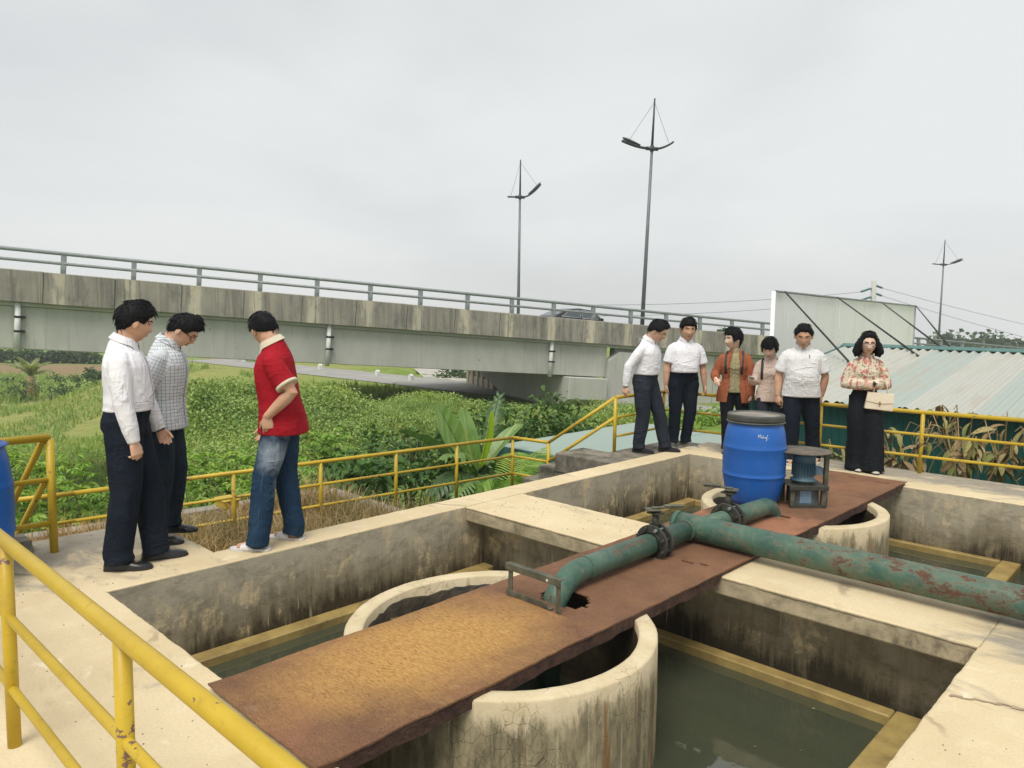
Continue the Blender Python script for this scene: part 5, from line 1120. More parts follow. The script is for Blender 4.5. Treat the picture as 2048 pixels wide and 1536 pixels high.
spots = [(-2.3, 10.5), (-1.5, 10.7), (-1.05, 10.3), (-.35, 10.5), (.15, 10.3), (-2.9, 10.2), (-4.2, 9.9), (-3.45, 9.75), (-2.65, 9.75), (-2.05, 9.65), (-1.75, 10.1), (-1.35, 9.6), (-.95, 9.9), (-.55, 9.6), (-.15, 9.85), (.3, 9.6)]
dlab = ['brown drying plant close to the shed wall right of the floral blouse', 'brown drying plant low against the green wall in the middle of the row', 'half-withered plant in the second row right of the post', 'half-withered plant in the second row near the right edge', 'withered plant in the second row at the right edge', 'withered stalks behind the black wide trousers', 'short drying plant seen behind the man in the checked white shirt', 'small drooping dry plant left of the woman in the floral blouse', 'drooping dry plant right of the black trousers', 'tall dry leafy plant behind the railing post', 'back dry plant against the green shed wall', 'yellowing leafy plant right of the railing post', 'tall yellowing plant against the green wall', 'yellow-green drying plant near the right edge', 'dense drying plant at the right edge', 'drying plant past the right edge of the deck']
for k, (x, y) in enumerate(spots):
    H = [.95, 1.0, .9, 1.05, 1.0, .7, .35, .5, .8, 1.05, 1.1, 1.0, 1.15, 1.0, 1.1, 1.0][k]; nl = [44, 44, 50, 50, 50, 30, 18, 26, 44, 62, 52, 68, 66, 72, 72, 36][k]; zb = -.75
    o = empty('drying_plant', (x, y, zb), dlab[k], 'plant', 'drying plants behind the right railing')
    tips = []
    for s in range(5):
        a = random.uniform(0, 6.28); rr = random.uniform(.1, .42); q = Vector((x + rr * math.cos(a), y + rr * math.sin(a) * .7, zb + .45 + H * random.uniform(.55, 1.0))); m = Vector((x + rr * .35 * math.cos(a), y + rr * .35 * math.sin(a), zb + .3 + H * .5))
        mesh_obj('stalk', MB().tube([(x + random.uniform(-.06, .06), y, -3.3), m, q, q + Vector((rr * .3 * math.cos(a), rr * .3 * math.sin(a), -.06))], [.012, .011, .006, .003], 6), M['straw'], o); tips.append((m, q))
    for j in range(nl):
        m, q = random.choice(tips); t = random.uniform(-.35, 1.0); p = m.lerp(q, t); L = random.uniform(.13, .27); a = random.uniform(0, 6.28); e = random.gauss(-.75, .5)
        if leaf_proto is None: leaf_proto = mesh_obj('leaf', lm, M['dryleaf'], o, 0, 1, False); c = leaf_proto
        else: c = dup(leaf_proto, 'leaf', (0, 0, 0), o)
        c.location = p - Vector((x, y, zb)); yv = Vector((math.cos(a) * math.cos(e), math.sin(a) * math.cos(e), math.sin(e))); sd2 = yv.cross(Vector((random.gauss(0, .3), random.gauss(0, .3), 1))).normalized(); zz = sd2.cross(yv)
        c.rotation_euler = Matrix((sd2, yv, zz)).transposed().to_euler(); c.scale = (L * random.uniform(.8, 1.2), L, L)
tangle = empty('dead_creeper', (-1.7, 10.3, -.7), 'thin dead creeper stems climbing the green shed wall', 'creeper')
for k in range(16):
    x = random.uniform(-3.0, .3); pts = [Vector((x, random.uniform(9.6, 10.4), -.4))]
    for j in range(7): pts.append(pts[-1] + Vector((random.gauss(.03, .09), random.gauss(0, .05), random.uniform(.08, .22) * (1 if j < 5 else -.6))))
    mesh_obj('stem', MB().tube(pts, [.007 * (1 - .1 * j) for j in range(8)], 5), M['straw'], tangle)
# ------------------------------------------------------------------ thin haze in the air
hz = mesh_obj('haze', MB().box((-268, -268, -11), (268, 268, 13.2)), None); hz.data.materials.clear()
hm_ = bpy.data.materials.new('haze_air'); hm_.use_nodes = True; hm_.node_tree.nodes.clear(); ho = hm_.node_tree.nodes.new('ShaderNodeOutputMaterial'); hv = hm_.node_tree.nodes.new('ShaderNodeVolumePrincipled')
hv.inputs['Color'].default_value = (.93, .95, .95, 1); hv.inputs['Density'].default_value = .0011; hv.inputs['Anisotropy'].default_value = .2
hm_.node_tree.links.new(hv.outputs[0], ho.inputs['Volume']); hz.data.materials.append(hm_); tag(hz, kind='stuff')
# ------------------------------------------------------------------ people: builders
from mathutils.bvhtree import BVHTree
def V3(*a): return Vector(a)
def loft(secs, seg=28, pw=2.3):
    """secs: (centre, ex, ey, rx, ry) -> closed tube with superelliptic rings"""
    mb = MB(); vs = []; fs = []; n = len(secs)
    for (c, ex, ey, rx, ry) in secs:
        for k in range(seg):
            a = 2 * math.pi * k / seg; ca, sa = math.cos(a), math.sin(a)
            x = math.copysign(abs(ca) ** (2 / pw), ca) * rx; y = math.copysign(abs(sa) ** (2 / pw), sa) * ry
            vs.append(c + ex * x + ey * y)
    for i in range(n - 1):
        for k in range(seg): k2 = (k + 1) % seg; fs.append((i * seg + k, i * seg + k2, (i + 1) * seg + k2, (i + 1) * seg + k))
    fs.append(tuple(range(seg - 1, -1, -1))); fs.append(tuple((n - 1) * seg + k for k in range(seg)))
    return mb.add(vs, fs, True)
def remesh(mb, vox, it=3, fac=.5):
    me = bpy.data.meshes.new('tmp'); me.from_pydata(mb.v, [], mb.f); me.update(); o = bpy.data.objects.new('tmp', me); COL.objects.link(o)
    m = o.modifiers.new('r', 'REMESH'); m.mode = 'VOXEL'; m.voxel_size = vox; m.use_smooth_shade = True
    if it: s = o.modifiers.new('s', 'SMOOTH'); s.factor = fac; s.iterations = it
    ev = o.evaluated_get(bpy.context.evaluated_depsgraph_get()); e = ev.to_mesh(); n = len(e.vertices); V = np.empty(n * 3); e.vertices.foreach_get('co', V); V = V.reshape(-1, 3)
    F = [tuple(p.vertices) for p in e.polygons]; N = np.empty(n * 3); e.vertex_normals.foreach_get('vector', N); N = N.reshape(-1, 3); ev.to_mesh_clear()
    bpy.data.objects.remove(o); bpy.data.meshes.remove(me); return V, F, N
def ellipsoid(c, r, Mr=None, nu=12, nv=8):
    mb = MB(); vs = []; fs = []
    for j in range(nv + 1):
        t = math.pi * j / nv
        for i in range(nu): a = 2 * math.pi * i / nu; p = V3(r[0] * math.sin(t) * math.cos(a), r[1] * math.sin(t) * math.sin(a), r[2] * math.cos(t)); vs.append(V3(*c) + (Mr @ p if Mr else p))
    for j in range(nv):
        for i in range(nu): i2 = (i + 1) % nu; fs.append((j * nu + i, (j + 1) * nu + i, (j + 1) * nu + i2, j * nu + i2))
    return mb.add(vs, fs, True)
def ease(x, a, b): t = min(1, max(0, (x - a) / (b - a))); return t * t * (3 - 2 * t)
def g2(x, s): return np.exp(-(x / s) ** 2)
def head_grid(fat=1., nose=1., nth=56, nph=72):
    th = np.linspace(0, np.pi, nth); ph = np.linspace(0, 2 * np.pi, nph, endpoint=False); T, Pq = np.meshgrid(th, ph, indexing='ij')
    d = np.stack([np.sin(T) * np.sin(Pq), np.sin(T) * np.cos(Pq), np.cos(T)], -1).reshape(-1, 3)
    p = d * np.array([.0745, .094, .113]); x, y, z = p.T; t = np.clip(-z / .113, 0, 1)
    x = x * (1 - .24 * t ** 1.6) * (1 + (fat - 1) * t); x = x * (1 + .05 * g2(z - .03, .04))
    y = np.where(y < 0, y * (1 - .32 * t ** 1.3), y * (1 - .03 * t)); y = np.where((y < 0) & (z > 0), y * 1.04, y)
    fr = np.clip(d[:, 1] * 2.2, 0, 1)
    dn = np.zeros_like(x); ridge = np.clip((.024 - z) / .05, 0, 1) * (z > -.045); rz = np.where(z < -.030, np.clip(1 - (-.030 - z) / .014, 0, 1), np.clip((.026 - z) / .056, 0, 1))
    dn += nose * .0185 * rz * np.exp(-(x / (.0095 + .007 * np.clip((.0 - z) / .03, 0, 1))) ** 2) + .005 * g2(np.abs(x) - .014, .006) * g2(z + .030, .008)
    dn += -.0095 * g2(np.abs(x) - .031, .017) * g2(z - .009, .013) + .0045 * g2(x, .055) * g2(z - .032, .011) + .005 * fat * g2(np.abs(x) - .042, .02) * g2(z + .024, .022)
    dn += .0065 * g2(x, .024) * g2(z + .060, .012) - .005 * g2(x, .024) * g2(z + .0605, .0035) - .003 * g2(x, .02) * g2(z + .077, .006) + .008 * g2(x, .02) * g2(z + .098, .014)
    y = y + dn * fr; P = np.stack([x, y, z], -1); F = []
    for j in range(nth - 1):
        for i in range(nph): i2 = (i + 1) % nph; F.append((j * nph + i, (j + 1) * nph + i, (j + 1) * nph + i2, j * nph + i2))
    return P, F, d
def face_y(P, x, z): m = P[:, 1] > 0; Q = P[m]; return float(Q[np.argmin((Q[:, 0] - x) ** 2 + (Q[:, 2] - z) ** 2), 1])
def hair_mesh(style, Pd, fat):
    P, F, d = head_grid(fat, 0., 80, 110); az = np.abs(np.arctan2(d[:, 0], d[:, 1])); x, y, z = P.T
    front, nape, th = style.get('front', .058), style.get('nape', -.07), style.get('th', .024)
    zl = np.interp(az, [0, .55, .85, 1.15, 1.45, 1.75, 2.0, 2.5, np.pi], [front, front - .004, .045, style.get('side', .006), style.get('ear', .004), style.get('ear', .004) - .012, nape * .55, nape * .9, nape])
    part = style.get('part', 0); zl = zl + .006 * vnoise2(az * 9 + 3, d[:, 0] * 3)
    m = np.clip((z - zl) / .016, 0, 1); top = np.clip((z - .01) / .09, 0, 1)
    t = (.013 + (th * .88 - .013) * top ** .8) * m * m * (3 - 2 * m)
    t = t * (1 + .28 * np.cos(az) * top * style.get('quiff', .6))
    if style.get('fringe'): t = t + .012 * g2(az, .8) * np.clip(1 - np.abs(z - front) / .03, 0, 1) * m
    comb = np.stack([d[:, 0] * 34 + d[:, 2] * 5, d[:, 1] * 9, d[:, 2] * 9], -1); comb2 = np.stack([az * 26, d[:, 2] * 4, d[:, 1] * 4 + 7], -1)
    w = np.clip(top * 1.6, 0, 1); nz = vnoise3(comb, 2) * w + vnoise3(comb2, 3) * (1 - w) + .5 * vnoise3(d * 11, 4)
    t = t + m * nz * style.get('rough', .011) * .3
    sc = np.where(m > 0, 1, .93)
    Q = P * sc[:, None] + d * t[:, None]; mb = MB().arr(Q, F, True)
    rg = random.Random(int(th * 1e5) + len(style))
    crown = V3(.01, -.045, .115)
    for k in range(style.get('locks', 70) * 5):      # fine locks combed away from the crown
        i = rg.randrange(len(Q))
        if m[i] < .8: continue
        q = V3(*Q[i]); n = V3(*d[i]); f = q - crown + V3(rg.gauss(0, .012), 0, -.02 - .25 * max(0, .06 - q.z)); f = (f - n * f.dot(n)); f.normalize(); L = rg.uniform(.02, .045)
        lift = rg.uniform(-.001, .003) * (1.5 if q.z > .08 else .7)
        mb.tube([q - n * .004 - f * L * .3, q + n * .0015 + f * L * .3, q + n * lift + f * L], [.0026, .0024, .0006], 4)
    if style.get('bob'):
        b = style['bob']; tb = MB()
        for s in np.linspace(-1, 1, 15):
            a = s * b.get('span', 2.45) * -1 + math.pi; n = V3(math.sin(a), math.cos(a), 0); rr = .082; out = b.get('out', .03); L = b['len'] * (1 - .12 * abs(s)); wv = rg.uniform(-.012, .012)
            p0 = V3(n.x * .076, n.y * .09, .05); p1 = V3(n.x * (.09 + out * .4), n.y * (.1 + out * .3), -.01); p2 = V3(n.x * (.092 + out + wv), n.y * (.092 + out * .6), -.01 - L * .6); p3 = V3(n.x * (.088 + out * .55 + wv), n.y * (.088 + out * .4), -.01 - L)
            tb.tube([p0, p1, p2, p3], [.02, .026, .026, .010], 8)
        V, F2, N = remesh(tb, .006, 2); V = V + N * (vnoise3(V * np.array([90, 90, 22]), 6) * .012)[:, None]; mb.arr(V, np.array([f for f in F2 if len(f) == 4]), True)
    if style.get('bun'): mb.add(*(lambda e: (e.v, e.f, True))(ellipsoid((0, -.115, .0), (.035, .045, .04)))); mb.tube([(0, -.13, -.01), (.01, -.15, -.06), (.0, -.14, -.11)], [.025, .024, .006], 8)
    return mb
def hand(mb, wrist, d, pn, side, curl=25, s=1., thumb=.6, spread=.0):
    """palm and five fingers; d = direction of the fingers, pn = direction the palm looks at, side = which way the thumb lies"""
    d = d.normalized(); pn = (pn - d * pn.dot(d)).normalized(); t = d.cross(pn) * side; t.normalize()
    secs = []
    for k, (a, w, h) in enumerate(((-.012, .026, .021), (.02, .034, .019), (.055, .041, .017), (.085, .042, .014))): secs.append((wrist + d * a * s, t, pn, w * s, h * s))
    m = loft(secs, 14, 2.6); mb.add(m.v, m.f, True)
    for k, (u, L) in enumerate(((.031, .072), (.0105, .080), (-.0105, .074), (-.031, .058))):
        base = wrist + d * (.078 - .006 * abs(k - 1)) * s + t * u * s; dirn = (d + t * (u * spread * 8)).normalized(); pts = [base - dirn * .012 * s, base]; c = 0; p = base
        for j, fr in enumerate((.44, .31, .25)):
            c += R(curl) * (1.0, 1.15, .8)[j] * (1 + .12 * k); q = (dirn * math.cos(c) + pn * math.sin(c)); p = p + q * L * fr * s; pts.append(p)
        mb.tube(pts, [.0095 * s, .0095 * s, .0088 * s, .0082 * s, .0062 * s], 8)
    b = wrist + d * .022 * s + t * .024 * s; q1 = (d * .62 + t * thumb + pn * .35).normalized(); q2 = (d * .85 + t * thumb * .35 + pn * .45).normalized()
    mb.tube([b - q1 * .012 * s, b, b + q1 * .034 * s, b + q1 * .034 * s + q2 * .028 * s, b + q1 * .034 * s + q2 * .05 * s], [.013 * s, .014 * s, .0115 * s, .0105 * s, .007 * s], 8)
def seg_dist(V, a, b):
    a = np.array(a); b = np.array(b); ab = b - a; t = np.clip(((V - a) @ ab) / (ab @ ab), 0, 1); return np.linalg.norm(V - (a + t[:, None] * ab), axis=1), t
def fab(name, a, b=None, kind=None, rough=.85, fold=.5, **k):
    n = NT(name); p = n.obj(); u = n._attr('pat'); b = b or tuple(c * .9 for c in a)
    c = n.mix(n.smooth(n.noise(p, 5, 4), .35, .65), a, b); ux, uy, uz = n.sep(u)
    if kind == 'check':
        sp, wd, lc, al = k['sp'], k['wd'], k['line'], k.get('al', .8)
        def ln(v): 
            fr = n.math('FRACT', n.math('DIVIDE', v, sp)); return n.math('SUBTRACT', 1, n.smooth(n.math('ABSOLUTE', n.math('SUBTRACT', fr, .5)), wd * .6, wd))
        c = n.mix(n.math('MULTIPLY', ln(ux), al), c, lc); c = n.mix(n.math('MULTIPLY', ln(uy), al), c, lc)
    if kind == 'denim':
        c = n.mix(n.math('MULTIPLY', n.smooth(n.noise(p, 190, 3, .7), .5, .7), .25), c, (.06, .11, .18))
        hip, legc = k['fade']
        for (cx, cy, cz, rx, rz, am) in k['fade'][1]:
            q = n.new('ShaderNodeVectorMath'); q.operation = 'DISTANCE'; n.link(n.map(p, (1 / rx, 1 / rx, 1 / rz)), q.inputs[0]); q.inputs[1].default_value = (cx / rx, cy / rx, cz / rz)
            c = n.mix(n.math('MULTIPLY', n.math('SUBTRACT', 1, n.smooth(n.math('ADD', q.outputs['Value'], n.math('MULTIPLY', n.noise(p, 14, 4), .8)), .4, 1.5)), am), c, (.42, .48, .55))
    if kind == 'floral':
        v1 = n.voro(n.map(u, (1, 1, 1)), 16, 'F1', 'Distance'); v2 = n.voro(n.map(u, (1, 1, 1), (.3, .2, 0)), 30, 'F1', 'Distance'); wob = n.math('MULTIPLY', n.math('SUBTRACT', n.noise(u, 70, 3), .5), .35)
        fl = n.math('SUBTRACT', 1, n.smooth(n.math('ADD', v1, wob), .40, .50)); sel = n.smooth(n.noise(u, 12, 2), .36, .42)
        lf = n.math('SUBTRACT', 1, n.smooth(n.math('ADD', v2, .0) if False else n.math('ADD', v2, wob), .30, .40))
        c = n.mix(n.math('MULTIPLY', lf, .8), c, n.mix(n.noise(u, 30, 2), (.13, .15, .06), (.28, .20, .10)))
        c = n.mix(n.math('MULTIPLY', n.math('MULTIPLY', fl, sel), .95), c, n.mix(n.smooth(n.noise(u, 55, 3), .4, .6), (.46, .075, .085), (.58, .26, .22)))
    h = n.math('ADD', n.noise(n.map(p, (1, 1, .45), (0, 0, 0), (.3, .4, 0)), 22, 4, .55, .8), n.math('MULTIPLY', n.noise(p, 500, 2), .03))
    rid = n.math('SUBTRACT', 1, n.math('ABSOLUTE', n.math('SUBTRACT', n.math('MULTIPLY', n.noise(n.map(p, (1.3, 1.3, .55), (2, 1, 0), (.35, .5, .2)), 9, 3, .5, .5), 2), 1.0))); rid = n.math('POWER', rid, 7.0)
    rid2 = n.math('SUBTRACT', 1, n.math('ABSOLUTE', n.math('SUBTRACT', n.math('MULTIPLY', n.noise(n.map(p, (.6, .6, 1.5), (7, 3, 0), (-.5, .3, .4)), 8, 2, .5, .6), 2), 1.0))); rid2 = n.math('MULTIPLY', n.math('POWER', rid2, 9.0), n.smooth(n.noise(p, 3.5, 2), .42, .60))
    h = n.math('ADD', n.math('MULTIPLY', h, .5), n.math('ADD', n.math('MULTIPLY', rid, .55), n.math('MULTIPLY', rid2, .9)))
    m = n.done(c, rough, 0, n.bump(h, fold, .016), .25)
    n.put(n.b.inputs['Specular IOR Level'], .12); return m
def m_skin(name, a):
    n = NT(name); p = n.obj(); c = n.mix(n.smooth(n.noise(p, 14, 4), .35, .7), a, (a[0] * .86, a[1] * .74, a[2] * .68))
    m = n.done(c, .5, 0, n.bump(n.noise(p, 160, 3), .12, .002), .35)
    n.put(n.b.inputs['Subsurface Weight'], .12); n.put(n.b.inputs['Subsurface Radius'], (.012, .004, .002)); return m
M['skinA'] = m_skin('warm_skin', (.68, .435, .315)); M['skinB'] = m_skin('tan_skin', (.60, .37, .255)); M['skinC'] = m_skin('fair_skin', (.74, .53, .42))
M['hair'] = (lambda n: n.done(n.mix(n.noise(n.obj(), 60, 3), (.005, .005, .006), (.011, .011, .013)), .6, 0, n.bump(n.noise(n.map(n.obj(), (5, 1.4, 1.4)), 60, 3), .3, .003), .12))(NT('black_hair'))
M['eye'] = plain('dark_eye', (.012, .008, .006), (.02, .012, .01), 9, .15, 0, 0); M['lip_'] = plain('lip', (.36, .12, .09), (.30, .10, .075), 30, .45); M['lipred'] = plain('red_lip', (.42, .07, .07), (.36, .06, .06), 30, .4)
M['leather'] = plain('black_shoe_leather', (.012, .012, .013), (.018, .018, .018), 14, .28, 0, .2, 40); M['sole'] = plain('dark_shoe_sole', (.02, .019, .018), (.03, .028, .025), 14, .7)
M['frame'] = plain('spectacle_frame', (.012, .012, .014), None, 9, .3); M['goldframe'] = plain('thin_metal_frame', (.40, .33, .26), None, 9, .3, .6)
PEOPLE = {}
def person(label, a, H, pel, feet, pose, look, shirt, trousers, shoe, build, parts=()):
    """a: heading in degrees from the camera's right towards the distance. Everything below is laid out in the person's own frame:
    x to the person's right, y forward, z up."""
    s = H / 1.70; fd = RV * math.cos(R(a)) + FV * math.sin(R(a)); rt = V3(fd.y, -fd.x, 0)
    P0 = rf((pel[0] - 1024) / 1490 * pel[1], pel[1], 0); base = V3(P0.x, P0.y, 0)
    M3 = Matrix((rt, fd, V3(0, 0, 1))).transposed(); MW = Matrix.Translation(base) @ M3.to_4x4(); inv = MW.inverted()
    o = empty('person', base, label, 'person', None, M3.to_euler()); OB = {}
    def part(name, mb, mat, par=None, attr=None):
        ob = mesh_obj(name, mb, mat, par or o, 0, 1, False)
        if attr is not None:
            at = ob.data.attributes.new('pat', 'FLOAT_VECTOR', 'POINT'); at.data.foreach_set('vector', np.ascontiguousarray(attr, dtype=np.float32).ravel())
        OB[name] = ob; return ob
    bulk, belly = build.get('bulk', 1.), build.get('belly', 0.); fem = build.get('fem', 0)
    # ---- skeleton
    PZ_ = .93 * s - build.get('drop', 0); pv = V3(0, 0, PZ_); lf, ls, tw = R(pose.get('lean', 2)), R(pose.get('side', 0)), R(pose.get('twist', 0))
    Rt = Matrix.Rotation(ls, 3, 'Y') @ Matrix.Rotation(-lf, 3, 'X')
    def sp(z): k = ease(z, -.02 * s, .30 * s); return pv + Matrix.Rotation(ls * k, 3, 'Y') @ (Matrix.Rotation(-lf * k, 3, 'X') @ V3(0, 0, z))
    def spx(z): k = ease(z, .0, .30 * s); q = Matrix.Rotation(ls * k, 3, 'Y') @ Matrix.Rotation(-lf * k, 3, 'X') @ Matrix.Rotation(tw * k, 3, 'Z'); return q @ V3(1, 0, 0), q @ V3(0, 1, 0)
    RT = Rt @ Matrix.Rotation(tw, 3, 'Z'); shw = (.163 if not fem else .146) * s * (1 + (bulk - 1) * .5)
    S0 = sp(.388 * s); sh = {1: S0 + RT @ V3(shw, -.005 * s, 0), -1: S0 + RT @ V3(-shw, -.005 * s, 0)}
    neck = sp(.50 * s); hy, hp, hr = R(look.get('yaw', 0)), R(look.get('pitch', 8)), R(look.get('roll', 0))
    HR = RT @ Matrix.Rotation(hy, 3, 'Z') @ Matrix.Rotation(-hp, 3, 'X') @ Matrix.Rotation(hr, 3, 'Y'); nk = Rt @ Matrix.Rotation(hy * .5, 3, 'Z') @ Matrix.Rotation(-hp * .8, 3, 'X')
    hs = 1.14 * .235 / .226 * s ** .6 * build.get('head', 1.); HC = neck + nk @ V3(0, .010, .022 * s) + HR @ V3(0, .022, .088 * hs)
    hip = {1: pv + V3(.088 * s, 0, -.03 * s), -1: pv + V3(-.088 * s, 0, -.03 * s)}; ank = {}; knee = {}; tdir = {}
    for sd_, (fx, fy, ta) in zip((1, -1), feet):
        w = inv @ onz(fx, fy, 0.); td = M3.transposed() @ (RV * math.cos(R(ta)) + FV * math.sin(R(ta))); tdir[sd_] = td.normalized()
        ank[sd_] = V3(w.x, w.y, .085 * s) - td * .045 * s; A, B = hip[sd_], ank[sd_]; l1, l2 = .418 * s, .404 * s; D = (B - A).length
        u = (B - A).normalized(); D2 = min(D, (l1 + l2) * .997); x = (l1 * l1 - l2 * l2 + D2 * D2) / (2 * D2); h = math.sqrt(max(1e-6, l1 * l1 - x * x)); fw = (td * .6 + V3(0, .4, 0)); fw = (fw - u * fw.dot(u)).normalized()
        knee[sd_] = A + u * x * (D / D2) + fw * h
    ua, fa = .282 * s, .245 * s; elb = {}; wri = {}
    for sd_, (u, f) in zip((1, -1), (pose['R'][:2], pose['L'][:2])):
        elb[sd_] = sh[sd_] + V3(*u).normalized() * ua; wri[sd_] = elb[sd_] + V3(*f).normalized() * fa
    # ---- body (skin), one surface
    b = MB(); Pg, Fg, dg_ = head_grid(build.get('face', 1.), build.get('nose', 1.))
    b.arr((np.array(HR) @ (Pg * hs).T).T + np.array(HC), Fg)
    for sd_ in (1, -1):
        m = ellipsoid((0, 0, 0), (.012, .021, .035)); Me = Matrix.Translation(HC) @ HR.to_4x4() @ Matrix.Translation(V3(sd_ * .077, -.010, -.004) * hs) @ Matrix.Rotation(sd_ * R(-22), 4, 'Z') @ Matrix.Rotation(R(12), 4, 'X') @ Matrix.Scale(hs, 4); m.xf(Me); b.add(m.v, m.f, True)
    nr1 = (.058 if not fem else .047) * s * build.get('neck', 1.)
    b.tube([HC + HR @ V3(0, -.022, -.02) * hs, HC + HR @ V3(0, -.026, -.075) * hs, neck.lerp(HC, .2), neck - V3(0, 0, .05 * s), sp(.30 * s), pv], [nr1 * .95, nr1 * .95, nr1 * 1.02, nr1 * 1.15, .09 * s, .09 * s], 20)
    ar = build.get('arm', 1.) * s
    for sd_ in (1, -1):
        b.tube([sp(.36 * s), sh[sd_] - V3(0, 0, .02 * s), sh[sd_].lerp(elb[sd_], .35), sh[sd_].lerp(elb[sd_], .8), elb[sd_], elb[sd_].lerp(wri[sd_], .25), elb[sd_].lerp(wri[sd_], .6), wri[sd_].lerp(elb[sd_], .06), wri[sd_]], [.035 * ar, .038 * ar, .046 * ar, .041 * ar, .039 * ar, .041 * ar, .036 * ar, .027 * ar, .0255 * ar], 16)
        hd = pose.get('hand', {}).get(sd_, {}); d = V3(*hd['d']) if 'd' in hd else (wri[sd_] - elb[sd_]); pn = V3(*hd.get('pn', (-sd_, .15, 0))); hand(b, wri[sd_], d, pn, hd.get('side', sd_ if 'side' not in hd else 1), hd.get('curl', 26), s * (.97 if not fem else .88), hd.get('thumb', .5), hd.get('spread', 0))
        b.tube([pv, hip[sd_], knee[sd_], ank[sd_], ank[sd_] - V3(0, 0, .04 * s)], [.08 * s, .07 * s, .045 * s, .036 * s, .036 * s], 12)
        td = tdir[sd_]; b.tube([ank[sd_] - td * .035 * s - V3(0, 0, .05 * s), ank[sd_] + td * .05 * s - V3(0, 0, .048 * s), ank[sd_] + td * .15 * s - V3(0, 0, .062 * s)], [.028 * s, .03 * s, .018 * s], 10)
    V, F, N = remesh(b, .0052, 2, .45); bo = part('body', MB().add(V.tolist(), F, True), M[build.get('skin', 'skinA')])
    # ---- head details
    def hp_(x, y, z): return HC + HR @ (V3(x, y, z) * hs)
    for sd_ in (1, -1):
        m = ellipsoid((0, 0, 0), (.0145, .006, look.get('eye', .0042))); m.xf(Matrix.Translation(hp_(sd_ * .031, face_y(Pg, sd_ * .031, .008) - .0025, .007)) @ HR.to_4x4() @ Matrix.Rotation(sd_ * R(-12), 4, 'Z') @ Matrix.Scale(hs, 4)); part('eye', m, M['eye'], bo)
        part('eyebrow', MB().tube([hp_(sd_ * xx, face_y(Pg, sd_ * xx, zz) - .0003, zz) for xx, zz in ((.013, .026), (.026, .031), (.039, .031), (.049, .026))], [.003 * hs, .0042 * hs, .0038 * hs, .0015 * hs], 6, True, True, (1, .6)), M['hair'], bo)
    part('lips', MB().tube([hp_(xx, face_y(Pg, xx, -.060) - .002, -.0605 - abs(xx) * .05) for xx in (-.024, -.012, 0, .012, .024)], [.001, .0055 * hs, .0065 * hs, .0055 * hs, .001], 8, True, True, (1.1, .6)), M[build.get('lips', 'lip_')], bo)
    hm = hair_mesh(build['hair'], Pg, build.get('face', 1.)); hm.xf(Matrix.Translation(HC) @ HR.to_4x4() @ Matrix.Scale(hs, 4)); part('hair', hm, M['hair'])
    gl = build.get('glasses')
    if gl:
        fm = M[gl]; g = MB()
        for sd_ in (1, -1):
            c = (sd_ * .032, face_y(Pg, sd_ * .032, .005) + .013, .004); pts = [hp_(c[0] + .0235 * math.cos(t) * (1 if gl == 'frame' else .95), c[1] - abs(.012 * math.cos(t)) * (1 if math.cos(t) * sd_ > 0 else 0), c[2] + .017 * math.sin(t)) for t in np.linspace(0, 2 * math.pi, 17)]
            g.tube(pts, (.0024 if gl == 'frame' else .0016) * hs, 5, False); g.tube([hp_(sd_ * .055, c[1] - .012, .010), hp_(sd_ * .079, .035, .012), hp_(sd_ * .081, -.012, .010)], .0022 * hs, 5)
        g.tube([hp_(-.010, face_y(Pg, 0, .01) + .004, .008), hp_(.010, face_y(Pg, 0, .01) + .004, .008)], .002 * hs, 5); part('glasses', g, fm)
    # ---- trousers
    tr = trousers; t = MB(); wz = tr.get('waist', .085) * s
    pel_s = [(-.115, .150, .105, -.006), (-.06, .172, .124, -.010), (0, .168, .124, -.008), (.05, .158, .116, .0), (tr.get('waist', .085), .150, .110, .004)]
    secs = []
    for z, rx, ry, yo in pel_s:
        ex, ey = spx(z * s); bl = belly * math.exp(-((z - .12) / .1) ** 2); rx *= (1 - .04 * fem if z < .02 else 1 - .13 * fem); ry *= 1 - .14 * fem; tk = 1 if shirt.get('tuck') else .94; rx *= tk; ry *= tk; secs.append((sp(z * s) + ey * (yo + bl * .4) * s, ex, ey, rx * s * bulk, (ry + bl * .5) * s * (1 + (bulk - 1) * .7)))
    m = loft(secs); t.add(m.v, m.f, True); lw = tr.get('w', 1.)
    for sd_ in (1, -1):
        h0 = hip[sd_] + V3(0, -.004, .02 * s); k_, a_ = knee[sd_], ank[sd_]; hem = a_ + V3(0, 0, tr.get('hem', -.035) * s) + tdir[sd_] * .01
        t.tube([h0, h0.lerp(k_, .25), h0.lerp(k_, .6), k_, k_.lerp(a_, .3), k_.lerp(a_, .65), a_ + V3(0, 0, .03 * s), hem],
               [x * s for x in (.100 * bulk * (1 if shirt.get('tuck') else .86), .104 * bulk * (1 if shirt.get('tuck') else .93), .090 * (.5 + .5 * bulk) * (1 + (lw - 1) * .6), .077 * lw, .076 * lw, .071 * lw * tr.get('flare', 1.), .070 * lw * tr.get('flare', 1.), .073 * lw * tr.get('flare', 1.))], 22)
    V, F, N = remesh(t, .0085, 4, .5); legz = V[:, 2]
    amp = tr.get('amp', .015); q = V * np.array([7, 7, 5.]) / s; dsp = vnoise3(q + 11, 3) * amp * .8
    low = np.clip(1 - legz / (.32 * s), 0, 1); kn = np.exp(-((legz - .47 * s) / (.1 * s)) ** 2); cr_ = np.exp(-((legz - .84 * s) / (.09 * s)) ** 2)
    fold = np.abs(vnoise3(np.stack([V[:, 0] * 9, V[:, 1] * 9, V[:, 2] * 26 + V[:, 0] * 9], -1) / s, 5)) * 2 - .5
    vert = .4 - np.abs(vnoise3(np.stack([V[:, 0] * 15, V[:, 1] * 15, V[:, 2] * 2.6], -1) / s, 6)) * 2.2; dsp += vert * amp * .55
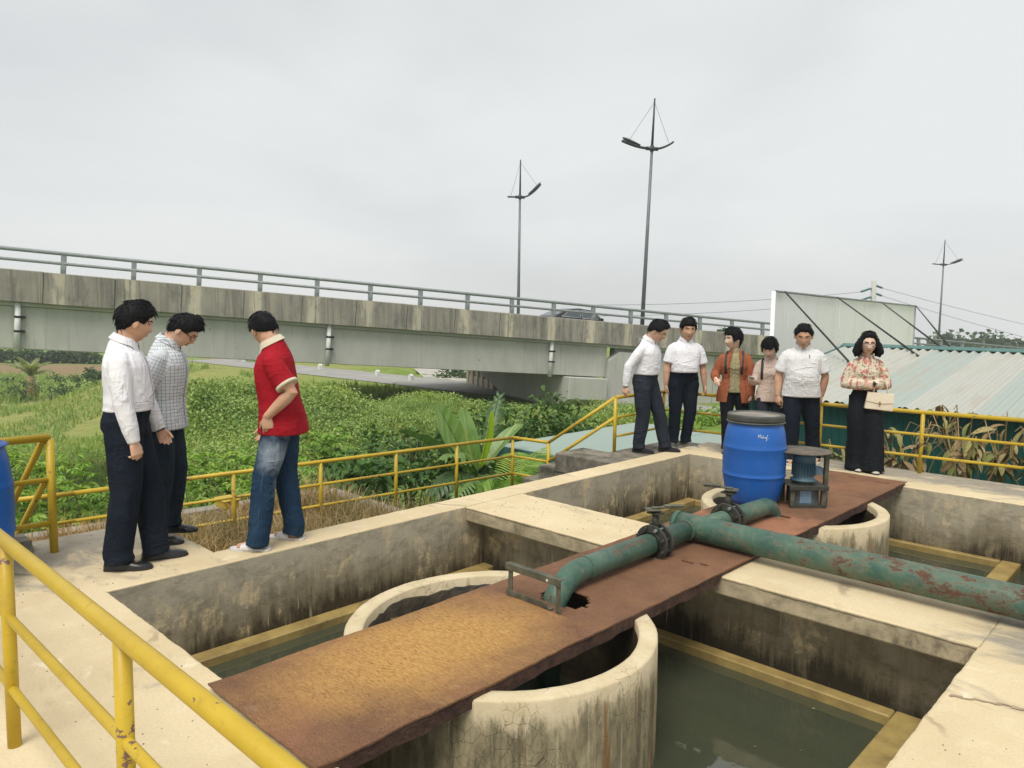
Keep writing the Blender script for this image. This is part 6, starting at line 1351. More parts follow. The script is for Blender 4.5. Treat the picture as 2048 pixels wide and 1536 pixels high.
    fold = .42 - np.abs(vnoise3(np.stack([V[:, 2] * 20 + V[:, 0] * 12, V[:, 0] * 5, V[:, 1] * 5], -1) / s, 5)) * 2.4
    dsp += fold * amp * (.9 * low + .6 * kn + .7 * cr_) * np.clip(.5 + 2.2 * vnoise3(V * 4.1 + 5, 9), 0, 1.2); V = V + N * dsp[:, None]
    part('trousers', MB().add(V.tolist(), F, True), tr['mat'], None, np.stack([V[:, 0], V[:, 2], V[:, 1]], -1))
    # ---- upper garment
    def torso(off, zlo, zhi=.53, flare=0., sc=1.):
        tab = [(-.16, .172, .126, -.008), (-.10, .172, .126, -.008), (0, .167, .124, -.004), (.08, .156, .116, .004), (.16, .157, .117, .008), (.26, .167, .120, .006), (.33, .172, .118, .003), (.375, .160, .108, -.003), (.415, .132, .095, -.008), (.45, .100, .082, -.010), (.49, .074, .068, -.006), (.53, .060, .058, -.002)]
        if fem: tab = [(z, rx * (.90 if z > .02 else .97) * (.93 if abs(z - .09) < .06 else 1), ry * (.92 if z < .2 else .96) + (.012 if .2 < z < .33 else 0), yo + (.010 if .2 < z < .33 else 0)) for z, rx, ry, yo in tab]
        zs = [zlo] + [r[0] for r in tab if zlo + .02 < r[0] < zhi] + [zhi]; arr = np.array(tab); secs = []
        for z in zs:
            rx, ry, yo = (np.interp(z, arr[:, 0], arr[:, i]) for i in (1, 2, 3)); bl = belly * math.exp(-((z - .10) / .12) ** 2); fl = flare * ease(-z, -.1, .16); bk_ = bulk if z < .40 else 1 + (bulk - 1) * .5
            o_ = off if z < .44 else off * .6; ex, ey = spx(z * s); ey = (ey + V3(0, 0, -.5 * ease(z, .42, .48))).normalized(); secs.append((sp(z * s) + ey * (yo + bl * .55) * s, ex, ey, (rx * bk_ + fl) * s * sc + o_, (ry * (1 + (bk_ - 1) * .8) + bl * .55 + fl) * s * sc + o_))
        return loft(secs, 32, 2.35)
    def sleeves(mb, off, upto, puff=0., cuff=1.):
        for sd_ in (1, -1):
            S_, E_, W_ = sh[sd_], elb[sd_], wri[sd_]; inn = sp(.385 * s).lerp(S_, .5)
            u_ = (E_ - S_).normalized(); o_ = (S_ - inn).normalized(); C1 = S_ - o_ * .035 * s + V3(0, 0, .002); C2 = S_ - o_ * .006 * s + u_ * .030 * s
            if upto <= 1: pts = [inn, C1, C2, S_.lerp(E_, .3), S_.lerp(E_, upto * .75), S_.lerp(E_, upto)]; rr = [.046, .050, .055, .061, .065, .069]
            else: pts = [inn, C1, C2, S_.lerp(E_, .4), S_.lerp(E_, .85), E_, E_.lerp(W_, .3), E_.lerp(W_, .7), E_.lerp(W_, .93), E_.lerp(W_, 1.02)]; rr = [.046, .050, .055, .059 + puff * .4, .056 + puff, .055 + puff, .053 + puff, .047 + puff * 1.3, .037 * cuff + puff * .3, .034 * cuff]
            mb.tube(pts, [x * ar + off for x in rr], 20)
    def pattern(V, secs_arm=True):
        ptn = np.empty_like(V); c = V - np.array(pv); th_ = np.arctan2(c[:, 0], c[:, 1]); ptn[:, 0] = th_ * .155 * s; ptn[:, 1] = c[:, 2]; ptn[:, 2] = 0
        for sd_ in (1, -1):
            d1, t1 = seg_dist(V, sh[sd_], elb[sd_]); d2, t2 = seg_dist(V, elb[sd_], wri[sd_]); near = (np.minimum(d1, d2) < .085 * s) & (((V - np.array(sp(.4 * s))) @ np.array(RT @ V3(1, 0, 0))) * sd_ > shw * .86)
            ax = np.array((elb[sd_] - sh[sd_]).normalized()); bx = np.cross(ax, [0, 1, 0.]); bx /= np.linalg.norm(bx); cx = np.cross(ax, bx); rel = V - np.array(sh[sd_]); an = np.arctan2(rel @ bx, rel @ cx)
            al = np.where(d1 < d2, t1 * ua, ua + t2 * fa); ptn[near, 0] = (an * .06 * s)[near] + .5 * sd_; ptn[near, 1] = al[near]
        return ptn
    def wrinkle(V, N, amp):
        q = V / s; z = q[:, 2]; base_ = vnoise3(q * np.array([8, 8, 6]) + 3, 7) * .9
        sg = np.sign(q[:, 0]); diag = .42 - np.abs(vnoise3(np.stack([z * 17 + np.abs(q[:, 0]) * 13 + sg * 3, (q[:, 0] * 9 - z * 5) * .45, q[:, 1] * 6], -1), 8)) * 2.4; w = .45 + .9 * np.exp(-((z - 1.04) / .10) ** 2); arm = np.zeros(len(V))
        for sd_ in (1, -1):
            d1, t1 = seg_dist(V, sh[sd_], elb[sd_]); d2, t2 = seg_dist(V, elb[sd_], wri[sd_]); e = np.exp(-(np.linalg.norm(V - np.array(elb[sd_]), axis=1) / (.11 * s)) ** 2); p_ = np.exp(-(np.linalg.norm(V - np.array(sh[sd_] - V3(0, 0, .10 * s)), axis=1) / (.09 * s)) ** 2)
            arm = np.maximum(arm, np.maximum(e * .9, p_ * .7)); fr = np.where(d2 < d1, 1 + t2, t1); m = np.minimum(d1, d2) < .075 * s
            diag = np.where(m & (fr > .25), .4 - np.abs(vnoise3(np.stack([fr * 8.5 + V[:, 1] * 9, V[:, 0] * 6, V[:, 1] * 6], -1), 9)) * 2.3, diag); arm = np.where(m & (fr > .25), arm * .5, arm); w = np.where(m & (fr > .25), .25, w)
        return V + N * (amp * .62 * (base_ * .5 + diag * (w * .55 + arm) * np.clip(.55 + 2.2 * vnoise3(q * 3.3 + 9, 4), 0, 1.2) + .5 * (.4 - np.abs(vnoise3(np.stack([q[:, 0] * 11, q[:, 1] * 11, z * 2.2], -1), 12)) * 2.2)))[:, None]
    g = MB(); k = shirt; tucked = k.get('tuck', False); m = torso((.006 if tucked else .012) * s, .052 if tucked else k.get('hem', -.13), .485, k.get('flare', .012 if not tucked else 0)); g.add(m.v, m.f, True)
    if tucked:                                  # cloth spills slightly over the belt
        ex, ey = spx(.10 * s); bl = belly * .9; m = loft([(sp(z * s) + ey * (.004 + bl * .5) * s, ex, ey, (rx * bulk) * s * (1 - .06 * fem), (ry + bl * .52) * s) for z, rx, ry in ((.058, .150, .110), (.078, .166, .126), (.11, .168, .129), (.16, .164, .124))]); g.add(m.v, m.f, True)
    sleeves(g, .004 * s, k['sleeve'], k.get('puff', 0.), k.get('cuff', 1.)); V, F, N = remesh(g, .0078, 8, .5); ptn = pattern(V); V = wrinkle(V, N, k.get('amp', .011))
    so = part(k.get('name', 'shirt'), MB().add(V.tolist(), F, True), k['mat'], None, ptn); bvh = BVHTree.FromPolygons([Vector(v) for v in V], F)
    def onshirt(x, z, off=.002, back=False):
        c = sp(z * s); ex, ey = spx(z * s); dv = -ey if not back else ey; st = c + ex * x * s - dv * .6; hit = bvh.ray_cast(st, dv, 1.2); return (hit[0] - dv * off) if hit[0] is not None else c - dv * .12
    if k.get('placket', 1):
        zs = np.linspace(.47, (.07 if tucked else k.get('hem', -.13) + .01), 26); vs = []; fs = []
        for i, z in enumerate(zs):
            for x in (-.016, .016): vs.append(onshirt(x, z, .0035))
            if i: fs.append((2 * i - 2, 2 * i - 1, 2 * i + 1, 2 * i))
        part('placket', MB().add(vs, fs, True), k.get('trim', k['mat']), so, np.array([[v.x, v.z, 0] for v in vs]))
        for z in np.linspace(.43, zs[-1] + .05, 6): c = onshirt(0, z, .0065); ex, ey = spx(z * s); part('button', MB().tube([c - ey * .002, c + ey * .002], .0052, 8), M[k.get('button', 'pvc')], so)
    if k.get('pocket'):
        vs = []; fs = []; x0, x1, z0, z1 = -.115, -.035, .24, .35
        for i in range(6):
            for j in range(6): vs.append(onshirt(x0 + (x1 - x0) * i / 5, z0 + (z1 - z0) * j / 5, .004))
        for i in range(5):
            for j in range(5): q_ = i * 6 + j; fs.append((q_, q_ + 6, q_ + 7, q_ + 1))
        part('pocket', MB().add(vs, fs, True), k['mat'], so, np.array([[v.x, v.z, 0] for v in vs]))
        if k['pocket'] == 'pen': part('pen', MB().tube([onshirt(-.062, .345, .006), onshirt(-.062, .385, .007)], .004 * s, 6), M['frame'], so)
    if k.get('collar', 1):
        nb = neck; ex, ey = spx(.5 * s); tilt = Rt @ Matrix.Rotation(R(-20), 3, 'X'); ex = tilt @ V3(1, 0, 0); ey = tilt @ V3(0, 1, 0); ez = tilt @ V3(0, 0, 1)
        rx, ry = nr1 * 1.14, nr1 * 1.2; vs = []; fs = []; K = 40; cz = k.get('cz', 1.)
        for i in range(K + 1):
            f_ = 2 * i / K - 1; an = math.pi * f_ * .93; n_ = V3(-math.sin(an), -math.cos(an), 0); fr = ease(abs(f_), .72, 1.0)           # an=0 at the back
            c0 = nb + V3(0, 0, -.006 * s)
            def pt(r_, z_, fx=0): return c0 + ex * (n_.x * (rx + r_)) + ey * (n_.y * (ry + r_) + fx) + ez * z_
            vs += [pt(.002, -.012 * s), pt(.002, .026 * s * cz - .020 * fr), pt(.008, .029 * s * cz - .021 * fr), pt(.026 * s * cz, -.014 * s * cz - .040 * s * fr * cz, .020 * fr), pt(.0235 * s * cz, -.015 * s * cz - .040 * s * fr * cz, .020 * fr)]
            if i:
                for j in range(4): q_ = (i - 1) * 5 + j; fs.append((q_, q_ + 5, q_ + 6, q_ + 1))
        co = part('collar', MB().add(vs, fs, False), k.get('collar_mat', k['mat']), so, np.array([[v.x, v.z, 0] for v in vs])); so_m = co.modifiers.new('thick', 'SOLIDIFY'); so_m.thickness = .003
    if k.get('bands'):                          # contrasting sleeve ends
        for sd_ in (1, -1):
            u = (elb[sd_] - sh[sd_]).normalized(); e = sh[sd_].lerp(elb[sd_], k['sleeve']); part('sleeve_band', MB().tube([e - u * .016, e + u * .006], [.0735 * ar, .0735 * ar], 24), k['collar_mat'], so)
    if tucked and k.get('belt', 1):
        ex, ey = spx(.07 * s); bl = belly * .85; m = loft([(sp(z * s) + ey * (.003 + bl * .42) * s, ex, ey, (.1535 * bulk + .002) * s * (1 - .06 * fem), (.1135 + bl * .52) * s * (1 + (bulk - 1) * .7)) for z in (.052, .082)], 40); part('belt', m, M['leather'])
        c = sp(.068 * s) + ey * (.003 + bl * .42 + (.1135 + bl * .52) * (1 + (bulk - 1) * .7) + .002) * s; q = MB()
        for dx0, dx1, dz0, dz1 in ((-.022, .022, .012, .016), (-.022, .022, -.016, -.012), (-.022, -.017, -.012, .012), (.017, .022, -.012, .012)): q.add(*(lambda bx: (bx.v, bx.f))(MB().box((dx0, -.002, dz0), (dx1, .003, dz1))))
        q.xf(Matrix.Translation(c) @ Matrix((ex, ey, V3(0, 0, 1))).transposed().to_4x4()); part('buckle', q, M['galv'])
    # ---- shoes
    for sd_ in (1, -1):
        td = tdir[sd_]; A = ank[sd_]; rr_ = V3(td.y, -td.x, 0); org = V3(A.x, A.y, 0); sk = shoe; ss = s * (1.0 if not fem else .9)
        prof_ = [(-.078, .020, .05), (-.066, .034, .075), (-.03, .037, .086), (.02, .038, .082), (.06, .041, .066), (.105, .047, .052), (.145, .044, .044), (.175, .034, .037), (.195, .017, .028)]
        if sk['kind'] == 'sandal': prof_ = [(.025, .040, .072), (.05, .045, .066), (.085, .049, .054), (.115, .049, .046)]
        vs = []; fs = []; K = 12
        for (y, w, h) in prof_:
            for i in range(K + 1): an = math.pi * i / K; vs.append(org + td * y * ss + rr_ * (math.cos(an) * (w + .003) * ss) + V3(0, 0, .014 + (math.sin(an) ** .75) * (h - .014) * ss))
        for j in range(len(prof_) - 1):
            for i in range(K): q_ = j * (K + 1) + i; fs.append((q_, q_ + 1, q_ + K + 2, q_ + K + 1))
        fs += [tuple(range(K, -1, -1)), tuple((len(prof_) - 1) * (K + 1) + i for i in range(K + 1))] if sk['kind'] != 'sandal' else []
        up = part('shoe', MB().add(vs, fs, True), sk['mat'])
        out = [(-.082, .012), (-.075, .028), (-.05, .037), (0, .036), (.05, .041), (.105, .051), (.15, .047), (.18, .036), (.2, .016)]; pl_ = [(x * ss, y * ss) for y, x in out] + [(-x * ss, y * ss) for y, x in out[::-1]]
        part('sole', MB().prism(pl_, 'z', .001, .016).xf(Matrix.Translation(org) @ Matrix((rr_, td, V3(0, 0, 1))).transposed().to_4x4()), sk.get('sole', M['sole']), up)
        if sk.get('badge'): part('badge', ellipsoid(org + td * .075 * ss + V3(0, 0, .064 * ss), (.006, .006, .003)), M['galv'], up)
    if tr.get('seam'):
        to = OB['trousers']
        for sd_ in (1, -1):
            ox = V3(sd_, 0, 0); part('side_seam', MB().tube([hip[sd_] + ox * .098 * s + V3(0, 0, .02), hip[sd_].lerp(knee[sd_], .3) + ox * .100 * s, hip[sd_].lerp(knee[sd_], .65) + ox * .089 * s, knee[sd_] + ox * .084 * s, knee[sd_].lerp(ank[sd_], .4) + ox * .081 * s, ank[sd_] + ox * .077 * s], .0035, 6), tr['seam'], to)
    return dict(o=o, part=part, sp=sp, spx=spx, s=s, sh=sh, elb=elb, wri=wri, bvh=bvh, onshirt=onshirt, RT=RT, MW=MW, shirt=so, torso=torso, sleeves=sleeves, wrinkle=wrinkle, neck=neck, ank=ank, tdir=tdir, knee=knee, HC=HC, HR=HR, pv=pv, OB=OB)
# ------------------------------------------------------------------ the nine people
M['wshirt'] = fab('white_cotton_shirt', (.80, .80, .84), (.76, .76, .81), fold=.55)
M['bluecheck'] = fab('white_blue_check_shirt', (.66, .69, .71), (.62, .65, .68), 'check', sp=.024, wd=.10, line=(.17, .21, .28), al=.7)
M['lightcheck'] = fab('white_fine_check_shirt', (.74, .74, .75), (.70, .70, .71), 'check', sp=.022, wd=.09, line=(.40, .41, .44), al=.28)
M['redpolo'] = fab('red_polo_knit', (.36, .012, .022), (.30, .010, .018), fold=.35); M['cream'] = fab('cream_knit_trim', (.66, .60, .46), None, fold=.2)
M['navy'] = fab('navy_black_trousers', (.0085, .013, .022), (.012, .017, .027), fold=.5); M['charcoal'] = fab('charcoal_trousers', (.030, .037, .050), (.024, .030, .042), fold=.5)
M['bluegrey'] = fab('dark_blue_trousers', (.014, .024, .036), (.020, .031, .045), fold=.5); M['blackt'] = fab('black_wide_trousers', (.0075, .009, .012), (.011, .013, .017), fold=.4)
M['jeans'] = fab('faded_blue_jeans', (.014, .036, .070), (.020, .048, .088), 'denim', fold=.6, fade=(0, [(-.17, -.09, .84, .12, .08, .85), (-.18, .03, .66, .13, .16, .8), (.12, .08, .62, .12, .14, .6), (-.16, .05, .40, .09, .15, .55)]))
M['rustblazer'] = fab('rust_brown_blazer', (.34, .115, .058), (.29, .095, .048), fold=.5); M['olive'] = fab('olive_khaki_blouse', (.34, .30, .175), (.30, .265, .15), fold=.6)
M['pinkshirt'] = fab('pale_pink_shirt', (.62, .49, .42), (.57, .44, .37), fold=.5); M['floral'] = fab('floral_blouse', (.68, .60, .47), (.62, .54, .42), 'floral', fold=.6)
M['sandalw'] = plain('white_plastic_sandal', (.68, .66, .64), (.55, .53, .51), 40, .5, 0, .6, 90, .004); M['suede'] = plain('black_suede', (.010, .011, .013), None, 9, .9); M['greyshoe'] = plain('grey_sneaker', (.075, .075, .07), (.13, .13, .12), 12, .7); M['creamsole'] = plain('cream_sole', (.60, .56, .48), None, 9, .7)
MAN = dict(front=.056, th=.030, quiff=.7, rough=.012)
p1 = person('man in white long-sleeved shirt and black trousers, arms hanging, at far left', 15, 1.755, (247, 4.88), [(252, 1139, 12), (325, 1116, 32)],
    dict(lean=1, R=((.16, .10, -1), (.02, .24, -1)), L=((-.14, .22, -1), (.0, .42, -1)), hand={1: dict(curl=30, pn=(-.5, -.6, 0)), -1: dict(curl=30)}), dict(yaw=22, pitch=13),
    dict(mat=M['wshirt'], sleeve=2, tuck=True, amp=.010), dict(mat=M['navy'], w=1.16), dict(kind='loafer', mat=M['leather'], badge=True), dict(hair=dict(front=.05, th=.036, quiff=.5, nape=-.066, rough=.018, locks=120, side=-.002), bulk=1.08, belly=.03, face=1.06, skin='skinA', head=.90))
p2 = person('man in short-sleeved checked shirt and glasses, head bowed, hands behind back', 8, 1.735, (320, 5.42), [(322, 1087, 5), (352, 1063, 8)],
    dict(lean=7, R=((.22, -.42, -1), (-.42, -.25, -.75)), L=((-.22, -.42, -1), (.42, -.25, -.75)), hand={1: dict(curl=40), -1: dict(curl=40)}), dict(yaw=0, pitch=34),
    dict(mat=M['bluecheck'], sleeve=.78, hem=-.135, amp=.012, flare=.032), dict(mat=M['bluegrey'], w=1.12), dict(kind='loafer', mat=M['leather'], badge=True), dict(hair=dict(front=.056, th=.030, quiff=1.3, rough=.014, locks=90), glasses='frame', head=.88, bulk=1.03, belly=.012, skin='skinA'))
p3 = person('man in red polo shirt, blue jeans and white sandals looking back over the railing', 186, 1.735, (562, 5.38), [(577, 1077, 170), (505, 1100, 178)],
    dict(lean=8, R=((.10, .10, -1), (-.02, .34, -1)), L=((-.30, -.72, -1), (.10, .74, -.74)), hand={-1: dict(d=(.04, -.08, -1), pn=(.95, .1, 0), curl=18, thumb=.6, spread=.3), 1: dict(curl=25)}), dict(yaw=-54, pitch=24),
    dict(mat=M['redpolo'], sleeve=.80, hem=-.145, amp=.009, flare=.03, collar_mat=M['cream'], bands=True, trim=plain('dark_placket', (.03, .006, .012), None, 9, .8)), dict(mat=M['jeans'], w=1.08, amp=.016, hem=-.045, seam=plain('denim_seam', (.05, .10, .17), None, 30, .9)), dict(kind='sandal', mat=M['sandalw'], sole=M['sandalw']), dict(hair=dict(front=.056, th=.024, nape=-.055, rough=.008, quiff=.4), head=.88, bulk=1.05, belly=.02, skin='skinB', arm=1.08, neck=1.08))
p4 = person('man in white long-sleeved shirt and grey trousers bending to look down, right group', -36, 1.69, (1291, 9.18), [(1284, 905, -28), (1336, 903, -14)],
    dict(lean=6, R=((.42, -.55, -1), (.05, -.12, -1)), L=((-.12, -.32, -1), (.35, -.2, -.9)), hand={1: dict(curl=18), -1: dict(curl=30)}), dict(yaw=6, pitch=26),
    dict(mat=M['wshirt'], sleeve=2, tuck=True, amp=.013), dict(mat=M['charcoal'], w=1.10), dict(kind='loafer', mat=M['suede']), dict(hair=dict(front=.066, th=.024, quiff=.7, nape=-.055), glasses='goldframe', bulk=1.1, belly=.03, skin='skinA'))
p5 = person('man in white short-sleeved shirt and black trousers standing with arms hanging', -84, 1.68, (1368, 9.72), [(1345, 893, -112), (1376, 892, -48)],
    dict(lean=0, side=-2, R=((.25, .02, -1), (.08, .12, -1)), L=((-.27, .02, -1), (-.08, .12, -1)), hand={1: dict(curl=30), -1: dict(curl=26)}), dict(yaw=-4, pitch=11, eye=.0036),
    dict(mat=M['wshirt'], sleeve=.80, tuck=True, amp=.013, pocket=True), dict(mat=M['navy'], w=1.04), dict(kind='sneaker', mat=M['greyshoe'], sole=M['creamsole']), dict(hair=dict(front=.05, th=.030, quiff=.3, fringe=1, nape=-.06, side=-.01, rough=.012), bulk=1.14, belly=.045, face=1.12, skin='skinB', arm=1.1))
p6 = person('short-haired woman in rust brown blazer over olive blouse, talking and gesturing', -112, 1.55, (1470, 9.32), [(1452, 906, -118), (1490, 905, -104)],
    dict(lean=1, R=((.42, .02, -1), (-.14, .95, -.12)), L=((-.26, .05, -1), (-.02, .14, -1)), hand={1: dict(d=(-.35, .55, -.75), pn=(-.3, -.6, -.3), curl=14, spread=.2), -1: dict(curl=42)}), dict(yaw=-50, pitch=4),
    dict(name='blouse', mat=M['olive'], sleeve=2, hem=-.10, amp=.012, flare=.01), dict(mat=M['blackt'], w=1.0), dict(kind='loafer', mat=M['leather']), dict(hair=dict(front=.050, th=.032, quiff=.5, nape=-.085, side=-.03, ear=-.012, rough=.014, locks=110), fem=1, skin='skinC', bulk=1.08, lips='lipred'))
p7 = person('young woman in pale pink shirt looking down at a phone', -112, 1.475, (1541, 9.06), [(1524, 914, -116), (1562, 912, -108)],
    dict(lean=1, R=((.20, .06, -1), (.12, .85, .10)), L=((-.24, .0, -1), (.05, .12, -1)), hand={1: dict(d=(-.05, .9, .25), pn=(-.25, -.1, 1), curl=38, thumb=.45), -1: dict(curl=25)}), dict(yaw=-8, pitch=27, eye=.003),
    dict(mat=M['pinkshirt'], sleeve=2, hem=-.15, amp=.011, flare=.015), dict(mat=M['charcoal'], w=1.02), dict(kind='loafer', mat=M['leather']), dict(hair=dict(front=.030, th=.026, fringe=1, nape=-.07, side=-.045, ear=-.02, rough=.012, bun=1, quiff=.3, locks=90), fem=1, skin='skinC', bulk=.98, lips='lipred'))
p8 = person('stout man in fine-checked white shirt looking down, arms at sides', -104, 1.65, (1604, 8.66), [(1580, 927, -112), (1628, 924, -96)],
    dict(lean=1, R=((.30, .0, -1), (.02, .16, -1)), L=((-.36, -.10, -1), (.12, -.16, -1)), hand={1: dict(curl=30, pn=(-.6, -.5, 0)), -1: dict(curl=24)}), dict(yaw=-6, pitch=22, eye=.003),
    dict(mat=M['lightcheck'], sleeve=.82, hem=-.125, amp=.013, pocket='pen', flare=.02), dict(mat=M['navy'], w=1.14), dict(kind='sandal', mat=M['sandalw'], sole=M['creamsole']), dict(hair=dict(front=.068, th=.019, quiff=.6, nape=-.05, rough=.009, locks=50), bulk=1.18, belly=.05, face=1.1, skin='skinB', arm=1.14, neck=1.12))
p9 = person('woman in floral blouse and wide black trousers with folded arms, rightmost', -101, 1.56, (1733, 8.30), [(1714, 941, -106), (1746, 946, -96)],
    dict(lean=0, R=((.36, .04, -1), (-.80, .62, .0)), L=((-.36, .02, -1), (.78, .66, .06)), hand={1: dict(d=(-.9, .15, -.10), pn=(.0, -1, .0), curl=12), -1: dict(d=(.95, .20, -.05), pn=(0, -1, 0), curl=16)}), dict(yaw=-6, pitch=8),
    dict(name='blouse', mat=M['floral'], sleeve=2, tuck=True, belt=0, amp=.013, puff=.009, cuff=.95, collar=1, cz=.6, placket=0), dict(mat=M['blackt'], w=1.55, flare=1.22, hem=-.07, amp=.012, waist=.14), dict(kind='loafer', mat=M['creamsole'], sole=M['sole']), dict(hair=dict(front=.070, th=.026, part=1, nape=-.08, side=-.01, ear=-.01, rough=.012, quiff=.2, bob=dict(len=.14, out=.030, span=2.05)), fem=1, skin='skinC', glasses='frame', lips='lipred', bulk=.95, head=.94))
# blazer: an open shell over the blouse
def blazer(p, mat, hem, open_w):
    g = MB(); m = p['torso'](.020 * p['s'], hem, .50, .035); g.add(m.v, m.f, True); p['sleeves'](g, .012 * p['s'], 2, 0, 1.15); V, F, N = remesh(g, .0078, 3); V = p['wrinkle'](V, N, .012); keep = []; ex, ey = p['spx'](.2 * p['s']); pvn = np.array(p['pv']); ex = np.array(ex); ey = np.array(ey)
    for f in F:
        c = V[list(f)].mean(0) - pvn; x = c @ ex; y = c @ ey; z = c[2] / p['s']; w = np.interp(z, [-.3, 0, .3, .46], [open_w * 1.6, open_w, open_w * .9, open_w * .55])
        if z < hem + .006 or (y > 0 and abs(x + .01) < w * (1.1 if x < 0 else .9)): continue
        if z > .475: continue
        keep.append(f)
    ob = p['part']('blazer', MB().add(V.tolist(), keep, True), mat, None, V); sm = ob.modifiers.new('thick', 'SOLIDIFY'); sm.thickness = .005; return ob, V, keep
bz, BV, BF = blazer(p6, M['rustblazer'], -.24, .062)
def lapel(p, sgn):
    bvh = BVHTree.FromPolygons([Vector(v) for v in BV], BF); vs = []; fs = []; s = p['s']
    for i, z in enumerate(np.linspace(.47, .12, 12)):
        w0 = np.interp(z, [.12, .3, .46], [.060, .056, .036]); wid = np.interp(z, [.12, .30, .38, .47], [.002, .042, .05, .03])
        for k in range(3):
            x = sgn * (w0 + .004 + wid * k / 2) ; c = p['sp'](z * s); ex, ey = p['spx'](z * s); h = bvh.ray_cast(c + ex * x + ey * .6, -ey, 1.); vs.append((h[0] if h[0] is not None else c + ex * x + ey * .12) + ey * (.010 - .003 * k))
        if i:
            for k in range(2): q = (i - 1) * 3 + k; fs.append((q, q + 1, q + 4, q + 3))
    ob = p['part']('lapel', MB().add(vs, fs, True), M['rustblazer'], bz, np.array([[0, 0, 0]] * len(vs))); ob.modifiers.new('t', 'SOLIDIFY').thickness = .004
lapel(p6, 1); lapel(p6, -1)
# backpacks: straps over the shoulders, bag on the back
def backpack(p, label, mat, x, off, bvh=None, both=True):
    s = p['s']; o = empty('backpack', p['o'].location, label, 'backpack', None, p['o'].rotation_euler); bvh = bvh or p['bvh']; P = p['part']
    def add(name, mb): ob = mesh_obj(name, mb, mat, o, 0, 1, False); return ob
    for sgn in ((1, -1) if both else (1,)):
        pts = []
        for z in np.linspace(.16, .43, 9):
            c = p['sp'](z * s); ex, ey = p['spx'](z * s); h = bvh.ray_cast(c + ex * sgn * x * s + ey * .6, -ey, 1.); pts.append((h[0] if h[0] is not None else c + ey * .1) + ey * off)
        for (dy, z) in ((.045, .475), (0, .485), (-.05, .475)):
            c = p['sp'](.44 * s); ex, ey = p['spx'](.44 * s); h = bvh.ray_cast(c + ex * sgn * x * .95 * s + ey * dy * s + V3(0, 0, .5), V3(0, 0, -1), 1.); pts.append((h[0] if h[0] is not None else c) + V3(0, 0, off))
        add('strap', MB().tube(pts, .019 * s, 8, True, True, (.25, 1), up=tuple(p['spx'](.3 * s)[1])))
    ex, ey = p['spx'](.25 * s); m = loft([(p['sp'](z * s) - ey * (.19 + .0) * s, ex, ey, w * s, d * s) for z, w, d in ((.0, .10, .05), (.03, .135, .065), (.2, .14, .07), (.36, .125, .06), (.42, .08, .035))], 24, 3.); add('bag_body', m); return o
M['bagblack'] = plain('black_nylon', (.012, .012, .014), (.02, .02, .022), 20, .6)
backpack(p6, 'black backpack worn by the woman in the rust blazer', M['bagblack'], .105, .006, BVHTree.FromPolygons([Vector(v) for v in BV], BF))
backpack(p7, 'black backpack worn by the young woman in pink', M['bagblack'], .10, .006)
def held(p, sgn, label, name, build_fn, cat):
    o = empty(name, p['MW'] @ p['wri'][sgn], label, cat); build_fn(o, p['MW'].to_3x3(), p['MW'] @ p['wri'][sgn]); return o
M['phonew'] = plain('white_phone_case', (.62, .60, .58), None, 9, .3); M['screen'] = plain('dark_phone_screen', (.012, .014, .018), None, 9, .08, 0, 0)
def phone(o, m, w, d, pn, L=.145, W=.072, off=.10, mat='phonew'):
    d = (m @ V3(*d)).normalized(); pn = (m @ V3(*pn)).normalized(); pn = (pn - d * pn.dot(d)).normalized(); t = d.cross(pn); c = w + d * off + pn * .022
    Mx = Matrix.Translation(c) @ Matrix((t, d, pn)).transposed().to_4x4()
    mesh_obj('case', MB().box((-W / 2, -L / 2, 0), (W / 2, L / 2, .008)).xf(Mx), M[mat], o, .004, 2); mesh_obj('screen', MB().box((-W / 2 + .004, -L / 2 + .004, .0082), (W / 2 - .004, L / 2 - .004, .0088)).xf(Mx), M['screen'], o)
held(p7, 1, 'white smartphone held up by the young woman in pink', 'smartphone', lambda o, m, w: phone(o, m, w, (-.05, .9, .25), (-.25, -.1, 1), off=.085), 'phone')
held(p6, -1, 'dark smartphone held low by the woman in the rust blazer', 'smartphone', lambda o, m, w: phone(o, m, w, (-.02, .14, -1), (1, .15, 0), off=.09, mat='frame'), 'phone')
# watches and wrist bands
def band(p, sgn, r=.034, w=.016, mat='frame', t=.97, face=None):
    W_, E_ = p['wri'][sgn], p['elb'][sgn]; u = (W_ - E_).normalized(); c = E_.lerp(W_, t); p['part']('watch', MB().tube([c - u * w / 2, c + u * w / 2], r * p['s'], 18), M[mat])
    if face: d = V3(*face).normalized(); p['part']('watch_face', MB().tube([c + d * r * .9, c + d * (r * p['s'] + .008)], .019, 16), M['frame'])
band(p9, -1, .033, .022, 'frame', .99, (0, 1, .2)); band(p8, -1, .031, .012, 'goldframe', .95); band(p1, -1, .034, .02, 'frame', 1.0); band(p4, 1, .034, .014, 'frame', 1.0)
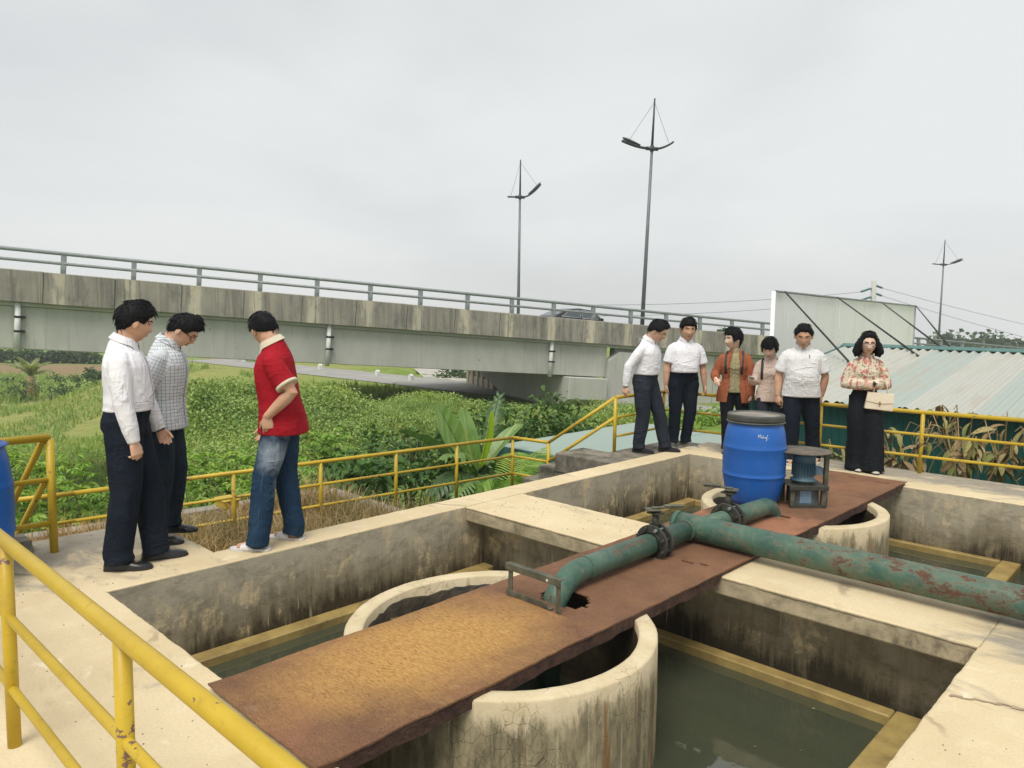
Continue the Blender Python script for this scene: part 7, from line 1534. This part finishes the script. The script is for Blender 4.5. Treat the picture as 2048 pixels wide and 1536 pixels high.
# placket details of the polo
tx_ = MB()
for k, (x, z) in enumerate(((-.022, .43), (-.027, .415), (-.024, .40), (-.03, .385))):
    for j in range(3): q = p3['onshirt'](x - j * .006, z, .005); tx_.tube([q, q + V3(.002, 0, .008)], .0014, 4)
tag(p3['part']('lettering', tx_, M['ink'], p3['shirt']), kind='stuff')
# handbag on the forearm of the woman at the right
def handbag(p):
    c = p['MW'] @ p['elb'][-1].lerp(p['wri'][-1], .55); m = p['MW'].to_3x3(); X = (m @ V3(-1, .12, 0)).normalized(); Y = V3(0, 0, 1).cross(X); o = empty('handbag', c - V3(0, 0, .28), 'cream leather handbag hanging from the forearm of the woman in floral blouse', 'handbag')
    M['bag'] = plain('cream_bag_leather', (.72, .63, .48), (.66, .57, .42), 9, .42, 0, .2, 90); M['gold'] = plain('gold_clasp', (.5, .36, .14), None, 9, .3, .8)
    Mx = Matrix.Translation(c + V3(0, 0, -.185) + Y * .0 - Y * .06) @ Matrix((X, Y, V3(0, 0, 1))).transposed().to_4x4() @ Matrix.Rotation(R(4), 4, 'Y')
    mesh_obj('bag_body', MB().add([(-.145, -.045, -.09), (.145, -.045, -.09), (.145, .045, -.09), (-.145, .045, -.09), (-.128, -.025, .09), (.128, -.025, .09), (.128, .025, .09), (-.128, .025, .09)], [(3, 2, 1, 0), (4, 5, 6, 7), (0, 1, 5, 4), (1, 2, 6, 5), (2, 3, 7, 6), (3, 0, 4, 7)]).xf(Mx), M['bag'], o, .012, 3)
    mesh_obj('flap', MB().add([(-.131, -.031, .093), (.131, -.031, .093), (.138, -.043, .0), (0, -.046, -.018), (-.138, -.043, .0), (-.131, .02, .098), (.131, .02, .098)], [(0, 4, 3, 2, 1), (0, 1, 6, 5)]).xf(Mx), M['bag'], o).modifiers.new('t', 'SOLIDIFY').thickness = .006
    mesh_obj('clasp', MB().box((-.009, -.058, -.035), (.009, -.047, .005)).xf(Mx), M['gold'], o, .003)
    hp = c + V3(0, 0, .045); q = [(-.07, .09), (-.06, .17), (-.03, .225), (0, .238), (.03, .225), (.06, .17), (.07, .09)]
    mesh_obj('handle', MB().tube([Mx @ V3(x, 0, z) for x, z in q], .0065, 8), M['bag'], o)
handbag(p9)
